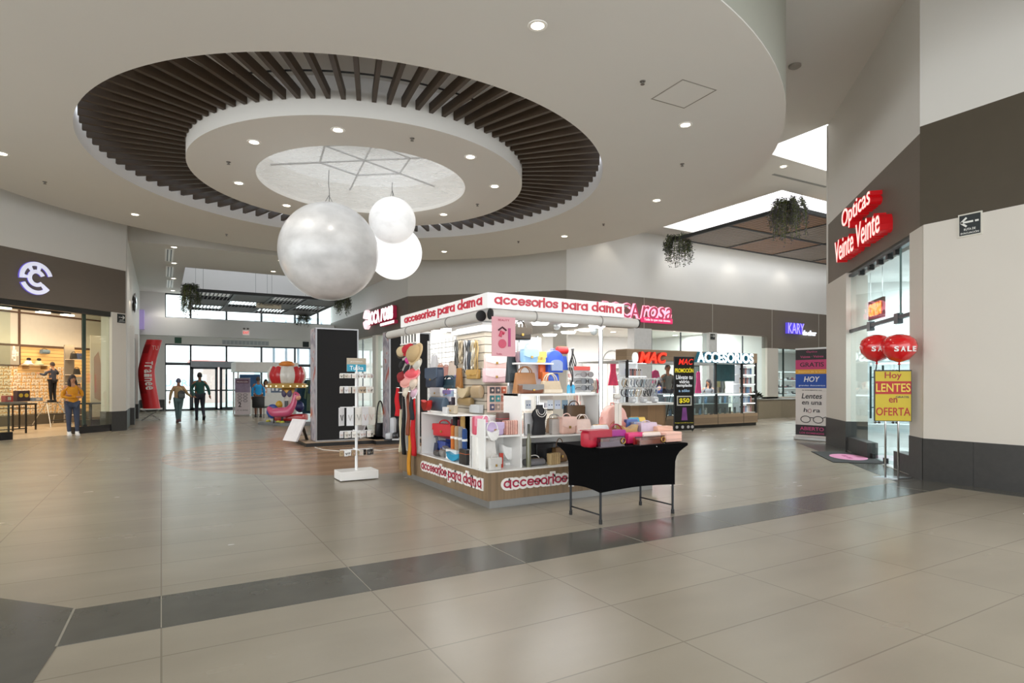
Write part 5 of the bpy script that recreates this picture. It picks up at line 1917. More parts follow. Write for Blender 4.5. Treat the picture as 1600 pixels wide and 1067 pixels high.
XR_ = KX - 0.075
scarf('long red scarf hanging nearest the white pole down to the wood base', 646.5, 622, 712, XR_, '#c2121a', 9, 1)
scarf('long black scarf hanging left of the red one', 631, 618, 710, XR_, '#141416', 8, 2)
scarf('mustard yellow scarf hanging lowest over the wood base', 640, 660, 742, XR_ - 0.01, '#c98a1e', 9, 3)
scarf('rust brown patterned scarf above the mustard one', 638, 612, 680, XR_ - 0.035, '#8b4a33', 6, 4)
scarf('cream scarf hanging at the far left of the rack', 626, 640, 706, XR_ + 0.02, '#cfc4a8', 5, 5)
scarf('bright red bag scarf billowing left of the rack', 621, 606, 650, XR_ + 0.03, '#d01822', 10, 6)
scarf('short dark printed scarf with silver drops', 643.5, 612, 656, XR_ - 0.03, '#25262a', 6, 7)


def cap(label, px0, px1, py0, py1, X, c, c2=None, seed=0):
    y, w, z0, h = boxedX(px0, px1, py0, py1, X)
    t = thing('hanging_hat', label, 'hat', (X, y, z0), -PI / 2 + 0.3 * math.sin(seed), 'hats hanging on the kiosk rack')
    n = 18
    b = MB(Matrix.Translation((0, 0, h * 0.5)) @ Matrix.Rotation(R(70), 4, 'X'))
    b.lathe([(0, h * 0.3), (w * 0.3, h * 0.26), (w * 0.44, h * 0.1), (w * 0.46, -h * 0.05), (w * 0.43, -h * 0.05), (w * 0.4, h * 0.08), (0, h * 0.24)], n, (0, 0, 0), 1, max(0.5, h / w * 0.9))
    b.build('crown', mcol(c, 0.8, 0), t, smooth=True, auto=60)
    b = MB(Matrix.Translation((0, 0, h * 0.5)) @ Matrix.Rotation(R(70), 4, 'X'))
    b.lathe([(w * 0.42, -h * 0.05), (w * 0.6, -h * 0.07), (w * 0.6, -h * 0.05), (w * 0.42, -h * 0.03)], n, (0, 0, 0), 1, max(0.5, h / w * 0.9), close=True)
    b.build('brim', mcol(c2 or c, 0.8, 0), t, smooth=True, auto=60)
    return t


for k, (px0, px1, py0, py1, c, c2, lb) in enumerate((
        (640, 655, 535, 570, '#b99e74', '#cdb48a', 'large tan straw hat at the top of the rack beside the pole'),
        (632, 641, 536, 556, '#b8202c', None, 'red hat at the top of the rack'),
        (624, 633, 538, 560, '#c9b48e', '#3a2f22', 'cream hat with dark band at the top left of the rack'),
        (634, 642, 556, 568, '#e0489a', None, 'hot pink hat below the red hat'),
        (623, 634, 562, 578, '#17171a', None, 'black hat at the left below the cream hat'),
        (632, 642, 568, 588, '#1c1c1f', '#c9c9c9', 'black hat with silver trim in the middle of the rack'),
        (645, 658, 562, 576, '#cfc9bc', None, 'pale felt hat under the large straw hat'),
        (624, 633, 578, 598, '#8a1d22', None, 'dark red hat at the left of the rack'),
        (637, 649, 575, 592, '#e05a62', '#e88f92', 'coral hat in the middle of the rack'),
        (628, 640, 588, 604, '#e8a79d', None, 'salmon hat low on the left of the rack'),
        (640, 653, 590, 608, '#d9c6b4', None, 'beige hat low on the right of the rack'),
        (629, 641, 604, 622, '#ddd2bf', None, 'ivory glove shaped hat just above the black scarf'),
        (641, 653, 606, 622, '#caa7b6', '#e8e3e6', 'pale pink and white hat just above the red scarf'))):
    cap(lb, px0, px1, py0, py1, KX - 0.1 - 0.02 * (k % 3), c, c2, k)

bagF('dark brown bag with gold trim hanging under the kiosk roof beside the poster', 801, 831, 512, 531, KY + 0.3, 0.1, '#2e2419', 'flap', c2='#3a2e1e', hh=0.09)
bagF('black and slate bag hanging left of the top kiosk shelf', 795, 810, 556, 598, KY + 0.5, 0.1, '#2b3438', 'tote', c2='#3e4a50', hh=0.16)
bagF('soft grey cloth bag hanging below the black and slate bag', 796, 809, 602, 640, KY + 0.5, 0.07, '#83878a', 'tote', hh=0.06)
MB().tube([(OY(790, KY + 0.56)[0], KY + 0.56, 1.78), (OY(812, KY + 0.56)[0], KY + 0.56, 1.78)], 0.008, 6).tube([(OY(811, KY + 0.56)[0], KY + 0.56, 1.27), (OY(811, KY + 0.56)[0], KY + 0.56, ZR)], 0.008, 6).tube([(OY(816, KY + 0.35)[0], KY + 0.35, 2.0), (OY(816, KY + 0.35)[0], KY + 0.35, ZR)], 0.006, 6).build('hanging_hook', M_CHROME, kiosk)
# ================================================================== DISPLAY TABLE AND ITS BAGS
tx0, tx1, ty0, ty1 = 3.755, 4.735, 4.69, 5.19
cx0, cx1, cy0, cy1 = 3.738, 4.752, 4.673, 5.207
ox0, ox1, oy0, oy1 = 3.70, 4.90, 4.63, 5.37
TT = 0.757
table = thing('display_table', 'folding display table under a tight black stretch cover with thin metal legs', 'table', (0, 0, 0))
M_CLOTH = mat('#050506', 0.95, noise=0.1, scale=30, bump=0.1, spec=0.1)
rows = [(TT - 0.012, 0.02), (TT - 0.004, 0.0), (TT - 0.028, 0.0), (0.70, 0.30), (0.665, 0.62), (0.62, 0.84), (0.56, 0.97), (0.45, 1.0), (0.312, 1.0)]


def per(u, x0, x1, y0, y1):
    u = (u % 1) * 4
    k, q = int(u), u - int(u)
    c = ((x0, y0), (x1, y0), (x1, y1), (x0, y1))
    a, b = c[k], c[(k + 1) % 4]
    return a[0] * (1 - q) + b[0] * q, a[1] * (1 - q) + b[1] * q, math.sin(PI * q)


def cover(u, v):
    i = round(v * (len(rows) - 1))
    z, t_ = rows[i]
    a = per(u, ox0, ox1, oy0, oy1)
    b = per(u, cx0, cx1, cy0, cy1)
    s_ = 0.03 * a[2] if i >= 3 else 0
    cx, cy = (tx0 + tx1) / 2, (ty0 + ty1) / 2
    x = a[0] * (1 - t_) + b[0] * t_
    y = a[1] * (1 - t_) + b[1] * t_
    k = 1 - s_ * 0.5
    return (cx + (x - cx) * k, cy + (y - cy) * k, z + (0.02 * a[2] if i == len(rows) - 1 else 0))


b = MB().surf(cover, 64, len(rows) - 1, cu=True)
b.box(ox0 + 0.008, ox1 - 0.008, oy0 + 0.008, oy1 - 0.008, TT - 0.02, TT - 0.002)
cov = b.build('cover', M_CLOTH, table, smooth=True, auto=50)
for x, y in ((tx0, ty0), (tx1, ty0), (tx1, ty1), (tx0, ty1)):
    lg = MB().tube([(x, y, 0.0), (x, y, 0.73)], 0.0125, 10).build('leg', mat('#2d2e30', 0.35, 0.6, noise=0), table, smooth=True, auto=40)
    MB().tube([(x, y, 0.0), (x, y, 0.045)], 0.018, 10).build('foot', M_BLACK, lg)
for x in (tx0, tx1):
    MB().tube([(x, ty0, 0.09), (x, ty1, 0.09)], 0.008, 8).build('stretcher', mat('#2d2e30', 0.35, 0.6, noise=0), table, smooth=True)
for px, py in ((1026, 697.5), (1019.5, 713.5)):
    x, d = OY(px, oy0 if py < 700 else ty0 - 0.01)
    MB().ball((x, (oy0 if py < 700 else ty0 - 0.004), ZA(py, d)), 0.006, 8, 6).build('press_stud', M_CHROME, cov)


def tb(label, px0, px1, py0, py1, Y, d, c, style='flap', **kw):
    return bagF(label, px0, px1, py0, py1, Y, d, c, style, TT + 0.001, **kw)


tb('crimson flap bag with big rounded flap at the front left of the black table', 918, 957, 673, 697, 4.70, 0.15, '#b3122f', 'flap', c2='#a60f2c', rz=0.12)
tb('magenta purple bag behind the crimson one on the black table', 950, 978, 673, 694, 4.86, 0.11, '#a02a86', 'flap', rz=0.1)
tb('hot pink box bag in the middle of the black table', 981, 1008, 676, 694, 4.82, 0.12, '#d92a6e', 'box', rz=0.05)
tb('white bag with crimson hoop handle behind the crimson bag', 930, 953, 664, 680, 5.02, 0.1, '#d8d5d6', 'duffel', c2='#8a1038')
t = thing('bag_handle_ring', 'tall crimson hoop handle bag in front of the pink backpack', 'bag', (OY(962, 4.98)[0], 4.98, TT))
MB().box(-0.09, 0.09, -0.04, 0.04, 0.001, 0.12, 0.02).build('body', mcol('#8a7f96'), t, smooth=True, auto=35)
MB().tube([(-0.09 * math.cos(PI * k / 14), 0, 0.1 + 0.1 * math.sin(PI * k / 14)) for k in range(15)], 0.008, 8).build('handle', mcol('#8f1038'), t, smooth=True)


def clear_bag(label, px0, px1, py0, py1, Y, d, tint, fill, rz=0.0):
    x, w, z0, h = boxed(px0, px1, py0, py1, Y)
    t = thing('clear_box_bag', label, 'bag', (x, Y + d / 2, TT + 0.001), rz)
    h = z0 + h - TT
    m = glass(tint, 0.6, 'tinted_clear_vinyl', 0.08)
    MB().box(-w / 2, w / 2, -d / 2, d / 2, 0, h, 0.006).build('body', m, t)
    MB().box(-w / 2 * 0.9, w / 2 * 0.9, -d / 2 * 0.8, d / 2 * 0.8, 0.004, h * 0.55, 0.006).build('pouch', mcol(fill), t)
    b = MB()
    for z in (0.003, h - 0.003):
        b.tube([(-w / 2, -d / 2, z), (w / 2, -d / 2, z), (w / 2, d / 2, z), (-w / 2, d / 2, z)], 0.004, 5, closed=True)
    b.build('edge_binding', mat('#3a2c2e', 0.4, noise=0), t)
    MB().tube([(w / 2 - 0.03 + 0.028 * math.cos(2 * PI * k / 12), -d / 2 - 0.006, h * 0.55 + 0.028 * math.sin(2 * PI * k / 12)) for k in range(12)], 0.006, 6, closed=True).build('ring', M_GOLD, t, smooth=True)
    return t


clear_bag('smoky clear vinyl box bag at the front edge of the black table', 937, 978, 683, 700, 4.645, 0.07, '#b9a3b0', '#8b7f95', 0.1)
clear_bag('clear vinyl box bag with tan straps at the front edge of the black table', 998, 1040, 682, 698, 4.645, 0.07, '#d3b9ae', '#b08474', 0.08)
tb('red tab bag against the clear vinyl box', 994, 1002, 683, 696, 4.69, 0.05, '#b5282a', 'box')
tb('peach ribbed box bag at the right end of the black table', 1041, 1066, 675, 692, 4.74, 0.13, lines_mat('peach_ribs', '#c99384', '#e6b8a6', 'Z', 0.018, 0.2, 0.5), 'box')
tb('salmon ribbed box bag behind the peach one', 1028, 1052, 666, 682, 4.92, 0.11, lines_mat('salmon_ribs', '#c08a74', '#dcae98', 'Z', 0.018, 0.2, 0.5), 'box')
tb('cream bag behind the clear vinyl box with tan straps', 1006, 1034, 675, 688, 4.8, 0.08, '#e6d3cb', 'duffel')
tb('lilac grey flap bag at the back right of the black table', 1001, 1026, 661, 680, 5.0, 0.09, '#b79fb4', 'flap', c2='#c9b5c6', hh=0.03)
tb('pale rose small bag between the lilac and salmon bags', 1019, 1034, 665, 680, 5.06, 0.07, '#dfc6c4', 'flap')
tb('golden straw pouch behind the hot pink box', 972, 999, 664, 680, 4.98, 0.12, '#b08f58', 'hobo')
tb('indigo printed flap bag at the back of the black table', 979, 996, 656, 676, 5.16, 0.08, '#39457f', 'flap', c2='#5a6fa8')
tb('turquoise pouch at the back of the black table', 985, 1000, 652, 668, 5.24, 0.06, '#4b9fc0', 'duffel')
tb('yellow pouch at the back right of the black table', 1000, 1010, 652, 668, 5.24, 0.06, '#e0bd5c', 'duffel')
tb('grey violet printed bag in front of the indigo one', 990, 1006, 660, 678, 5.08, 0.06, '#7d7590', 'flap', c2='#8f9bb5')
tb('small salmon bag with hoop handle left of the pink backpack', 936, 950, 664, 678, 5.2, 0.06, '#d58f87', 'flap', hh=0.09)
x, w, z0, h = boxed(943, 981, 633, 676, 5.2)
backpack('coral pink backpack standing at the back of the black table', x, 5.24, TT + 0.001, w, h + z0 - TT, 0.11, '#dca79b', '#cd8075', 0.15)
x, w, z0, h = boxed(957, 973, 620, 664, 5.1)
t = thing('acrylic_tag_stand', 'clear acrylic tag stand in front of the coral pink backpack', 'display stand', (x, 5.1, TT + 0.001))
hh_ = z0 + h - TT
MB().lathe([(0, 0), (0.05, 0), (0.05, 0.01), (0, 0.01)], 16).build('foot', M_CLEAR, t)
MB().tube([(0, 0, 0.01), (0, 0, hh_)], 0.008, 8).build('rod', mat('#dedfe0', 0.2, noise=0), t)
for s_ in (-1, 1):
    MB().box(s_ * 0.026 - 0.022, s_ * 0.026 + 0.022, -0.012, -0.006, hh_ * 0.3, hh_ * 0.85).build('tag', mat('#cfc8bd', 0.5), t)
MB().ball((0, 0, hh_), (0.045, 0.03, 0.03), 10, 6).build('top_clip', mat('#c9c6bf', 0.4), t, smooth=True)

# ================================================================== WHITE CARD SPINNER
spx, spy = 2.455, 8.70
spin = thing('card_spinner', 'white jewellery card spinner on a square white base left of the kiosk', 'display stand', (spx, spy, 0))
MB().box(-0.275, 0.275, -0.18, 0.18, 0.012, 0.135, 0.006).build('base', M_LAQ, spin)
MB().tube([(0, 0, 0.135), (0, 0, 1.66)], 0.02, 14).build('pole', mat('#eceded', 0.25, noise=0), spin, smooth=True, auto=40)
dsp = FW.dot(Vector((spx, spy)))
z0s, z1s = ZA(580.5, dsp), ZA(559.5, dsp)
b = MB().box(-0.14, 0.14, -0.012, 0.0, z0s, z1s)
sg_ = b.build('header_card', mat('#b9ad98', 0.5), spin)
MB().box(-0.14, 0.14, -0.015, -0.012, z0s, z0s + 0.105).build('blue_strip', mat('#2f9dbb', 0.5), sg_)
b = MB()
b.text('Tuska', (0, -0.015, z0s + 0.052), 0.2, 0.06, 0.002, 0.01)
b.text('JOYERIA', (0, -0.012, z1s - 0.055), 0.18, 0.024, 0.002)
b.build('lettering', mat('#f2f4f4', 0.5), sg_)
tiers = ((585, 594, 0.06, 'top'), (605, 617, 0.09, 'second'), (637, 669, 0.26, 'third, tallest'), (674, 687, 0.09, 'fourth'), (703, 714, 0.08, 'lowest'))
rnd = random.Random(4)
for ti, (pa, pb, hh_, nm) in enumerate(tiers):
    zt = ZA(pa, dsp) + 0.01
    MB().tube([(-0.235, 0, zt), (0.235, 0, zt)], 0.007, 6).tube([(0, -0.17, zt), (0, 0.17, zt)], 0.007, 6).build('cross_arm', mat('#e8e9ea', 0.3, noise=0), spin)
    n = 9 if ti != 2 else 5
    for k in range(n):
        xx = -0.22 + 0.44 * k / (n - 1)
        if abs(xx) < 0.03:
            xx += 0.03
        c = rnd.choice(('#e6e2da', '#d3cdc2', '#efefee', '#c6bdb0', '#b29a7a', '#d9d9db'))
        if ti == 4 and k > 5:
            c = '#26221f'
        t = thing('jewellery_card', 'clear packet with hair jewellery on the ' + nm + ' tier of the white spinner', 'jewellery card', (spx + xx, spy - 0.02 - 0.05 * (k % 2), zt - 0.004), rnd.uniform(-0.5, 0.5), 'cards on the ' + nm.split(',')[0] + ' spinner tier')
        w_ = 0.028 if ti != 2 else 0.05
        MB().box(-w_, w_, -0.004, 0.004, -hh_, 0).build('card', mat(c, 0.25, noise=0.08, scale=60), t)
        MB().tube([(-w_ * 0.5, -0.009, -hh_ * 0.4), (0, -0.012, -hh_ * 0.72), (w_ * 0.5, -0.009, -hh_ * 0.4)], 0.006, 6).build('hair_clip', mat(rnd.choice(('#8a7a5c', '#a9a4a0', '#d6b9b0', '#4b4640')), 0.3, 0.3, noise=0), t)
        MB().tube([(0, 0, 0), (0, 0.01, 0.008)], 0.002, 4).build('hook', M_CHROME, t)

# ================================================================== BLACK DISPLAY PANELS ON LOW PLATFORMS
M_PANEL = mat('#1b1b1c', 0.85, noise=0.15, scale=60, bump=0.2)
M_PRINT = bpy.data.materials.new('abstract_print')
M_PRINT.use_nodes = True
nt = M_PRINT.node_tree
tc = nt.nodes.new('ShaderNodeTexCoord')
n = nt.nodes.new('ShaderNodeTexNoise')
n.inputs['Scale'].default_value = 2.2
n.inputs['Distortion'].default_value = 1.5
cr = nt.nodes.new('ShaderNodeValToRGB')
for p_, c in ((0.0, '#3a2338'), (0.4, '#8f8a94'), (0.55, '#b7b3b8'), (0.66, '#a54a3c'), (1.0, '#d9b34a')):
    e = cr.color_ramp.elements.new(p_) if p_ not in (0.0, 1.0) else cr.color_ramp.elements[0 if p_ == 0 else -1]
    e.color = (*lin(c), 1)
nt.links.new(tc.outputs['Object'], n.inputs['Vector'])
nt.links.new(n.outputs['Fac'], cr.inputs[0])
nt.links.new(cr.outputs[0], nt.nodes['Principled BSDF'].inputs['Base Color'])


def black_panel(label, x0, x1, y, dp, z0, z1):
    t = thing('felt_display_board', label, 'display board', (x0, y, z0))
    w = x1 - x0
    MB().box(0.03, w - 0.03, 0, dp, 0.03, z1 - z0 - 0.03).build('board', M_PANEL, t)
    b = MB()
    b.box(0, 0.03, -0.012, dp, 0, z1 - z0)
    b.box(w - 0.03, w, -0.012, dp, 0, z1 - z0)
    b.box(0.03, w - 0.03, -0.012, dp, z1 - z0 - 0.03, z1 - z0)
    b.box(0.03, w - 0.03, -0.012, dp, 0, 0.03)
    b.build('frame', mat('#a9a9ab', 0.35, 0.6, noise=0), t)
    MB().box(-0.006, 0.0, 0.01, dp, 0.02, z1 - z0 - 0.02).build('side_print', M_PRINT, t)
    return t


def platform(label, x0, x1, y0, y1, h=0.09):
    t = thing('low_platform', label, 'platform', (x0, y0, 0))
    MB().box(0, x1 - x0, 0, y1 - y0, 0, h - 0.012).build('skirt', M_BLACK, t)
    MB().box(0.0, x1 - x0, 0.0, y1 - y0, h - 0.012, h).build('deck', mat('#a58d72', 0.45, noise=0.1, scale=4, stretch=(8, 0.6, 1)), t)
    return t


PX0 = OY(493, 13.67)[0]
PX1 = OY(560, 13.67)[0]
platform('low wooden platform with black edge under the tall black panel', 2.72, PX1 + 0.75, 13.55, 15.45)
ptop = ZA(513, OY(526, 13.67)[1])
black_panel('tall black felt display panel in pale metal frame left of the kiosk', PX0, PX1, 13.67, 0.5, 0.091, ptop)
PX2 = OY(607, 13.5)[0]
PX3 = OY(671, 13.5)[0]
platform('low platform half hidden behind the kiosk under the second black panel', PX2 - 0.35, PX3 + 0.4, 13.3, 15.2)
black_panel('second black felt display panel, mostly hidden behind the kiosk', PX2, PX3, 13.45, 0.45, 0.091, ptop - 0.03)


def leaner(label, px, Y, c):
    x, d = OY(px, Y)
    t = thing('leaning_print', label, 'print', (x, Y, 0.091), 0.35)
    b = MB()
    b.prism([(-0.22, 0), (0.02, 0.48), (0.05, 0.48), (-0.17, 0)], 0, 0.55, 'y')
    b.build('board', mat('#e3e0e3', 0.4), t)
    b = MB().prism([(-0.165, 0.002), (0.052, 0.478), (0.057, 0.475), (-0.158, 0.002)], 0.02, 0.53, 'y')
    b.build('print_face', M_PRINT, t)
    b = MB()
    b.prism([(0.05, 0.44), (0.2, 0), (0.22, 0), (0.065, 0.44)], 0.2, 0.3, 'y')
    b.build('rear_leg', M_BLACK, t)
    return t


leaner('leaning print with purple and orange design on the platform left of the black panel', 476, 14.0, 0)
leaner('leaning grey print with orange streak on the platform behind the spinner', 574, 14.0, 0)
x, d = OY(594, 14.2)
t = thing('loop_handle_bag', 'black bag with tall loop handles behind the white spinner', 'bag', (x, 14.2, 0.091))
MB().box(-0.12, 0.12, -0.08, 0.08, 0, 0.34, 0.03).build('body', mcol('#1d1d1f'), t, smooth=True, auto=35)
MB().tube([(-0.09 * math.cos(PI * k / 12), 0, 0.32 + 0.55 * math.sin(PI * k / 12)) for k in range(13)], 0.018, 8).build('handle', mcol('#202024'), t, smooth=True)
for k, (px, c, c2) in enumerate(((612, '#b9bcc0', '#1a1a1c'), (618, '#1a1a1c', '#cfd2d4'))):
    t = thing('ankle_boot', ('silver', 'black')[k] + ' boot on the platform left of the red bag scarf', 'boot', (OY(px, 13.35)[0], 13.35 + 0.02 * k, 0.091), -0.8 + 0.5 * k)
    t.scale = (1.5, 1.5, 1.7)
    b = MB()
    b.box(-0.05, 0.05, -0.14, 0.12, 0.0, 0.1, 0.03)
    b.box(-0.045, 0.045, 0.0, 0.12, 0.06, 0.3, 0.03)
    b.build('upper', mcol(c, 0.25), t, smooth=True, auto=40)
    MB().box(-0.052, 0.052, -0.145, 0.125, 0, 0.02).build('sole', mcol(c2), t)

# ================================================================== CORRIDOR: KIDDIE RIDE, BANNER, BOOTH, CLOTHES, RED TUBE
RXc, RYc = G(438, 665)
RXc, RYc = RXc + 0.15, RYc + 0.2
dr = FW.dot(Vector((RXc, RYc)))
pxm = dr / F
ride = thing('kiddie_ride', 'coin operated carousel ride with striped crown canopy and toy animals', 'kiddie ride', (RXc, RYc, 0), -YAW)
b = MB()
for cx, cy, r in ((-0.42, 0.28, 0.5), (0.35, -0.05, 0.62), (0.0, 0.5, 0.5)):
    b.lathe([(0, 0), (r, 0), (r, 0.06), (r * 0.92, 0.1), (0, 0.1)], 28, (cx, cy, 0), 1.1, 0.62)
b.build('base', mat('#6f7172', 0.5), ride, smooth=True, auto=40)
for k, (cx, cy, c) in enumerate(((-0.6, 0.2, '#d8cf4a'), (0.05, -0.3, '#d2d04e'), (0.55, -0.2, '#d8cf4a'), (-0.15, -0.1, '#e8e46a'))):
    MB().lathe([(0, 0.1), (0.08, 0.1), (0.07, 0.15), (0, 0.17)], 12, (cx, cy, 0)).build('flower', mat(c, 0.5), ride, smooth=True)
zc0, zc1 = ZA(606, dr), ZA(576, dr)
b = MB().lathe([(0.14, 0.1), (0.17, 0.5), (0.13, 1.0), (0.16, zc0)], 18, (0.05, 0.25, 0))
b.build('column', mat('#dcd5cb', 0.5), ride, smooth=True)
for s_ in (-1, 1):
    MB().ball((0.05 + s_ * 0.09, 0.1, 1.05), (0.085, 0.04, 0.13), 14, 10).build('wing_ornament', mat('#59506f', 0.4), ride, smooth=True)
MB().lathe([(0.17, zc0 - 0.18), (0.22, zc0 - 0.02), (0.17, zc0)], 18, (0.05, 0.25, 0)).build('gold_collar', mat('#c99a4a', 0.35, 0.4), ride, smooth=True)
MB().box(0.0, 0.1, 0.04, 0.09, 0.5, 0.8).build('coin_panel', mat('#3b3d40', 0.4), ride)
n = 16
for k in range(n):
    a0, a1 = 2 * PI * k / n, 2 * PI * (k + 1) / n

    def seg(u, v, a0=a0, a1=a1):
        a = a0 + (a1 - a0) * u
        r = 0.50 + 0.10 * math.sin(PI * v) + 0.02 * math.sin(PI * u)
        return (0.0 + r * math.cos(a), 0.25 + r * math.sin(a), zc0 + 0.14 + (zc1 - zc0 - 0.1) * v + 0.04 * v * math.sin(PI * u))
    MB().surf(seg, 5, 8).build('canopy_panel', mat('#c5222b' if (k // 2) % 2 else '#e5e1da', 0.35, coat=0.5), ride, smooth=True)
b = MB().lathe([(0, zc0), (0.62, zc0), (0.64, zc0 + 0.12), (0.56, zc0 + 0.16), (0, zc0 + 0.16)], 36, (0, 0.25, 0))
b.build('canopy_rim', mat('#c7a35c', 0.35, 0.2), ride, smooth=True, auto=30)
for k in range(18):
    a = 2 * PI * k / 18
    MB().ball((0.645 * math.cos(a), 0.25 + 0.645 * math.sin(a), zc0 + 0.06), 0.025, 8, 6).build('canopy_bulb', mat('#fff3d0', 0.3, emit=1.0, noise=0), ride, smooth=True)
MB().lathe([(0.5, zc1), (0.3, zc1 + 0.1), (0.22, zc1 + 0.12), (0, zc1 + 0.12)], 24, (0, 0.25, 0)).build('canopy_top', mat('#e5e1da', 0.4), ride, smooth=True)
MB().lathe([(0.0, zc1 + 0.05), (0.22, zc1 + 0.1), (0.26, zc1 + 0.16), (0.16, zc1 + 0.24), (0, zc1 + 0.27)], 20, (0.05, 0.1, 0)).build('crown_knob', mat('#e8892c', 0.35, coat=0.5), ride, smooth=True)
# pink long necked animal
def skin_body(name, pts, edges, m, parent=None, sub=2, root=0, M=None, **kw):
    """one continuous body grown round a skeleton: pts = [(x,y,z,r)] or (x,y,z,rx,ry)"""
    me = bpy.data.meshes.new(name)
    me.from_pydata([p[:3] for p in pts], edges, [])
    o = bpy.data.objects.new(name, me)
    COL.objects.link(o)
    o.modifiers.new('skin', 'SKIN')
    sv = me.skin_vertices[0].data
    for i, p in enumerate(pts):
        sv[i].radius = (p[3], p[4] if len(p) > 4 else p[3])
        sv[i].use_root = (i == root)
        sv[i].use_loose = False
    s_ = o.modifiers.new('subdivision', 'SUBSURF')
    s_.levels = sub
    s_.render_levels = sub
    dg = bpy.context.evaluated_depsgraph_get()
    ev = o.evaluated_get(dg)
    m2 = bpy.data.meshes.new_from_object(ev)
    o.modifiers.clear()
    o.data = m2
    bpy.data.meshes.remove(me)
    m2.name = name
    m2.materials.clear()
    m2.materials.append(m)
    for p in m2.polygons:
        p.use_smooth = True
    if M is not None:
        m2.transform(M)
    if parent:
        o.parent = parent
    return tag(o, **kw) if kw else o


M_PINKT = mat('#d4577f', 0.3, coat=0.5, noise=0.02)
M_BLUET = mat('#1d3f9a', 0.3, coat=0.5, noise=0.02)
skin_body('pink_animal', [(-0.42, -0.3, 0.62, .06), (-0.3, -0.3, 0.46, .13), (0.0, -0.3, 0.38, .19), (0.28, -0.3, 0.48, .17), (0.42, -0.3, 0.7, .10), (0.47, -0.3, 0.9, .09), (0.47, -0.3, 1.03, .10), (0.62, -0.3, 0.97, .06), (0.45, -0.3, 1.12, .05)], [(0, 1), (1, 2), (2, 3), (3, 4), (4, 5), (5, 6), (6, 7), (6, 8)], M_PINKT, ride, root=2)
MB().ball((0.56, -0.3, 0.92), (0.10, 0.08, 0.09), 14, 10).build('pink_animal_muzzle', mat('#e8a58c', 0.4), ride, smooth=True)
for s_ in (-1, 1):
    MB().ball((0.52, -0.3 + s_ * 0.09, 1.03), 0.018, 8, 6).build('pink_animal_eye', M_BLACK, ride, smooth=True)
b = MB()
b.tube([(0.05, -0.3, 0.08), (0.05, -0.3, 0.3)], 0.035, 8)
b.tube([(-0.22, -0.3, 0.08), (-0.22, -0.3, 0.35)], 0.02, 8)
b.build('support', M_BLACK, ride)
skin_body('blue_animal', [(-0.62, 0.15, 0.35, .05), (-0.5, 0.1, 0.42, .2), (-0.35, 0.1, 0.5, .22), (-0.15, 0.15, 0.5, .16), (-0.3, 0.1, 0.2, .08)], [(0, 1), (1, 2), (2, 3), (2, 4)], M_BLUET, ride, root=2)
MB().ball((-0.35, -0.08, 0.46), (0.2, 0.05, 0.24), 16, 10).build('blue_animal_ear', mat('#24479f', 0.35, coat=0.4), ride, smooth=True)
b = MB().box(-0.3, 0.68, -0.12, 0.4, 0.14, 0.36, 0.06)
b.build('red_car_body', mat('#bf2026', 0.3, coat=0.6, noise=0.02), ride, smooth=True, auto=40)
MB().ball((0.0, 0.3, 0.62), (0.13, 0.12, 0.14), 14, 10).build('red_toy_head', mat('#cf3a30', 0.35), ride, smooth=True)
MB().ball((-0.3, 0.35, 0.66), (0.12, 0.1, 0.14), 14, 10).build('yellow_toy_head', mat('#e3b23a', 0.35), ride, smooth=True)
MB().ball((0.4, 0.3, 0.6), (0.16, 0.12, 0.18), 14, 10).build('navy_seat', mat('#2a3668', 0.35), ride, smooth=True)


def rollup(label, x, y, rz, w, h, base_c='#c9c9c9'):
    t = thing('rollup_banner', label, 'banner', (x, y, 0), rz)
    MB().box(-w / 2 - 0.02, w / 2 + 0.02, -0.07, 0.09, 0.0, 0.08, 0.015).build('base', mat(base_c, 0.3, 0.6), t)
    MB().tube([(0, 0.03, 0.08), (0, 0.03, h)], 0.012, 8).build('pole', M_STEEL, t)
    MB().box(-w / 2 - 0.005, w / 2 + 0.005, -0.012, 0.012, h - 0.025, h).build('top_rail', mat(base_c, 0.3, 0.6), t)
    return t


bx, by = G(379, 650)
db = FW.dot(Vector((bx, by)))
hb = ZA(590.5, db)
wb = 24 * db / F
t = rollup('mauve and white roll-up banner with a large 2 by the carousel ride', bx, by, -YAW, wb, hb)
s_ = MB().box(-wb / 2, wb / 2, -0.004, 0.004, 0.08, hb - 0.02).build('sheet', mat('#d5cdd0', 0.5), t)
MB().box(-wb / 2, wb / 2, -0.007, -0.004, hb * 0.62, hb - 0.02).build('photo_print', mat('#8c7f96', 0.5, noise=0.25, scale=5), s_)
MB().box(-wb * 0.4, wb * 0.4, -0.010, -0.007, hb * 0.86, hb * 0.95).build('title_block', mat('#5a3348', 0.5), s_)
b = MB()
b.text('PROMOCIÓN', (0, -0.010, hb * 0.905), wb * 0.7, 0.09, 0.003)
b.build('title_lettering', mat('#e8dfe2', 0.5), s_)
b = MB()
b.text('2', (-wb * 0.18, -0.004, hb * 0.3), 0.13, 0.2, 0.003, 0.02)
b.text('x1 en lentes', (wb * 0.0, -0.004, hb * 0.16), wb * 0.7, 0.06, 0.003)
b.build('lettering', mat('#3a3236', 0.5), s_)
b = MB()
for k in range(3):
    zz = hb * (0.56 - 0.08 * k)
    for q in (-1, 1):
        b.tube([(q * wb * 0.18 + wb * 0.13 * math.cos(2 * PI * j / 14), -0.008, zz + 0.045 * math.sin(2 * PI * j / 14)) for j in range(14)], 0.01, 5, closed=True)
b.build('glasses_print', mat('#57505c', 0.5), s_)

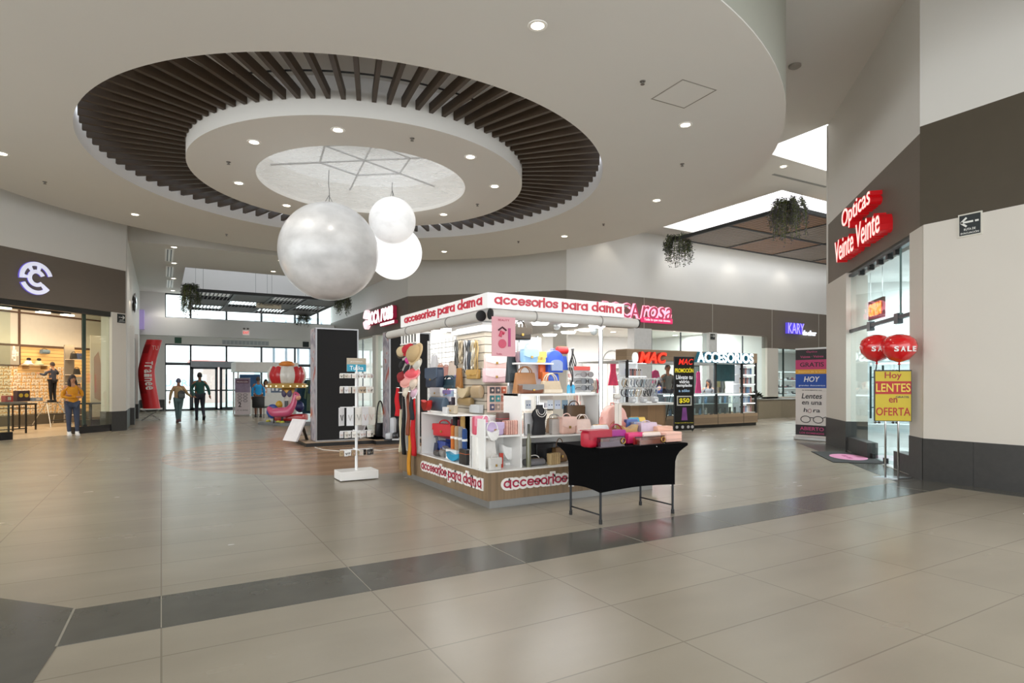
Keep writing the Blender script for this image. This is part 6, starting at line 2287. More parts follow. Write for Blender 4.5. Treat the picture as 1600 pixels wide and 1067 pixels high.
# white booth near the entrance
YBo = 28.9
b0, b1 = OY(372, YBo)[0], OY(462, YBo)[0]
booth = thing('sales_booth', 'white canopy sales booth with blue poster near the entrance', 'booth', (b0, YBo, 0))
wB = b1 - b0
dB = OY(420, YBo)[1]
zt0, zt1 = ZA(581, dB), ZA(566, dB)
MB().box(-0.1, wB + 0.1, -0.1, 2.0, zt0, zt1).build('canopy', mat('#dcdad6', 0.5), booth)
for x in (0.0, wB):
    for y in (0.0, 1.9):
        MB().box(x - 0.03, x + 0.03, y - 0.03, y + 0.03, 0, zt0).build('post', mat('#c9c9c9', 0.4), booth)
MB().box(0, wB, 0, 0.5, 0, 0.95).build('counter', mat('#e2e0dd', 0.4), booth)
MB().box(0.25, 1.15, 1.85, 1.9, 0.95, zt0 - 0.1).build('blue_poster', mat('#3c6fa8', 0.5, noise=0.4, scale=3), booth)
MB().box(1.4, wB - 0.1, 1.85, 1.9, 0.95, zt0 - 0.4).build('display_wall', mat('#cfc6c0', 0.5, noise=0.3, scale=6), booth)
rnd = random.Random(2)
for k in range(14):
    xx = 0.12 + (wB - 0.24) * k / 13
    c = rnd.choice(('#e5dfd8', '#cbb5a4', '#8f7f90', '#d7a58e', '#5c6b85', '#e9e9ea'))
    h_ = rnd.uniform(0.14, 0.3)
    t = thing('boxed_product', 'small boxed product standing in the row on the white booth counter', 'box', (b0 + xx, YBo + 0.2, 0.951), 0, 'boxed products on the booth counter')
    MB().box(-0.08, 0.08, -0.05, 0.05, 0, h_, 0.006).build('carton', mat(c, 0.4), t)
    MB().box(-0.05, 0.05, -0.053, -0.05, h_ * 0.3, h_ * 0.7).build('label', mat('#f2f2f2', 0.5), t)
cx, cy = G(403.5, 653.5)
t = thing('padded_chair', 'black chair with its back turned before the person in the blue jacket', 'chair', (cx, cy, 0), -YAW)
MB().box(-0.24, 0.24, -0.02, 0.05, 0.42, 0.86, 0.02).build('backrest', M_BLACK, t, smooth=True, auto=40)
MB().box(-0.24, 0.24, 0.05, 0.5, 0.40, 0.47, 0.02).build('seat', M_BLACK, t, smooth=True, auto=40)
for x in (-0.21, 0.21):
    for y in (0.02, 0.46):
        MB().tube([(x, y, 0), (x, y, 0.41)], 0.014, 8).build('leg', M_BLACK, t)

# clothes on a rail right of the ride
gx0, gy0 = G(478, 657)
t = thing('garment_rail', 'garment rail with dark clothes right of the carousel ride', 'clothes rail', (gx0, gy0, 0), -YAW)
for x in (-0.45, 0.45):
    MB().tube([(x, 0, 0), (x, 0, 1.55)], 0.016, 8).build('upright', M_STEEL, t)
    MB().tube([(x, -0.25, 0.03), (x, 0.25, 0.03)], 0.016, 8).build('foot', M_STEEL, t)
MB().tube([(-0.48, 0, 1.55), (0.48, 0, 1.55)], 0.014, 8).build('rail', M_STEEL, t)


def garment(label, x, y, z, rz, w, h, c, group, dress=False, name='hanging_garment'):
    """garment on a hanger, hook at (x,y,z)"""
    t = thing(name, label, 'clothes', (x, y, z), rz, group)
    b = MB()
    hw, sh = w / 2, 0.1
    if dress:
        poly = [(-hw * .55, -sh), (-hw * .2, -.05), (hw * .2, -.05), (hw * .55, -sh), (hw * .5, -h * .45), (hw, -h), (-hw, -h), (-hw * .5, -h * .45)]
    else:
        poly = [(-hw * .7, -sh), (-hw * .2, -.05), (hw * .2, -.05), (hw * .7, -sh), (hw * 1.15, -h * .6), (hw * .85, -h * .64), (hw * .7, -h * .35), (hw * .75, -h), (-hw * .75, -h), (-hw * .7, -h * .35), (-hw * .85, -h * .64), (-hw * 1.15, -h * .6)]
    b.prism(poly, -0.03, 0.03, 'y')
    o = b.build('cloth', mat(c, 0.85, noise=0.15, scale=9), t, bev=0.012)
    MB().tube([(-hw * .6, 0, -sh - .005), (0, 0, -.045), (hw * .6, 0, -sh - .005)], 0.008, 6).tube([(0, 0, -.045), (0, 0, -.012), (.012, 0, 0.004), (0, 0, .014), (-.012, 0, .006)], 0.004, 5).build('hanger', M_BLACK, t)
    return t


ca, sa = math.cos(-YAW), math.sin(-YAW)
for k, (c, h_) in enumerate((('#3c5266', 0.95), ('#7f93a5', 0.8), ('#22405c', 1.25), ('#173a4a', 1.3), ('#566a58', 1.2), ('#2f4f6e', 0.9))):
    xx = -0.38 + 0.15 * k
    garment(('blue grey jacket', 'pale blue shirt', 'navy coat', 'dark teal coat', 'olive coat', 'denim blue jacket')[k] + ' on the garment rail right of the ride', gx0 + xx * ca, gy0 + xx * sa, 1.56, -YAW + 0.5, 0.5, h_, c, 'clothes on the garment rail')

# red inflatable tube on a small table
tx, ty = -0.38, 26.3
t = thing('side_table', 'small white folding table under the red inflatable tube', 'table', (tx, ty, 0))
MB().box(-0.3, 0.42, -0.35, 0.35, 0.40, 0.44).build('table_top', M_LAQ, t)
b = MB()
for s_ in (-1, 1):
    b.tube([(-0.25, s_ * 0.3, 0), (0.35, s_ * 0.3, 0.4)], 0.012, 6)
    b.tube([(0.35, s_ * 0.3, 0), (-0.25, s_ * 0.3, 0.4)], 0.012, 6)
b.build('folding_legs', M_STEEL, t)
dt = FW.dot(Vector((tx, ty)))
ztop = ZA(531, dt)
tube = thing('inflatable_tube', 'tall wavy red inflatable tube with white lettering by the left wall', 'inflatable', (tx, ty, 0.441))
Ht = ztop - 0.441


def bend(v):
    return 0.10 * math.sin(v * 4.2 + 2.4) + 0.28 * max(0, v - 0.55)


def tub(u, v):
    a = 2 * PI * u
    r = 0.30 - 0.03 * v
    return (bend(v) + r * math.cos(a) * 0.95, r * math.sin(a), Ht * v)


b = MB().surf(tub, 28, 30, cu=True)
b.lathe([(0, Ht), (0.265, Ht)], 20, (bend(1), 0, 0))
b.build('tube', mat('#cf2127', 0.4, noise=0.06, scale=3), tube, smooth=True, auto=50)
for k, (v, ch_) in enumerate(((0.66, 'T'), (0.6, 'r'), (0.54, 'a'), (0.48, 'i'), (0.42, 'n'), (0.36, 'e'), (0.30, 'e'))):
    b = MB(Matrix.Translation((bend(v) + 0.05, -0.29, Ht * v)) @ Matrix.Rotation(R(90), 4, 'Y'))
    b.text(ch_, (0, 0, 0), 0.13, 0.24, 0.02, 0.02)
    b.build('letter', mat('#f3eeea', 0.5), tube)
for v0, v1, c in ((0.8, 0.93, '#9d1418'), (0.22, 0.40, '#a9161b')):
    def patch(u, v, v0=v0, v1=v1):
        vv = v0 + (v1 - v0) * v
        a = PI + 0.25 + 1.1 * u
        r = 0.31 - 0.03 * vv
        return (bend(vv) + r * math.cos(a) * 0.95, r * math.sin(a), Ht * vv)
    MB().surf(patch, 8, 8).build('patch', mat(c, 0.4), tube, smooth=True)
b = MB()
b.text('TU', (bend(.87) + 0.12, -0.285, Ht * 0.88), 0.2, 0.16, 0.02)
b.build('letter', mat('#e9b9b2', 0.5), tube)

# outdoor things seen through the doors
sx, _ = OY(255, YE + 8)
sx2, _ = OY(310, YE + 8)
t = thing('outdoor_sign', 'pale blue lettered sign outside beyond the left door pane', 'sign', ((sx + sx2) / 2, YE + 8, 0))
zb = ZA(600, OY(280, YE + 8)[1])
MB().box(-1.4, 1.4, 0, 0.1, zb - 0.6, zb + 0.6).build('board', mat('#ffffff', 0.6, emit=0.25, noise=0), t)
for x in (-1.2, 1.2):
    MB().box(x - 0.05, x + 0.05, 0.02, 0.08, -0.02, zb - 0.6).build('post', mat('#d9d9d9', 0.5), t)
b = MB()
b.text('JUAREZ', (0, 0, zb), 2.4, 0.55, 0.02, 0.02)
b.build('lettering', mat('#a9c7e8', 0.5, emit=0.3, noise=0), t)
x0, x1 = OY(408, YE + 14)[0], OY(520, YE + 14)[0]
t = thing('outdoor_building', 'pale pillared building outside beyond the right entrance panes', 'building', ((x0 + x1) / 2, YE + 14, -0.02))
w_ = x1 - x0
MB().box(-w_ / 2, w_ / 2, 0.3, 4, 0, 6.5).build('wall', mat('#c3ccd6', 0.7), t)
for k in range(6):
    xx = -w_ / 2 + w_ * (k + 0.5) / 6
    MB().box(xx - 0.35, xx + 0.35, -0.1, 0.3, 0, 6.2).build('pillar', mat('#e9edf2', 0.7), t)
x0, x1 = OY(312, YE + 13)[0], OY(338, YE + 13)[0]
t = thing('outdoor_stall', 'pale red roofed stall outside behind the walking man', 'stall', ((x0 + x1) / 2, YE + 13, -0.02))
MB().box(-1.1, 1.1, 0, 1.5, 0, 2.7).build('wall', mat('#e8c5c0', 0.6), t)
MB().box(-1.25, 1.25, -0.2, 1.6, 2.7, 3.0).build('roof', mat('#d98a84', 0.6), t)

pc = [Vector((*G(px, py), 0.006)) for px, py in ((492, 699), (505, 703), (530, 705), (560, 702), (596, 704), (630, 700))]
MB().tube(pc, 0.008, 6).build('power_cord', mat('#d9d6cf', 0.5), label='thin white power cord lying on the floor before the black boards', cat='cord')
# ================================================================== PHONE KIOSK AND THE SHOPS BEHIND
MY = 13.0


def MXx(px):
    return OY(px, MY)[0]


def MZ(px, py):
    return ZA(py, OY(px, MY)[1])


mx0, mx1 = MXx(980), MXx(1184)
mxd = MXx(1162)
M_WOODH = lines_mat('oak_panel_wood', '#6f5b47', '#8d7860', 'Z', 0.155, 0.03, 0.45, noise=0.16, stretch=(0.8, 1, 18))
pk = thing('phone_kiosk', 'wood and glass phone accessories kiosk with lit red and white lettering', 'kiosk', (0, MY, 0))
MB().box(mx0 + 0.05, mx1 - 0.02, 0.05, 2.4, 0, 0.1).build('skirt', M_BLACK, pk)
MB().box(mx0, mx1, 0, 0.03, 0.1, 0.41).box(mx1 - 0.03, mx1, 0.03, 2.4, 0.1, 0.41).box(mx0, mx0 + 0.03, 0.03, 2.4, 0.1, 0.41).build('wood_base', M_WOODH, pk)
jj = MB()
for px in (1078, 1122, 1162):
    jj.box(MXx(px) - 0.008, MXx(px) + 0.008, -0.003, 0, 0.1, 0.41)
jj.build('base_joint', M_BLACK, pk)
zh0, zh1 = 2.05, 2.36
MB().box(mx0, mx1, 0.02, 0.5, zh0, zh1).build('header', M_WOODH, pk)
MB().box(mx0, mx1, 0.05, 2.3, zh0 - 0.03, zh0).build('ceiling_panel', mat('#cfcfce', 0.5), pk)
for px in (982, 1120, 1161.5, 1183):
    MB().box(MXx(px) - 0.03, MXx(px) + 0.03, 0.03, 0.09, 0.41, zh0).build('post', M_BLACK, pk)
# glass cases along the front
zc_ = 1.05
for a, b in ((1040, 1119.5), (1121, 1160)):
    x0, x1 = MXx(a), MXx(b)
    c_ = MB().box(x0, x1, 0.01, 0.018, 0.42, zc_).build('case_glass', M_GLASS, pk)
    MB().box(x0, x1, 0.0, 0.6, zc_, zc_ + 0.02).build('case_top', mat('#c9d2d4', 0.1, noise=0), pk)
    MB().box(x0, x1, 0.05, 0.09, zc_ - 0.05, zc_ - 0.01).build('case_light', mat('#f4fbff', 0.4, emit=3.0, noise=0), pk)
    MB().box(x0, x1, 0.05, 0.5, 0.74, 0.75).build('glass_shelf', mat('#cfdcdf', 0.15, noise=0), pk)
    MB().box(x0, x1, 0.55, 0.58, 0.41, zc_).build('case_back', mat('#8f979b', 0.4), pk)
MB().box(MXx(1119.5), MXx(1121.5), 0, 0.05, 0.41, zc_).build('case_frame', M_BLACK, pk)
# tall lit shelves at both ends
for a, b, n in ((1162.5, 1183, 5), (983, 1012, 4)):
    x0, x1 = MXx(a), MXx(b)
    MB().box(x0, x1, 0.42, 0.45, 0.42, zh0 - 0.02).build('shelf_back', mat('#e9edf0', 0.4, emit=0.15, noise=0), pk)
    for k in range(n + 1):
        z = 0.42 + (zh0 - 0.08 - 0.42) * k / n
        MB().box(x0, x1, 0.05, 0.42, z, z + 0.02).build('shelf', M_LAQ, pk)
        if k:
            MB().box(x0, x1, 0.055, 0.09, z - 0.015, z).build('shelf_light', mat('#f4fbff', 0.4, emit=3.5, noise=0), pk)
rnd = random.Random(11)
CASEC = ('#8fa6c4', '#c3d0dc', '#c98f84', '#e2e2e6', '#a9b7c6', '#5d646c', '#d9c9bb', '#6f96bd', '#b98a8a', '#d9dde2')
base_case = {}


def phone_case(label, x, y, z, h, c, group, rz=0.0):
    if (c, h) not in base_case:
        t = thing('phone_case', label, 'phone case', (x, y, z), rz, group)
        MB().box(-h * 0.25, h * 0.25, -0.006, 0.006, 0, h, 0.004).build('shell', mat(c, 0.25, coat=0.4, noise=0), t)
        MB().box(-h * 0.19, -h * 0.03, -0.009, -0.006, h * 0.74, h * 0.94).build('camera_cutout', M_BLACK, t)
        base_case[(c, h)] = (t, family(t))
        return t
    t0, fam = base_case[(c, h)]
    return dup(t0, (x, y, z), rz, label, group, tree=fam)


x0, x1 = MXx(1163.5), MXx(1182)
ordn = ('lowest', 'second', 'third', 'fourth', 'top')
for k in range(5):
    z = 0.442 + (zh0 - 0.08 - 0.42) * k / 5
    for i in range(7):
        phone_case('phone case standing on the ' + ordn[k] + ' lit shelf at the right end of the phone kiosk', x0 + 0.04 + (x1 - x0 - 0.08) * i / 6, MY + 0.2, z, 0.2, CASEC[(i * 3 + k * 2 + int(rnd.random() * 3)) % 10], 'phone cases on the ' + ordn[k] + ' right end shelf')
x0, x1 = MXx(984), MXx(1011)
for i in range(8):
    phone_case('phone case on the top lit shelf at the left end of the phone kiosk', x0 + 0.05 + (x1 - x0 - 0.1) * i / 7, MY + 0.2, 0.442 + (zh0 - 0.08 - 0.42) * 0.75, 0.2, CASEC[(i * 7 + 4) % 10], 'phone cases on the left end shelf')
for a, b, n, nm in ((1042, 1117, 16, 'left'), (1123, 1158, 9, 'right')):
    x0, x1 = MXx(a), MXx(b)
    for lev in range(2):
        for i in range(n):
            phone_case('boxed phone accessory on the ' + ('floor', 'upper shelf')[lev] + ' of the ' + nm + ' glass case', x0 + (x1 - x0) * (i + 0.5) / n, MY + 0.2 + 0.1 * (i % 2), (0.411, 0.751)[lev], 0.2, (CASEC[(i * 3 + lev * 4 + 1) % 10] if lev or nm == 'left' else ('#2f3337', '#44484c', '#7d8489')[i % 3]), 'accessories in the ' + nm + ' glass case, ' + ('floor', 'shelf')[lev])
# lit lettering
t = pk
for word, a, b, body, face_, em, sh in (('MAC', 995, 1038, '#a3150f', '#ff3a26', 1.2, 0.25), ('ACCESORIOS', 1085, 1173.5, '#2d6f84', '#f2fcff', 1.7, 0)):
    xa, xb = MXx(a), MXx(b)
    zc = MZ((a + b) / 2, 559)
    hl = 0.335
    q = MB()
    q.text(word, ((xa + xb) / 2, 0.02, zc), xb - xa, hl, 0.12, 0.045, sh)
    q.build('letter_body', mat(body, 0.4, emit=0.3, noise=0), t)
    q = MB()
    q.text(word, ((xa + xb) / 2, -0.10, zc), (xb - xa) * 0.99, hl * 0.96, 0.012, 0.03, sh)
    q.build('letter_face', mat(face_, 0.4, emit=em, noise=0), t)
MB(Matrix.Translation((MXx(990.5), -0.02, MZ(990, 559))) @ Matrix.Rotation(PI / 2, 4, 'X')).lathe([(0, 0), (0.12, 0), (0.12, 0.06), (0, 0.06)], 18, (0, 0, 0), 0.8, 1.3).build('round_emblem', mat('#eef3f5', 0.4, emit=0.6, noise=0), t, smooth=True, auto=40)
MB().box(MXx(1128), MXx(1160), 0.3, 0.33, 1.45, zh0 - 0.05).build('dark_poster', mat('#24545c', 0.4, noise=0.3, scale=6), pk)
lamp('kiosk_light', 'AREA', ((mx0 + mx1) / 2, MY + 1.1, zh0 - 0.06), 60, (0.95, 0.98, 1), mx1 - mx0 - 0.5, 1.6)

# hair band counter at the left of the phone kiosk
hx0, hx1 = OY(985, 12.1)[0], OY(1040, 12.1)[0]
hc = thing('display_counter', 'wood fronted counter with white top left of the black promotion board', 'counter', (hx0, 12.1, 0))
MB().box(0, hx1 - hx0, 0, 0.7, 0, 0.80).build('wood_front', lines_mat('counter_wood', '#6d5640', '#85694c', 'X', 0.3, 0.03, 0.45, noise=0.14, stretch=(14, 1, 0.6)), hc)
MB().box(-0.04, hx1 - hx0 + 0.25, -0.05, 0.75, 0.80, 0.86).build('top', M_LAQ, hc)
rnd = random.Random(9)
hb_first = None
for row, (zz, n) in enumerate(((1.24, 12), (1.5, 11))):
    rx = hx0 + 0.1
    t = thing('headband_rail', ('lower', 'upper')[row] + ' rail full of headbands above the wood fronted counter', 'rail', (rx, 12.4, zz), 0)
    MB().tube([(-0.1, 0, 0), (hx1 - hx0 - 0.05, 0, 0)], 0.03, 10).build('bar', mat('#d5d7d8', 0.3, noise=0), t, smooth=True)
    MB().tube([(0.0, 0.1, 0.86 - zz), (0.0, 0.1, 0), (0, 0, 0)], 0.012, 8).build('stand', M_STEEL, t)
    for k in range(n):
        c = rnd.choice(('#d9dade', '#b9bcc4', '#8d93a0', '#24262c', '#c7b49a', '#f0eff0', '#9fb3c0'))
        t = thing('headband', 'headband looped over the ' + ('lower', 'upper')[row] + ' rail of the wood fronted counter', 'headband', (rx - 0.06 + (hx1 - hx0 - 0.05) * k / n, 12.4, zz + 0.0), rnd.uniform(-0.25, 0.25), 'headbands on the ' + ('lower', 'upper') [row] + ' rail')
        MB().ribbon([(0.02 * math.sin(j), -0.1 * math.cos(2 * PI * j / 16 + PI / 2) * 0.9, -0.09 + 0.125 * math.sin(2 * PI * j / 16 + PI / 2)) for j in range(15)], 0.035, 0.008, (1, 0, 0)).build('band', mat(c, 0.5, noise=0.1), t, smooth=True)
for k in range(3):
    t = thing('mask_stand', ('left', 'middle', 'right')[k] + ' white rounded display block on the wood fronted counter', 'display block', (hx0 + 0.2 + 0.4 * k, 12.25, 0.861))
    MB().box(-0.11, 0.11, -0.07, 0.07, 0, 0.16, 0.05).build('block', mat('#c6c8cc', 0.4), t, smooth=True, auto=40)
    MB().box(-0.05, 0.05, -0.075, -0.068, 0.04, 0.1).build('label', mat('#eceff2', 0.4), t)

# black promotion board on an easel
ax, ay = G(1068.5, 674)
da = FW.dot(Vector((ax, ay)))
wa = 36 * da / F
za = ZA(557, da)
t = thing('promotion_board', 'tall black promotion board with red and yellow lettering before the phone kiosk', 'sign board', (ax, ay, 0), -0.25)
MB().box(-wa / 2, wa / 2, -0.02, 0.02, 0.03, za, 0.02).build('board', mat('#0e1013', 0.3, noise=0.05), t)
for s_ in (-1, 1):
    MB().tube([(s_ * wa * 0.32, 0.02, za * 0.9), (s_ * wa * 0.5, 0.55, 0)], 0.012, 8).build('leg', M_BLACK, t)
    MB().tube([(s_ * wa * 0.42, 0, 0), (s_ * wa * 0.42, 0, 0.06)], 0.014, 8).build('foot', M_BLACK, t)


def bt(word, fz, w, h, c, em=0.3, sh=0, x=0, bold=0.015):
    b = MB()
    b.text(word, (x, -0.02, za * fz), wa * w, h, 0.004, bold, sh)
    b.build('lettering', mat(c, 0.5, emit=em, noise=0), t)


bt('MAC', 0.93, 0.72, 0.17, '#f0301f', 0.5, 0.25, wa * 0.08)
bt('PROMOCIÓN', 0.82, 0.9, 0.15, '#e6d52a', 0.4)
bt('Llévate tu', 0.725, 0.8, 0.12, '#eef2f6')
bt('vidrio', 0.665, 0.5, 0.1, '#eef2f6')
bt('templado', 0.61, 0.76, 0.11, '#eef2f6')
bt('a sólo:', 0.545, 0.55, 0.08, '#9fc3e6')
MB().box(-wa * 0.36, wa * 0.36, -0.024, -0.02, za * 0.345, za * 0.475).build('price_frame', mat('#d9d9d2', 0.4), t)
MB().box(-wa * 0.31, wa * 0.31, -0.027, -0.024, za * 0.36, za * 0.46).build('price_ground', mat('#1a1a1a', 0.4), t)
b = MB()
b.text('$50', (0, -0.027, za * 0.41), wa * 0.5, 0.15, 0.004, 0.02)
b.build('price_lettering', mat('#e6d52a', 0.5, emit=0.4, noise=0), t)
MB().prism([(-wa * .14, za * .15), (wa * .16, za * .15), (wa * .1, za * .32), (-wa * .08, za * .32)], -0.024, -0.02, 'y').build('phone_print', mat('#8a4f9a', 0.3, noise=0.5, scale=3), t)
bt('Protege tu pantalla hoy mismo', 0.115, 0.9, 0.03, '#d8cf3a', 0.3, 0, 0, 0)
b = MB()
for k, xx in enumerate((-0.36, -0.08, 0.2, 0.4)):
    b.M = Matrix.Translation((wa * xx, -0.02, za * 0.06)) @ Matrix.Rotation(PI / 2, 4, 'X')
    b.lathe([(0, 0), (0.045, 0), (0.045, 0.004), (0, 0.004)], 14)
b.build('round_marks', mat('#c9c9cc', 0.4), t)

# ------------------------------------------------------------------ dress shop behind the kiosk
for x, y, pw in ((13.5, 21.5, 160), (19, 21.5, 170), (22.6, 21.5, 120), (10.8, 27.5, 130), (10.5, 23.8, 60)):
    lamp('shop_light', 'AREA', (x, y, 3.85), pw, (1, 0.99, 0.97), 2.6, 2.6)
SPN = 0
for x in (12.6, 14.8, 17.0, 19.2, 21.4, 23.4):
    for y in (19.2, 21.0, 23.0):
        if x < 13.2 and y < 19.5:
            continue
        SPN += 1
        t = thing('shop_spotlight', 'small round ceiling light in the bright dress shop', 'ceiling light', (x, y, 3.9), 0, 'ceiling lights of the dress shop')
        MB().lathe([(0, -0.012), (0.11, -0.012), (0.13, 0), (0, 0)], 14).build('disc', mat('#fffaf0', 0.4, emit=6, noise=0), t)
rnd = random.Random(21)
RACKS = ((14.0, 19.6, 0.0), (15.9, 20.6, 0.3), (18.0, 19.5, -0.1), (20.3, 20.4, 0.1), (22.6, 19.6, 0), (23.2, 21.6, 0), (13.2, 22.4, 0.2), (16.8, 23.0, 0), (20.6, 23.2, 0), (11.3, 21.9, -0.6), (10.6, 24.6, 0), (9.9, 27.3, 1.2))
GC = ('#e9e6e2', '#dcd6cf', '#d9a9a6', '#c8536b', '#b9b4b0', '#efe7de', '#8f8f96', '#e0c3b0', '#cfd3da', '#3a3a40')
gcache = {}
rackname = ('first', 'second', 'third', 'fourth', 'fifth', 'sixth', 'seventh', 'eighth', 'ninth', 'tenth', 'eleventh', 'twelfth')
for ri, (rx_, ry_, rr_) in enumerate(RACKS):
    t = thing('garment_rail', 'white garment rail in the dress shop, ' + rackname[ri] + ' from its right hand front', 'clothes rail', (rx_, ry_, 0), rr_)
    for x in (-0.6, 0.6):
        MB().tube([(x, 0, 0), (x, 0, 1.6)], 0.016, 8).build('upright', M_LAQ, t)
        MB().tube([(x, -0.22, 0.02), (x, 0.22, 0.02)], 0.016, 8).build('foot', M_LAQ, t)
    MB().tube([(-0.62, 0, 1.6), (0.62, 0, 1.6)], 0.014, 8).build('rail', M_LAQ, t)
    for k in range(9):
        c = GC[int(rnd.random() * 10)]
        dr_ = rnd.random() < 0.4
        lx = -0.5 + k * 0.125
        pos = (rx_ + lx * math.cos(rr_), ry_ + lx * math.sin(rr_), 1.62)
        lb = ('dress' if dr_ else 'top') + ' on the ' + rackname[ri] + ' rail of the dress shop'
        gp = 'clothes on the ' + rackname[ri] + ' dress shop rail'
        if (c, dr_) not in gcache:
            g = garment(lb, *pos, rr_ + 1.0, 0.44, 1.15 if dr_ else 0.8, c, gp, dr_)
            gcache[(c, dr_)] = (g, family(g))
        else:
            g0, fam = gcache[(c, dr_)]
            g = dup(g0, pos, rr_ + 1.0, lb, gp, tree=fam)
# arched rail with the pink dress
x, d = OY(957, 18.6)
t = thing('arched_rail', 'white arched garment stand with the pink dress in the dress shop window', 'clothes stand', (x, 18.6, 0))
zt_ = ZA(548, d)
hw = 24 * d / F / 2 * 1.7
MB().tube([(-hw, 0, 0)] + [(-hw * math.cos(PI * k / 16), 0, zt_ - hw + hw * math.sin(PI * k / 16)) for k in range(17)] + [(hw, 0, 0)], 0.03, 8).build('arch', M_LAQ, t, smooth=True)
MB().box(-hw - 0.1, hw + 0.1, -0.25, 0.25, 0, 0.02).build('foot_plate', M_LAQ, t)
MB().tube([(-hw, 0, zt_ - 0.35), (hw, 0, zt_ - 0.35)], 0.02, 8).build('rail', M_LAQ, t)
garment('bright pink dress hanging under the white arch in the dress shop window', x + 0.03, 18.6, zt_ - 0.33, 0, 0.5, 1.05, '#e2476b', 'window clothes', True)
garment('hot pink ruffled top hanging behind the red kiosk lettering', *OY(1024, 18.7)[:1], 18.7, 1.98, 0.2, 0.55, 0.6, '#ff3f86', 'window clothes')
garment('cream yellow blouse hanging behind the phone kiosk opening', *OY(1120, 18.7)[:1], 18.7, 2.0, 0.1, 0.6, 0.8, '#efd49b', 'window clothes')
garment('magenta striped dress at the dark mirror edge behind the phone kiosk', *OY(1091, 18.8)[:1], 18.8, 1.95, 0, 0.4, 1.1, '#d83a80', 'window clothes', True)
x, d = OY(1094, 19.3)
t = thing('standing_mirror', 'dark framed tall mirror in the dress shop behind the phone kiosk', 'mirror', (x, 19.6, 0))
MB().box(-0.3, 0.3, 0, 0.04, 0.02, 2.2).build('frame', M_BLACK, t)
MB().box(-0.25, 0.25, -0.005, 0.0, 0.07, 2.15).build('mirror_glass', mat('#d9dcde', 0.05, 1.0, noise=0), t)
for k, (x, z, w_) in enumerate(((13.6, 2.5, 2.6), (17.8, 2.5, 3.0), (22.2, 2.4, 2.4))):
    t = thing('wall_shelf', ('left', 'middle', 'right')[k] + ' white shelf unit on the back wall of the dress shop', 'shelf', (x, 25.2, 0))
    for z_ in (0.1, 0.8, 1.5, 2.2):
        MB().box(-w_ / 2, w_ / 2, 0, 0.38, z_, z_ + 0.04).build('shelf', M_LAQ, t)
    for s_ in (-1, 0, 1):
        MB().box(s_ * w_ / 2 - 0.02, s_ * w_ / 2 + 0.02, 0, 0.38, 0, 2.5).build('side', M_LAQ, t)
    MB().box(-w_ / 2, w_ / 2, 0.38, 0.4, 0, 2.5).build('back', mat('#bdbdbd', 0.5), t)
    for z_ in (0.14, 0.84, 1.54):
        for q in range(8):
            hgt = rnd.uniform(0.2, 0.42)
            c = GC[int(rnd.random() * 10)]
            f = thing('folded_clothes', 'pile of folded clothes on the ' + ('left', 'middle', 'right')[k] + ' white shelf unit of the dress shop', 'folded clothes', (x - w_ / 2 + (q + 0.5) * w_ / 8, 25.4, z_ + 0.001), 0, 'folded clothes, ' + ('left', 'middle', 'right')[k] + ' unit')
            MB().box(-w_ / 20, w_ / 20, -0.13, 0.13, 0, hgt, 0.02).build('pile', mat(c, 0.8, noise=0.12, scale=12), f, smooth=True, auto=40)
# glass fronts
for a, b in ((1017, 1107), (1119, 1199)):
    x0, x1 = OY(a, 18.0)[0], OY(b, 18.0)[0]
    w = MB().box(x0, x1, 18.0, 18.012, 0.05, 3.5).build('window_%d' % (4 if a < 1100 else 5), M_GLASS, kind='structure')
    f = MB()
    for x in (x0 + 0.02, (x0 + x1) / 2, x1 - 0.02):
        f.box(x - 0.02, x + 0.02, 17.98, 18.03, 0, 3.5)
    f.box(x0, x1, 17.98, 18.03, 0, 0.06)
    f.build('window_frame', M_ALU, w)
# evac plate on the pier
x0, d1 = OY(1109, 17.86)
x1, d2 = OY(1117, 17.86)
plate_sign('evacuation_sign', 'small dark evacuation plate high on the white pier of the dress shop', Matrix.Translation(((x0 + x1) / 2, 17.86, ZA(526, d1))), (x1 - x0) * 0.9, 0.24, -1, ())
# corridor side of the dress shop: mannequin in yellow, glass
w = MB().box(D_[0] + 0.12, D_[0] + 0.132, 22.9, 30.8, 0.05, 3.5).build('window_6', M_GLASS, kind='structure')
f = MB()
for y in (24.6, 26.65, 28.8):
    f.box(D_[0] + 0.1, D_[0] + 0.15, y - 0.03, y + 0.03, 0, 3.5)
f.build('window_frame', M_ALU, w)
garment('yellow blouse in the corridor window behind the white spinner', 9.2, 24.2, 1.9, -1.2, 0.6, 0.8, '#e6d98a', 'corridor window clothes')
garment('indigo denim bundle in the corridor window behind the white spinner', 9.2, 25.2, 1.45, -1.2, 0.5, 0.6, '#3f5a96', 'corridor window clothes')

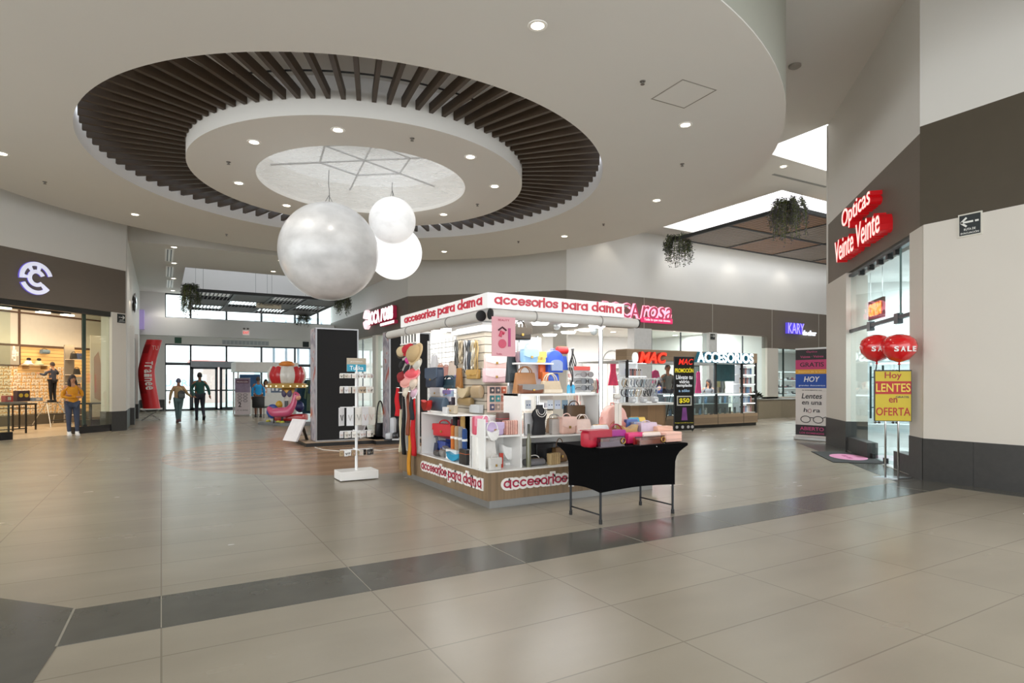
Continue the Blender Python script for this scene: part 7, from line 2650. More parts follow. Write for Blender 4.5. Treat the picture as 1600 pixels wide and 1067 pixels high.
# ------------------------------------------------------------------ shoe shop at the far right, planter
lamp('shop_light', 'AREA', (28, 20.5, 3.1), 120, (0.9, 0.97, 1), 5, 3)
t0_ = None
sh = thing('shoe_shelf', 'lit white shelves with rows of shoes behind the far right window', 'shelf', (27.3, 20.0, 0))
for z_ in (0.75, 1.1, 1.5, 1.95):
    MB().box(-2.2, 4.5, 0, 0.4, z_, z_ + 0.04).build('shelf', mat('#eef4f6', 0.3, emit=0.25, noise=0), sh)
for x in (-2.2, 1.2, 4.5):
    MB().box(x - 0.03, x + 0.03, 0.35, 0.4, 0, 2.0).build('upright', M_LAQ, sh)
shoe0 = {}
for li, z_ in enumerate((0.791, 1.141, 1.541)):
    for k in range(16):
        c = ('#1d1d20', '#b9a7a0', '#7d3038', '#d9d9dc', '#3a3a42')[(k * 2 + li) % 5]
        lb = 'shoe on the ' + ('lowest', 'middle', 'top')[li] + ' lit shelf behind the far right window'
        gp = 'shoes on the ' + ('lowest', 'middle', 'top')[li] + ' shelf'
        pos = (27.3 - 2.0 + 0.4 * k, 20.2, z_)
        if c not in shoe0:
            s0 = thing('shoe', lb, 'shoe', pos, 0.5, gp)
            b = MB()
            b.box(-0.05, 0.05, -0.15, 0.12, 0.0, 0.07, 0.025)
            b.box(-0.045, 0.045, 0.0, 0.12, 0.05, 0.15, 0.025)
            b.build('upper', mcol(c, 0.3), s0, smooth=True, auto=40)
            MB().box(-0.05, 0.05, -0.15, 0.125, -0.0, 0.015).build('sole', M_BLACK, s0)
            shoe0[c] = (s0, family(s0))
        else:
            dup(shoe0[c][0], pos, 0.5, lb, gp, tree=shoe0[c][1])
px0 = OY(1185, 15.3)[0]
t = thing('wood_planter', 'long low wood clad planter bench right of the phone kiosk', 'planter', (px0, 15.3, 0))
M_PLW = lines_mat('planter_wood', '#6b604f', '#857a66', 'X', 1.4, 0.012, 0.5, noise=0.1, stretch=(10, 1, 0.5))
MB().box(0, 4.6, 0, 1.1, 0, 0.70).build('box', M_PLW, t)
MB().box(-0.02, 4.62, -0.02, 1.12, 0.70, 0.73).build('rim', mat('#5d5344', 0.5), t)
rnd = random.Random(31)
t = thing('broad_leaf_plant', 'dark green bushy plant at the left end of the wood planter', 'plant', (px0 + 0.35, 15.7, 0.731))
b = MB()
for k in range(150):
    a, e = rnd.random() * 2 * PI, rnd.uniform(0.15, 1.35)
    r0 = rnd.uniform(0.05, 0.22)
    dirv = Vector((math.cos(a) * math.cos(e), math.sin(a) * math.cos(e), math.sin(e)))
    p = dirv * r0 + Vector((0, 0, 0.03))
    q = p + dirv * rnd.uniform(0.14, 0.26) - Vector((0, 0, 0.05))
    sd = dirv.cross(Vector((0, 0, 1))).normalized() * 0.035
    mid = (p + q) / 2 + Vector((0, 0, 0.03))
    b.quad(p, mid + sd, q, mid - sd)
b.build('foliage', mat('#3e4436', 0.5, noise=0.25, scale=20), t)
b = MB()
for k in range(8):
    a = k * 0.8
    b.tube([(0, 0, 0), (0.12 * math.cos(a), 0.12 * math.sin(a), 0.2)], 0.008, 5)
b.build('stem', mat('#4c4433', 0.6), t)
# ================================================================== OPTICIAN: GLASS FRONT, DOOR, THINGS IN FRONT
def opx(px):
    return OPX(px)[0]


xA, xB = tg0, tg1
zt0 = 2.46
w = MB(MOP).box(xA, xB, -0.1, -0.09, zt0 + 0.03, ZG).build('window_7', M_GLASS, kind='structure')
xs_ = [opx(1353), opx(1394)]
f = MB(MOP)
f.box(xA, xB, -0.12, -0.06, zt0 - 0.03, zt0 + 0.03)
f.box(xA, xB, -0.14, -0.05, ZG - 0.05, ZG)
f.build('window_frame', M_FRAME, w)
for px in (1338, 1352, 1366, 1380, 1392):
    x = opx(px)
    MB(MOP).box(x - 0.05, x + 0.05, -0.14, -0.05, ZG - 0.13, ZG - 0.04).build('glass_clip', M_BLACK, w)
for px in (1352, 1394):
    x = opx(px)
    MB(MOP).box(x - 0.09, x + 0.09, -0.13, -0.05, zt0 - 0.1, zt0 + 0.07).build('glass_clip', mat('#54585c', 0.35, 0.7), w)
MB(MOP).box(opx(1397) - 0.006, opx(1397) + 0.006, -0.11, -0.08, zt0, ZG).build('glass_joint', mat('#6f8784', 0.3), w)
for a, b in ((xs_[0], xB), (xA, xs_[1])):
    w = MB(MOP).box(a, b, -0.1, -0.09, 0.3, zt0 - 0.03).build('window_8', M_GLASS, kind='structure')
    MB(MOP).box(a, b, -0.2, -0.02, 0, 0.29).build('window_sill', M_DADO, w)
wd = xs_[0] - xs_[1]
for k in range(2):
    a = xs_[1] + wd * k / 2 + 0.01
    b = xs_[1] + wd * (k + 1) / 2 - 0.01
    d_ = MB(MOP).box(a, b, -0.1, -0.09, 0.02, zt0 - 0.05).build('door_%d' % (k + 2), M_GLASS, kind='structure')
    h0 = b - 0.14 if k == 0 else a + 0.14
    h0 = b - 0.1 if k == 0 else b - 0.12
    hb = MB(MOP)
    hb.tube([(h0, -0.04, 0.75), (h0, -0.04, 1.7)], 0.018, 10)
    hb.tube([(h0, -0.095, 0.95), (h0, -0.04, 0.95)], 0.01, 8).tube([(h0, -0.095, 1.5), (h0, -0.04, 1.5)], 0.01, 8)
    hb.build('door_handle', mat('#1f3a3a', 0.3, 0.3, noise=0), d_)
    MB(MOP).box(b - 0.12, b, -0.12, -0.07, 0.02, 0.1).build('floor_pivot', M_BLACK, d_)
# inside
for x, y in ((2.2, -1.6), (4.2, -1.8), (2.4, -3.3)):
    t = thing('ceiling_panel_light', 'square lit ceiling panel inside the optician, ' + ('nearest the door', 'at the far end', 'at the back')[[(2.2, -1.6), (4.2, -1.8), (2.4, -3.3)].index((x, y))], 'ceiling light')
    t.matrix_world = MOP @ Matrix.Translation((x, y, 3.6))
    MB().box(-0.6, 0.6, -0.3, 0.3, -0.012, 0).build('diffuser', mat('#ffffff', 0.4, emit=4.0, noise=0), t)
    MB().box(-0.63, 0.63, -0.33, 0.33, -0.008, 0.001).build('frame', M_TRIM, t)
po = MOP @ Vector((2.8, -2.0, 3.5))
lamp('shop_light', 'AREA', po, 85, (0.93, 0.98, 1), 3, 2, (0, 0, PI / 4))
shf = thing('eyewear_display', 'tall lit eyewear shelving on the far inner wall of the optician', 'display shelf')
shf.matrix_world = MOP @ Matrix.Translation((LOP - 0.5, 0, 0))
MB().box(-0.06, 0, -3.6, -0.6, 0.3, 2.4).build('back', mat('#d5dee0', 0.4), shf)
for k in range(7):
    MB().box(-0.25, -0.06, -3.6, -0.6, 0.5 + 0.28 * k, 0.51 + 0.28 * k).build('glass_shelf', mat('#eef6f8', 0.2, emit=0.3, noise=0), shf)
for px in range(3):
    MB().box(-0.26, -0.06, -0.62 - 1.49 * px, -0.58 - 1.49 * px, 0.3, 2.4).build('side', M_LAQ, shf)
n_ = 0
for lev in range(7):
    for q in range(8):
        p = MOP @ Vector((LOP - 0.66, -0.85 - 0.34 * q, 0.54 + 0.28 * lev))
        if n_ == 0:
            s0 = shades('spectacles on the lit shelving of the optician', p.x, p.y, p.z, 0.14, '#2b2b30', PI / 4 - PI / 2, 'spectacles on the optician shelving')
            fam = family(s0)
        else:
            dup(s0, p, PI / 4 - PI / 2, tree=fam)
        n_ += 1
t = thing('counter_desk', 'dark wood desk inside the optician behind the yellow sign', 'desk')
t.matrix_world = MOP @ Matrix.Translation((2.1, -2.2, 0))
MB().box(-0.7, 0.7, -0.4, 0.4, 0.72, 0.78).build('desk_top', mat('#5b4238', 0.4, noise=0.1), t)
MB().box(-0.65, 0.65, -0.38, -0.33, 0.05, 0.72).build('modesty_panel', mat('#8d8580', 0.5), t)
for x in (-0.65, 0.65):
    MB().box(x - 0.03, x + 0.03, -0.35, 0.35, 0, 0.72).build('leg', mat('#54322b', 0.4), t)
t = thing('wooden_chair', 'reddish wooden chair at the desk inside the optician', 'chair')
t.matrix_world = MOP @ Matrix.Translation((3.15, -1.6, 0.007)) @ Matrix.Rotation(0.5, 4, 'Z')
MB().box(-0.22, 0.22, -0.22, 0.22, 0.43, 0.48).build('seat', mat('#6e3a30', 0.4), t)
MB().box(-0.22, 0.22, 0.18, 0.22, 0.55, 0.9).build('backrest', mat('#6e3a30', 0.4), t)
for x in (-0.19, 0.19):
    for y in (-0.19, 0.19):
        MB().box(x - 0.022, x + 0.022, y - 0.022, y + 0.022, 0, 0.9 if y > 0 else 0.43).build('leg', mat('#5d2f27', 0.4), t)
t = thing('neon_sign', 'small orange neon sign hanging inside the optician glass', 'sign')
t.matrix_world = MOP @ Matrix.Translation((opx(1336), -0.35, 2.83))
MB().box(-0.42, 0.42, -0.05, 0, -0.19, 0.19).build('back_plate', mat('#4a2a20', 0.4), t)
b = MB()
b.text('OPEN', (0, 0, 0), 0.7, 0.24, 0.02, 0.03, face='y')
b.build('lettering', mat('#ff6a2a', 0.4, emit=5.0, noise=0), t)
for s_ in (-1, 1):
    MB().tube([(s_ * 0.35, -0.02, 0.19), (s_ * 0.35, -0.02, 0.78)], 0.005, 5).build('wire', M_STEEL, t)
plate_sign('evacuation_sign', 'green and white arrow plate inside the optician above the red balloons', MOP @ Matrix.Translation((opx(1384), -0.5, 2.33)), 0.42, 0.3, 1, (), ground='#dfe9e6', rim='#5b8379', ink='#4d7f74', front='y')
MB(MOP).box(opx(1384) - 0.02, opx(1384) + 0.02, -0.53, -0.5, 2.5, 3.6).build('sign_rod', M_STEEL, label='thin rod carrying the green arrow plate in the optician', cat='rod')
t = thing('wave_poster', 'pale pink wave patterned poster on the back wall of the optician', 'poster')
t.matrix_world = MOP @ Matrix.Translation((1.6, -4.09, 2.35))
MB().box(-1.1, 1.1, 0, 0.02, -0.45, 0.5).build('sheet', lines_mat('pink_waves', '#eec2d2', '#f4e4ea', 'Z', 0.16, 0.4, 0.5, noise=0.1), t)
t = thing('flower_bouquet', 'pink bouquet poster low on the back wall of the optician', 'poster')
t.matrix_world = MOP @ Matrix.Translation((0.9, -4.09, 1.5))
MB().box(-0.5, 0.5, 0, 0.02, -0.5, 0.4).build('sheet', mat('#cda9b6', 0.5, noise=0.5, scale=8), t)

# standing yellow sign
sx_, sy_ = G(1393.5, 746)
ds = FW.dot(Vector((sx_, sy_)))
sc = ds / F
FACE = -YAW - 0.25
st = thing('floor_sign', 'yellow and red offer sign on two steel posts before the optician', 'sign stand', (sx_, sy_, 0), FACE)
b = MB().prism([(-0.27, -0.05), (0.02, -0.16), (0.27, 0.0), (-0.02, 0.13)], 0.001, 0.012)
b.build('base_plate', mat('#b9bdc0', 0.25, 0.9, noise=0), st)
zs0, zs1 = ZA(658, ds), ZA(578, ds)
for x in (-0.085, 0.085):
    MB().tube([(x, 0, 0.012), (x, 0, zs1)], 0.014, 10).build('post', M_CHROME, st, smooth=True)
wS = 0.245
MB().box(-wS, wS, -0.045, -0.018, zs0, zs1).build('sign_frame', mat('#2c2b24', 0.4), st)
face = MB().box(-wS + 0.012, wS - 0.012, -0.05, -0.045, zs0 + 0.01, zs1 - 0.02).build('sign_face', mat('#cdb51f', 0.45, noise=0.04), st)
hS = zs1 - zs0
MB().box(-wS + 0.012, wS - 0.012, -0.053, -0.05, zs0 + hS * 0.53, zs0 + hS * 0.78).build('red_band', mat('#b3170f', 0.45), face)
for word, fz, ww, hh, c, y in (('Hoy', 0.88, 0.22, 0.12, '#a3240f', -0.05), ('LENTES', 0.655, 0.45, 0.125, '#e6cf4a', -0.053), ('en', 0.41, 0.11, 0.07, '#a3240f', -0.05), ('OFERTA', 0.19, 0.45, 0.12, '#b02311', -0.05), ('GRATIS', 0.475, 0.17, 0.03, '#3c3a4a', -0.05)):
    b = MB()
    b.text(word, (0.12 if word == 'GRATIS' else 0, y, zs0 + hS * fz), ww, hh, 0.004, 0.012)
    b.build('lettering', mat(c, 0.45), face)
for px, py, xx, lb in ((1370, 543, -0.22, 'left'), (1405, 545, 0.10, 'right')):
    p = FW * (ds + (0.14 if lb == 'left' else -0.18)) + RT * ((px - 800) / F * (ds + (0.14 if lb == 'left' else -0.18)))
    z = ZA(py, ds)
    t = thing('balloon', lb + ' one of two red sale balloons above the yellow offer sign', 'balloon', (p.x, p.y, z), -YAW - 0.4)
    r = 24.5 * sc
    MB().lathe([(0, -0.215), (0.03, -0.2), (r * 0.55, -0.165), (r * 0.9, -0.07), (r, 0.02), (r * 0.9, 0.115), (r * 0.6, 0.175), (r * 0.25, 0.2), (0, 0.203)], 32).build('skin', mat('#d8141b', 0.12, coat=1.0, noise=0.02), t, smooth=True)
    MB().lathe([(0.0, -0.2), (0.012, -0.215), (0.022, -0.24), (0, -0.24)], 10).build('knot', mat('#b01015', 0.4), t)
    b = MB()
    for k, ch in enumerate('SALE'):
        a = -PI / 2 - 0.1 + (k - 0.6) * 0.34
        b.M = Matrix.Translation((r * 0.995 * math.cos(a), r * 0.995 * math.sin(a), -0.02)) @ Matrix.Rotation(a + PI / 2, 4, 'Z')
        b.text(ch, (0, 0.004, 0), 0.058, 0.075, 0.012, 0.03)
    b.build('lettering', mat('#f3efee', 0.4), t)
    pl = Vector((sx_, sy_, 0)) - Vector((p.x, p.y, 0))
    xw = Matrix.Rotation(FACE, 4, 'Z') @ Vector((xx, 0.0, 0))
    tgt = Matrix.Rotation(YAW + 0.4, 4, 'Z') @ (pl + xw)
    MB().tube([(0, 0, -0.23), (tgt.x, tgt.y, zs1 - z - 0.06)], 0.008, 8).build('stick', M_BLACK, t)

# roll-up banner
bx_, by0_, by1_ = 13.62, 8.50, 9.30
wB_ = by1_ - by0_
dB_ = FW.dot(Vector((bx_, by0_)))
hB = ZA(542, dB_)
t = rollup('tall roll-up banner of the optician with pink, yellow and blue stripes', bx_, (by0_ + by1_) / 2, -PI / 2 + 0.12, wB_, hB)
s_ = MB().box(-wB_ / 2, wB_ / 2, -0.004, 0.004, 0.08, hB - 0.02).build('sheet', mat('#e3dedb', 0.5, noise=0.01), t)
hh = hB - 0.1
for z0, z1, c in ((0.875, 1.0, '#2f2c2e'), (0.765, 0.875, '#c63f74'), (0.715, 0.765, '#e5a93b'), (0.555, 0.715, '#1e4fae'), (0.02, 0.135, '#2f2a2d')):
    MB().box(-wB_ / 2, wB_ / 2, -0.007, -0.004, 0.08 + hh * z0, 0.08 + hh * z1 - (0.02 if z1 == 1 else 0)).build('stripe', mat(c, 0.5), s_)
for word, fz, ww, h_, c, sh in (('Óptica', 0.965, 0.33, 0.06, '#c64a7d', 0), ('Veinte · Veinte', 0.91, 0.7, 0.055, '#c64a7d', 0), ('GRATIS', 0.82, 0.72, 0.11, '#2f1f28', 0), ('Examen de la vista', 0.74, 0.8, 0.045, '#f3d27a', 0), ('HOY', 0.655, 0.48, 0.13, '#f3f5fa', 0.2), ('grandes descuentos', 0.582, 0.8, 0.045, '#dbe6fa', 0), ('te entregamos tus', 0.53, 0.6, 0.025, '#333', 0), ('Lentes', 0.465, 0.62, 0.13, '#25242a', 0.2), ('en una', 0.385, 0.6, 0.08, '#3b3a40', 0.1), ('h  ra', 0.305, 0.5, 0.10, '#25242a', 0.1), ('ABIERTO', 0.095, 0.72, 0.085, '#cf4a86', 0), ('LOS DOMINGOS', 0.045, 0.74, 0.04, '#cf4a86', 0)):
    b = MB()
    b.text(word, (0, -0.007, 0.08 + hh * fz), wB_ * ww, h_, 0.003, 0.012, sh)
    b.build('lettering', mat(c if len(c) == 7 else '#333333', 0.5), s_)
b = MB()
for q, r in ((-1, 0.09), (1, 0.09)):
    b.tube([(q * wB_ * 0.19 + r * 1.3 * math.cos(2 * PI * j / 18), -0.008, 0.08 + hh * 0.2 + r * math.sin(2 * PI * j / 18) * 0.9) for j in range(18)], 0.009, 5, closed=True)
b.tube([(-0.04, -0.008, 0.08 + hh * 0.22), (0.04, -0.008, 0.08 + hh * 0.22)], 0.009, 5)
b.tube([(wB_ * 0.33, -0.008, 0.08 + hh * 0.22), (wB_ * 0.42, -0.008, 0.08 + hh * 0.235)], 0.009, 5)
b.build('spectacles_print', mat('#2a2a2e', 0.5), s_)
b = MB()
b.tube([(-0.05 + 0.04 * math.cos(2 * PI * j / 14), -0.009, 0.08 + hh * 0.297 + 0.045 * math.sin(2 * PI * j / 14)) for j in range(14)], 0.008, 5, closed=True)
b.build('clock_print', mat('#b98e96', 0.5), s_)
# door mat
mp = [Vector((*G(px, py, 0.0), 0)) for px, py in ((1271, 706.5), (1345, 706.5), (1381, 724), (1297, 722))]
u_ = Vector((-U, U, 0))
mc = Vector((*G(1328, 715), 0))
t = thing('door_mat', 'dark door mat with pink oval emblem before the optician', 'mat', (mc.x - 0.02, mc.y + 0.02, 0.003), PI / 4)
MB().box(-0.85, 0.85, -0.42, 0.46, 0, 0.01, 0.003).build('pile', mat('#39393a', 0.95, noise=0.2, scale=90, bump=0.3), t)
MB().lathe([(0, 0.010), (0.42, 0.010), (0.42, 0.0115), (0, 0.0115)], 32, (0, 0, 0), 1.15, 0.72).build('emblem', mat('#d08aab', 0.9), t)
b = MB()
b.text('Veinte Veinte', (0, 0.03, 0.0115), 0.6, 0.11, 0.001, 0, 0, 'z')
b.build('lettering', mat('#a8507c', 0.9), t)

# ================================================================== LEFT STORE
def cs(px):
    return CSX(px)[0]


def CSP(px, dy):
    """point on the plane local y=dy of the left store: local x, depth"""
    o = MCS @ Vector((0, dy, 0))
    return OL(px, (o.x, o.y), (U, U))


lamp('shop_light', 'AREA', MCS @ Vector((7.5, 3.0, 4.1)), 95, (1, 0.84, 0.62), 7, 3, (0, 0, PI / 4))
lamp('shop_light', 'AREA', MCS @ Vector((9.0, 4.3, 2.75)), 14, (1, 0.72, 0.38), 6.5, 0.3, (R(35), 0, PI / 4))
xl = [cs(p) for p in (-12, 21, 117, 134, 139)]
zgl = 3.3
for k, (a, b) in enumerate(((-0.5, xl[1]), (xl[4] + 0.02, tc0))):
    w = MB(MCS).box(a, b, 0.1, 0.112, 0.2, zgl).build('window_%d' % (9 + k), glass('#eef4ee', 0.2), kind='structure')
    MB(MCS).box(a if k == 0 else xl[2], b, 0.02, 0.22, 0, 0.2).build('window_sill', M_BLKGLOSS, w)
fr = MB(MCS).box(-0.5, tc0, 0.05, 0.2, zgl, ZB0).build('trim_9', mat('#3a3a36', 0.4, 0.5), kind='structure')
t = thing('glass_panel_edge', 'dark green edged tall glass panel at the right side of the left store door', 'glass panel')
t.matrix_world = MCS
MB().box(xl[3], xl[4], 0.1, 0.14, 0.2, zgl).build('pane', mat('#3b4a41', 0.1, noise=0), t)
MB().box(xl[3], xl[4] + 0.01, 0.08, 0.16, 0.2, 0.24).build('shoe_rail', M_BLACK, t)
t = thing('track_light_rail', 'dark ceiling track with lit boxes just inside the left store', 'track light')
t.matrix_world = MCS
MB().box(0.5, xl[2] + 0.3, 0.5, 0.62, 3.28, 3.40).build('track', mat('#3c3d3b', 0.4), t)
for px in (8, 70, 108):
    x = CSP(px, 0.5)[0]
    MB().box(x - 0.15, x + 0.15, 0.49, 0.63, 3.25, 3.29).build('lamp', mat('#fff1d8', 0.4, emit=4, noise=0), t)
WY = CSD - 0.09


def wx(px):
    return CSP(px, WY)[0]


zpeg = ZA(541, CSP(60, WY)[1])
t = thing('peg_wall', 'warm lit slatted peg wall along the back of the left store', 'display wall')
t.matrix_world = MCS
MB().box(5, 13.3, WY, CSD, 0.35, zpeg).build('slat_board', lines_mat('warm_slats', '#8f6a3a', '#dfb272', 'Z', 0.12, 0.12, 0.5, noise=0.05, emit=0.12), t)
MB().box(5, 13.3, WY - 0.25, CSD, 0.0, 0.33).build('plinth', mat('#5a5348', 0.4), t)
MB().box(5, 13.3, WY - 0.02, CSD, zpeg, 4.2).build('upper_panel', mat('#d5cfc5', 0.6, noise=0.03), t)
b = MB()
for px in (29, 128):
    b.box(wx(px) - 0.03, wx(px) + 0.03, WY - 0.05, WY - 0.02, zpeg, 4.2)
b.box(5, 13.3, WY - 0.06, WY - 0.02, zpeg - 0.04, zpeg + 0.03)
b.box(5, 13.3, WY - 0.05, WY - 0.02, ZA(493, 20.5), ZA(493, 20.5) + 0.05)
b.build('brown_trim', mat('#53392a', 0.5), t)
t = thing('wall_map_board', 'grey framed board with white cards at the left of the peg wall', 'board')
t.matrix_world = MCS
x0, x1 = wx(-10), wx(28)
z0, z1 = ZA(571, 20.5), ZA(543, 20.5)
MB().box(x0, x1, WY - 0.06, WY - 0.03, z0, z1).build('panel', mat('#a39c90', 0.6), t)
MB().box(x0, x1, WY - 0.07, WY - 0.03, z0 - 0.04, z0).box(x1, x1 + 0.04, WY - 0.07, WY - 0.03, z0, z1).build('frame', mat('#4b3629', 0.5), t)
rnd = random.Random(8)
for k in range(10):
    cxx, czz = rnd.uniform(x0 + 0.5, x1 - 0.1), rnd.uniform(z0 + 0.08, z1 - 0.1)
    MB().box(cxx, cxx + rnd.uniform(0.06, 0.12), WY - 0.068, WY - 0.06, czz, czz + rnd.uniform(0.06, 0.14)).build('card', M_LAQ, t)
# little carded goods, row by row
card0 = None
for row in range(17):
    zz = ZA(574 + row * 5.0, 20.4)
    for k in range(17):
        px = 1 + k * 7.0
        if px > 116 or (px > 28 and row < 2 and px < 70):
            continue
        p = MCS @ Vector((wx(px) + rnd.uniform(-0.03, 0.03), WY - 0.03, zz + rnd.uniform(-0.015, 0.015)))
        wide = rnd.uniform(0.8, 1.25)
        if card0 is None:
            card0 = thing('carded_accessory', 'small pale carded accessory hanging on the warm lit peg wall of the left store', 'accessory card', p, PI / 4, 'carded accessories on the peg wall')
            MB().box(-0.05, 0.05, -0.012, 0.0, -0.06, 0.03).build('card', mat('#efe4d2', 0.5, noise=0.1), card0)
            MB().ball((0, -0.02, -0.025), (0.03, 0.012, 0.02), 8, 6).build('item', mat('#c9a878', 0.4, noise=0.3, scale=20), card0, smooth=True)
            cfam = family(card0)
        else:
            o = dup(card0, p, PI / 4, tree=cfam)
            o.scale = (wide, 1, rnd.uniform(0.7, 1.1))
t = thing('wall_shelf', 'small pale shelf carrying two hats on the peg wall of the left store', 'shelf')
x0, x1 = wx(31), wx(68)
zsf = ZA(570, 20.3)
t.matrix_world = MCS @ Matrix.Translation(((x0 + x1) / 2, WY - 0.15, zsf))
MB().box(-(x1 - x0) / 2, (x1 - x0) / 2, -0.15, 0.14, -0.03, 0).build('board', mat('#e6d2ae', 0.5), t)
for s_ in (-1, 1):
    MB().box(s_ * 0.3 - 0.02, s_ * 0.3 + 0.02, -0.12, 0.14, -0.15, -0.03).build('bracket', mat('#8a6b45', 0.5), t)
for px, c, lb in ((38, '#ece8e2', 'white'), (54, '#b9c4a6', 'sage green')):
    p = MCS @ Vector((wx(px), WY - 0.17, zsf))
    t = thing('sun_hat', lb + ' hat with black pompom on the small shelf of the left store', 'hat', p, PI / 4)
    MB().lathe([(0, 0.001), (0.16, 0.001), (0.14, 0.03), (0.1, 0.05), (0.09, 0.12), (0, 0.14)], 18).build('crown', mat(c, 0.8), t, smooth=True)
    MB().ball((0.02, 0, 0.18), (0.07, 0.05, 0.05), 10, 8).build('pompom', mat('#2a211c', 0.9), t, smooth=True)
p = MCS @ Vector((wx(66), WY - 0.12, ZA(549, 20.3)))
t = thing('roll_bag', 'blue grey roll bag hanging near the top of the peg wall', 'bag', p, PI / 4)
MB().tube([(-0.13, 0, 0), (0.13, 0, 0)], 0.075, 16).build('body', mat('#6f8494', 0.5), t, smooth=True, auto=40)
MB().tube([(-0.1, 0.0, 0.07), (0, 0.05, 0.12), (0.1, 0, 0.07)], 0.008, 6).build('strap', M_BLACK, t)
for k, (px, py, c, lb) in enumerate(((115, 552, '#2c2926', 'black straw'), (124, 552, '#4d5a78', 'dusty blue'), (120, 578, '#24221f', 'small black'), (121, 592, '#b8b2a6', 'pale grey'), (121, 604, '#3d4a4a', 'dark green'), (122, 646, '#5b5148', 'brown'))):
    zz = ZA(py + 6, 19)
    p = MCS @ Vector((CSP(px, 4.2)[0], 4.2, zz))
    handbag(lb + ' bag on the side shelf at the right of the left store', p.x, p.y, zz, 0.22, 0.2, 0.1, c, 'flap' if k % 2 else 'tote', hh=0.06, rz=PI / 4)
ss = thing('side_shelf', 'narrow pale shelf unit with bags at the right of the left store', 'shelf')
ss.matrix_world = MCS
xa_ = CSP(112, 4.2)[0]
for py in (558, 584, 598, 610, 652):
    MB().box(xa_, CSP(127, 4.2)[0], 4.05, 4.5, ZA(py, 19) - 0.02, ZA(py, 19)).build('shelf', mat('#d9cdbb', 0.5), ss)
MB().box(xa_, CSP(127, 4.2)[0], 4.5, 4.55, 0.05, 2.7).build('back', mat('#8a8278', 0.6), ss)
# nesting tables with goods
tbx = CSP(42, 1.9)
for k, (pxa, pxb, dy, hz, lb) in enumerate(((-25, 43, 1.7, 0.82, 'stone topped thin legged black table inside the left store'), (20, 58, 2.7, 0.74, 'lower thin black frame table behind the stone topped one'))):
    x0, x1 = CSP(pxa, dy)[0], CSP(pxb, dy)[0]
    t = thing('console_table', lb, 'table')
    t.matrix_world = MCS @ Matrix.Translation(((x0 + x1) / 2, dy, 0.0065))
    w2 = (x1 - x0) / 2
    MB().box(-w2, w2, 0, 0.7, hz, hz + 0.05).build('table_top', mat('#85817a' if k == 0 else '#3a332c', 0.4, noise=0.1), t)
    for x in (-w2 + 0.02, w2 - 0.02):
        for y in (0.03, 0.67):
            MB().box(x - 0.017, x + 0.017, y - 0.017, y + 0.017, 0, hz).build('leg', M_BLACK, t)
    MB().box(-w2, w2, 0.01, 0.04, 0.12, 0.145).box(-w2, w2, 0.01, 0.04, hz - 0.12, hz - 0.1).build('cross_bar', M_BLACK, t)
tx_ = CSP(30, 2.0)[0]
for k, (dx, c, w_, h_, lb) in enumerate(((-0.35, '#b7453f', 0.2, 0.17, 'red boxed gift'), (0.1, '#3b2a33', 0.34, 0.30, 'dark gift box with two yellow rounds'), (0.42, '#8f9aa8', 0.26, 0.1, 'flat silver grey box'), (-0.75, '#6d7a5a', 0.3, 0.08, 'flat green box'))):
    p = MCS @ Vector((tx_ + dx, 1.95 + 0.1 * (k == 1), 0.878))
    t = thing('gift_box', lb + ' on the stone topped table in the left store', 'box', p, PI / 4)
    MB().box(-w_ / 2, w_ / 2, -0.08, 0.08, 0, h_, 0.006).build('box', mat(c, 0.4), t)
    if k == 1:
        b = MB()
        for s_ in (-1, 1):
            b.M = Matrix.Translation((s_ * 0.075, -0.08, 0.17)) @ Matrix.Rotation(PI / 2, 4, 'X')
            b.lathe([(0, 0), (0.055, 0), (0.055, 0.006), (0, 0.006)], 16)
        b.build('yellow_round', mat('#d8b53a', 0.4), t)
    else:
        MB().box(-w_ * 0.2, w_ * 0.2, -0.083, -0.08, h_ * 0.3, h_ * 0.8).build('label', mat('#e9dccd', 0.5), t)
# low black stand behind the right pane
t = thing('low_stand', 'low open black frame stand behind the right pane of the left store', 'stand')
x0, x1 = CSP(141, 0.9)[0], CSP(162, 0.9)[0]
t.matrix_world = MCS @ Matrix.Translation((x0, 0.9, 0.0065))
b = MB()
for x in (0.02, x1 - x0 - 0.02):
    for y in (0.0, 0.5):
        b.box(x - 0.02, x + 0.02, y - 0.02, y + 0.02, 0, 0.8)
b.box(0, x1 - x0, -0.02, 0.52, 0.76, 0.8)
b.build('frame', M_BLACK, t)
MB().box(0.04, x1 - x0 - 0.04, 0.02, 0.48, 0.0, 0.3).build('box', mat('#2b2826', 0.5), t)
t = thing('poster_panel', 'tall pale display panel with brown figure behind the right pane', 'poster')
t.matrix_world = MCS @ Matrix.Translation((CSP(153, 2.2)[0], 2.2, 0.0065))
MB().box(-0.25, 0.25, 0, 0.03, 0.3, 2.9).build('board', mat('#cdbfae', 0.5), t)
MB().prism([(-0.12, 0.9), (0.1, 0.8), (0.14, 1.8), (0.02, 2.4), (-0.14, 2.2)], -0.006, 0, 'y').build('figure_print', mat('#a9836d', 0.5), t)
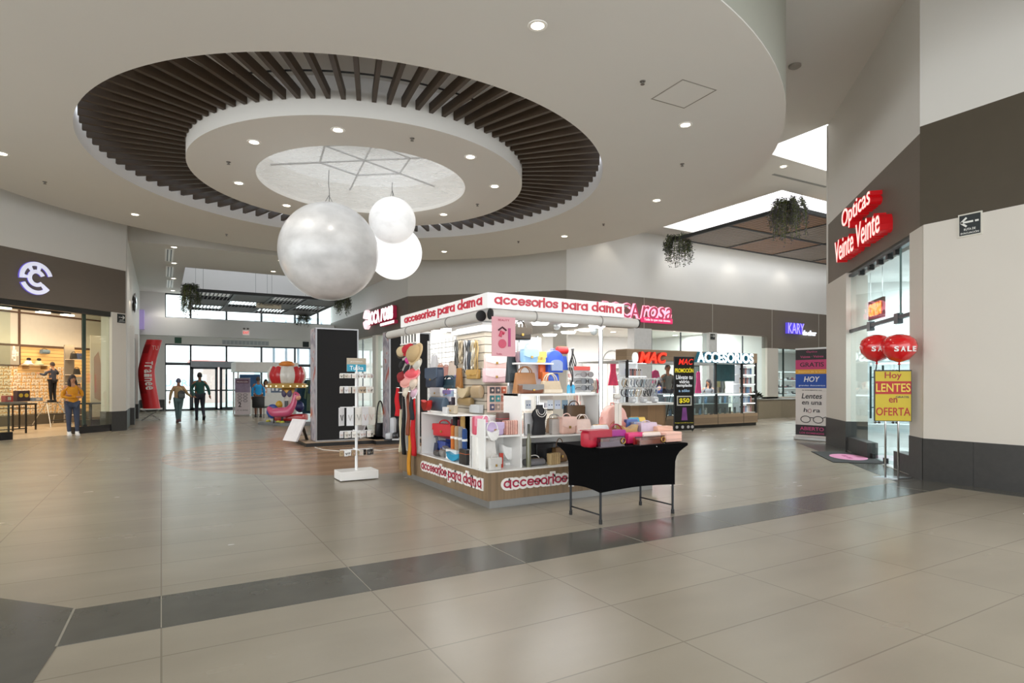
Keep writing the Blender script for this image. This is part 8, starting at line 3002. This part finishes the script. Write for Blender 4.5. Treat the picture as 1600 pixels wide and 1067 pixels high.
# step ladder
lx, ld = CSP(85, 3.6)
lad = thing('step_ladder', 'slim metal step ladder the person in the grey jacket stands on', 'ladder')
lad.matrix_world = MCS @ Matrix.Translation((lx, 3.7, 0.0065))
hl = 0.78
for s_ in (-1, 1):
    MB().tube([(s_ * 0.36, -0.42, 0), (s_ * 0.17, 0.0, hl)], 0.013, 8).build('front_rail', M_STEEL, lad)
    MB().tube([(s_ * 0.34, 0.42, 0), (s_ * 0.17, 0.0, hl)], 0.013, 8).build('rear_rail', M_STEEL, lad)
for f_ in (0.26, 0.5):
    MB().box(-0.36 + 0.19 * f_, 0.36 - 0.19 * f_, -0.42 + 0.42 * f_ - 0.07, -0.42 + 0.42 * f_ + 0.07, hl * f_ - 0.015, hl * f_ + 0.015).build('step', mat('#3c3c3c', 0.5), lad)
MB().box(-0.2, 0.2, -0.12, 0.12, hl - 0.02, hl).build('top_step', mat('#3c3c3c', 0.5), lad)
# ================================================================== PEOPLE
SKIN = {'tan': mat('#b98462', 0.5, noise=0.04), 'fair': mat('#cf9f80', 0.5, noise=0.04), 'brown': mat('#94654a', 0.5, noise=0.04)}


def add_hand(o, wrist, d, palm_side, k=1.0):
    """palm with five bent fingers added to the body mesh o; d: way the hand points, palm_side: way the thumb leaves"""
    d = Vector(d).normalized()
    t = Vector(palm_side)
    t = (t - d * t.dot(d)).normalized()
    nrm = d.cross(t)
    mb = MB()
    W = Vector(wrist)
    mb.tube([W, W + d * 0.03 * k, W + d * 0.065 * k, W + d * 0.095 * k], [0.024 * k, 0.032 * k, 0.036 * k, 0.028 * k], 10)
    for i, L_ in enumerate((0.072, 0.08, 0.074, 0.058)):
        b = W + d * 0.085 * k + t * (0.027 - 0.018 * i) * k
        p1 = b + d * L_ * 0.5 * k
        p2 = p1 + (d * 0.85 + nrm * 0.5).normalized() * L_ * 0.5 * k
        mb.tube([b, p1, p2], [0.0095 * k, 0.0088 * k, 0.0065 * k], 7)
    b = W + d * 0.03 * k + t * 0.026 * k
    mb.tube([b, b + (d * 0.6 + t * 0.8).normalized() * 0.035 * k, b + (d * 0.9 + t * 0.45).normalized() * 0.065 * k], [0.012 * k, 0.011 * k, 0.008 * k], 7)
    bm = bmesh.new()
    bm.from_mesh(o.data)
    vm = {v: bm.verts.new(v.co) for v in mb.bm.verts}
    for f in mb.bm.faces:
        try:
            bm.faces.new([vm[v] for v in f.verts]).smooth = True
        except ValueError:
            pass
    bm.to_mesh(o.data)
    bm.free()
    mb.bm.free()


def person(label, loc, rz, H, J, skin, top, pants, shoes, hair, hair_len=0.0, build=1.0, sleeve=True, female=False, head_yaw=0.0, seated=False):
    """J: joints in units of a 1.72 m body, facing local -y; L is local +x"""
    k = H / 1.72
    t = thing('person', label, 'person', loc, rz)
    D = dict(pel=(0, 0, .94), ab=(0, 0, 1.06), ch=(0, .0, 1.26), nk=(0, .0, 1.43), hd=(0, -.015, 1.58),
             shL=(.17, 0, 1.385), elL=(.23, .02, 1.12), wrL=(.24, -.03, .88), shR=(-.17, 0, 1.385), elR=(-.23, .02, 1.12), wrR=(-.24, -.03, .88),
             hpL=(.09, 0, .90), knL=(.1, -.015, .50), anL=(.1, .02, .09), hpR=(-.09, 0, .90), knR=(-.1, -.015, .50), anR=(-.1, .02, .09))
    D.update(J)
    P = {a: Vector(b) * k for a, b in D.items()}
    bw = build

    def pt(n, r, r2=None):
        return (*P[n], r * k, (r2 or r) * k)
    names = ['pel', 'ab', 'ch', 'nk', 'hd', 'shL', 'elL', 'wrL', 'shR', 'elR', 'wrR', 'hpL', 'knL', 'anL', 'hpR', 'knR', 'anR']
    rad = dict(pel=(.125 * bw, .095 * bw), ab=(.122 * bw, .095 * bw), ch=(.15 * bw, .11 * bw), nk=(.05,), hd=(.06,), shL=(.058,), elL=(.042,), wrL=(.029,), hpL=(.085 * bw,), knL=(.058,), anL=(.037,))
    for a in ('sh', 'el', 'wr', 'hp', 'kn', 'an'):
        rad[a + 'R'] = rad[a + 'L']
    E = [('pel', 'ab'), ('ab', 'ch'), ('ch', 'nk'), ('nk', 'hd'), ('ch', 'shL'), ('shL', 'elL'), ('elL', 'wrL'), ('ch', 'shR'), ('shR', 'elR'), ('elR', 'wrR'), ('pel', 'hpL'), ('hpL', 'knL'), ('knL', 'anL'), ('pel', 'hpR'), ('hpR', 'knR'), ('knR', 'anR')]
    ix = {n: i for i, n in enumerate(names)}
    body = skin_body('body', [pt(n, *rad[n]) for n in names], [(ix[a], ix[b]) for a, b in E], SKIN[skin], t, 2)
    # head on the neck
    c = P['hd'] + Vector((0, 0, 0.03 * k))
    hm = MB(Matrix.Translation(c) @ Matrix.Rotation(head_yaw, 4, 'Z'))
    hm.surf(lambda u, v: (0.076 * k * math.cos(2 * PI * u) * math.sin(PI * v) * (1 - 0.22 * max(0, -math.cos(PI * (1 - v))) ** 1), 0.095 * k * math.sin(2 * PI * u) * math.sin(PI * v), 0.118 * k * math.cos(PI * (1 - v))), 22, 14, cu=True)
    hm.tube([(0, -0.09 * k, 0.02 * k), (0, -0.112 * k, -0.018 * k), (0, -0.09 * k, -0.025 * k)], [0.008 * k, 0.015 * k, 0.01 * k], 8)
    for s_ in (-1, 1):
        hm.ball((s_ * 0.076 * k, 0.005 * k, -0.005 * k), (0.012 * k, 0.02 * k, 0.03 * k), 8, 6)
    bm = bmesh.new()
    bm.from_mesh(body.data)
    vm = {v: bm.verts.new(v.co) for v in hm.bm.verts}
    for f in hm.bm.faces:
        try:
            bm.faces.new([vm[v] for v in f.verts]).smooth = True
        except ValueError:
            pass
    bm.to_mesh(body.data)
    bm.free()
    hm.bm.free()
    for s_, a, b in ((1, 'elL', 'wrL'), (-1, 'elR', 'wrR')):
        add_hand(body, P[b], P[b] - P[a], Vector((-s_ * 0.35, -1, 0.2)), k)
    HM = Matrix.Translation(c) @ Matrix.Rotation(head_yaw, 4, 'Z')
    for s_ in (-1, 1):
        MB(HM).ball((s_ * 0.03 * k, -0.088 * k, 0.012 * k), (0.011 * k, 0.006 * k, 0.007 * k), 8, 6).build('eye', mat('#231a16', 0.2, noise=0), t, smooth=True)
        MB(HM).tube([(s_ * 0.015 * k, -0.093 * k, 0.033 * k), (s_ * 0.045 * k, -0.082 * k, 0.034 * k)], 0.004 * k, 5).build('eyebrow', mat(hair, 0.8), t)
    MB(HM).ball((0, -0.087 * k, -0.052 * k), (0.024 * k, 0.008 * k, 0.007 * k), 10, 6).build('mouth', mat('#9a4f48', 0.5, noise=0), t, smooth=True)
    # hair
    hb = MB(HM)

    def hf(u, v):
        a = 2 * PI * u
        fr = 0.5 - 0.5 * math.sin(a)          # 1 at the face side
        low = (0.62 if hair_len < 0.05 else 0.72) - 0.30 * fr ** 2
        th = PI * low * v
        r = 1.10
        return (0.079 * k * r * math.cos(a) * math.sin(th), 0.098 * k * r * math.sin(a) * math.sin(th) + 0.004 * k, 0.121 * k * r * math.cos(th))
    hb.surf(hf, 24, 10, cu=True)
    if hair_len > 0.05:
        for s_ in (-1, 1):
            hb.tube([(s_ * 0.06 * k, 0.02 * k, 0.03 * k), (s_ * 0.082 * k, 0.02 * k, -0.08 * k), (s_ * 0.085 * k, -0.02 * k, -0.06 * k - hair_len * 0.6 * k), (s_ * 0.075 * k, -0.03 * k, -0.05 * k - hair_len * k)], [0.03 * k, 0.042 * k, 0.04 * k, 0.02 * k], 10)
        hb.tube([(0, 0.07 * k, 0.03 * k), (0, 0.095 * k, -0.06 * k), (0, 0.085 * k, -0.05 * k - hair_len * k)], [0.05 * k, 0.07 * k, 0.045 * k], 12)
    hb.build('hair', mat(hair, 0.6, noise=0.15, scale=30), t, smooth=True)
    # clothes follow the body
    g = 0.014

    def grow(nms, extra=None):
        ex = extra or {}
        pts = []
        for n in nms:
            r = [q + g + ex.get(n, 0) for q in rad[n]]
            pts.append(pt(n, *r))
        i2 = {n: i for i, n in enumerate(nms)}
        return pts, [(i2[a], i2[b]) for a, b in E if a in i2 and b in i2]
    up = ['pel', 'ab', 'ch', 'shL', 'elL', 'shR', 'elR'] + (['wrL', 'wrR'] if sleeve else [])
    pts, ed = grow(up, {'ab': .01, 'ch': .004})
    nk = Vector(P['ch']) * 0.28 + Vector(P['nk']) * 0.72
    pts.append((*nk, .088 * k, .08 * k))
    ed.append((2, len(pts) - 1))
    pts.append((*(P['pel'] * 2 - P['ab'] * 1.0 + (P['ab'] - P['pel']) * 0.25), (rad['pel'][0] + g) * k, (rad['pel'][1] + g) * k))
    ed.append((0, len(pts) - 1))
    for s_ in 'LR':
        md = (nk + P['sh' + s_]) / 2
        pts.append((*md, .07 * k, .07 * k))
        ed += [(up.index('sh' + s_), len(pts) - 1)]
    skin_body('top_garment', pts, ed, mat(top, 0.8, noise=0.1, scale=14, bump=0.3), t, 2, root=1)
    if pants:
        pts, ed = grow(['pel', 'hpL', 'knL', 'anL', 'hpR', 'knR', 'anR'], {'pel': -0.008})
        skin_body('trousers', pts, ed, mat(pants, 0.85, noise=0.1, scale=16), t, 2, root=0)
    for s_ in 'LR':
        a = P['an' + s_]
        kd = (P['an' + s_] - P['kn' + s_])
        toe = Vector((0.0, -1, 0)) if abs(kd.y) < 0.22 * k else Vector((0, -0.8, -0.6))
        toe.normalize()
        b = MB(Matrix.Translation(a) @ Matrix.Rotation(math.asin(max(-1, min(1, -toe.z))), 4, 'X'))
        b.box(-0.045 * k, 0.045 * k, -0.17 * k, 0.075 * k, -0.085 * k, -0.01 * k, 0.03 * k)
        b.tube([(0, 0.01 * k, -0.05 * k), (0, 0.005 * k, 0.03 * k)], [0.05 * k, 0.048 * k], 12)
        so = b.build('shoe', mat(shoes, 0.5), t, smooth=True, auto=50)
        MB(Matrix.Translation(a) @ Matrix.Rotation(math.asin(max(-1, min(1, -toe.z))), 4, 'X')).box(-0.046 * k, 0.046 * k, -0.172 * k, 0.077 * k, -0.09 * k, -0.07 * k, 0.006 * k).build('sole', mat('#d9d6d0' if shoes in ('#eceae6',) else '#1c1a1a', 0.6), so)
    return t


# woman with crossed arms at the left store door (faces the lobby)
wxp, wyp = G(113, 680.5)
wd = FW.dot(Vector((wxp, wyp)))
Hw = ZA(586, wd)
person('person in a mustard sweater and jeans standing with crossed arms at the left store door', (wxp, wyp, 0.0), 0.25, Hw,
       dict(elL=(.23, .0, 1.12), wrL=(-.06, -.19, 1.14), elR=(-.23, .0, 1.1), wrR=(.07, -.22, 1.1), anL=(.11, -.02, .09), knL=(.1, -.03, .5), hpL=(.085, 0, .9), anR=(-.07, .03, .09), knR=(-.085, -.01, .5)),
       'tan', '#cf8a18', '#3d4456', '#eceae6', '#2a1a16', 0.2, 1.18, female=True, head_yaw=0.25)
# person on the ladder, seen from behind
lp = lad.matrix_world @ Vector((0.02, 0.0, hl + 0.001))
dl = FW.dot(Vector((lp.x, lp.y)))
Hl = ZA(566, dl) - lp.z
person('person in a grey jacket and black trousers on the step ladder, back turned', (lp.x, lp.y, lp.z), PI / 4 + PI, Hl,
       dict(elL=(.30, -.06, 1.16), wrL=(.36, -.26, 1.22), elR=(-.28, -.05, 1.2), wrR=(-.26, -.28, 1.34), anL=(.07, .0, .09), anR=(-.07, .03, .09), knL=(.075, -.02, .5), knR=(-.075, -.01, .5)),
       'tan', '#3d404c', '#151417', '#1d1b1b', '#3a2b26', 0.0, 1.02)
# couple walking to the doors, backs turned, holding hands
mx_, my_ = G(312, 656)
dm = FW.dot(Vector((mx_, my_)))
wx_, wy_ = G(279, 660)
dw = FW.dot(Vector((wx_, wy_)))
BACK = PI + 0.05
handw = Vector(((mx_ + wx_) / 2, (my_ + wy_) / 2))
Hm, Hf = ZA(582.5, dm), ZA(591.5, dw)


def local(px_, py_, z, ox, oy, rz, H):
    v = Matrix.Rotation(-rz, 3, 'Z') @ Vector((px_ - ox, py_ - oy, z))
    return tuple(v * (1.72 / H))


hz = ZA(619, (dm + dw) / 2)
hmx = FW * ((dm + dw) / 2) + RT * ((301 - 800) / F * (dm + dw) / 2)
person('person in a dark green sweater walking to the doors, holding hands with a companion', (mx_, my_, 0), BACK, Hm,
       dict(elR=(-.28, .05, 1.13), wrR=(-.33, -.02, .9), elL=(.27, .02, 1.12), wrL=local(hmx.x + 0.05, hmx.y, hz, mx_, my_, BACK, Hm),
            knL=(.09, -.10, .5), anL=(.09, -.06, .09), knR=(-.1, -.02, .5), anR=(-.11, .26, .16)),
       'brown', '#22504a', '#2d2f3a', '#2a2024', '#1d1a1c', 0.0, 1.28)
wo = person('person in a beige jacket with a dark backpack walking to the doors', (wx_, wy_, 0), BACK, Hf,
            dict(elR=(-.29, .0, 1.14), wrR=local(hmx.x - 0.06, hmx.y, hz, wx_, wy_, BACK, Hf), elL=(.27, .0, 1.12), wrL=(.3, .0, .86),
                 knL=(.06, -.05, .5), anL=(.04, -.02, .09), knR=(-.05, -.02, .5), anR=(-.03, .16, .12)),
            'tan', '#b79a72', '#5f7678', '#6b4a4a', '#57586c', 0.03, 1.2)
bpk = Matrix.Rotation(BACK, 3, 'Z') @ Vector((-0.07, 0.24, 0.96 * Hf / 1.72))
backpack('dark grey backpack carried by the person in the beige jacket', wx_ + bpk.x, wy_ + bpk.y, bpk.z, 0.22, 0.27, 0.12, '#2f3534', '#4a504e', BACK + PI)
# people around the booth and the phone kiosk
bx2, by2 = G(403, 650)
bx2, by2 = G(403.5, 651.5)
person('person in a bright blue jacket standing with back turned behind the black chair', (bx2, by2, 0), PI, ZA(589, FW.dot(Vector((bx2, by2)))) , {}, 'brown', '#1f96d8', '#6d4a3a', '#2a2526', '#33241d', 0, 1.2)
px2, d2 = OY(415, 29.9)
person('person in a charcoal top with dark hair behind the white booth counter', (px2, 29.9, 0), 0.2, 1.55, {}, 'tan', '#3c3a44', '#2a2a30', '#1d1b1b', '#241b1a', 0.12)
px2, d2 = OY(1033, 14.3)
person('person in a navy shirt behind the headband rails of the phone kiosk', (px2 - 0.1, 14.3, 0), 0.9, ZA(590, d2), {}, 'tan', '#1d2f5c', '#22242a', '#1d1b1b', '#1c1718', 0.16, head_yaw=0.5)
px2, d2 = OY(1043, 16.6)
person('person in an olive grey jacket standing behind the phone kiosk', (px2, 16.6, 0), -0.3, ZA(570, d2), {}, 'brown', '#5b5a54', '#33343a', '#1d1b1b', '#3b332e', 0.0)
px2, d2 = OY(1107, 14.2)
person('person with long dark hair and grey sweater behind the phone kiosk counter', (px2, 14.2, 0), -0.9, ZA(593, d2), dict(elL=(.25, -.1, 1.13), wrL=(.15, -.3, 1.1)), 'tan', '#8b8d8f', '#2c2d33', '#1d1b1b', '#241a19', 0.2, head_yaw=-0.6)
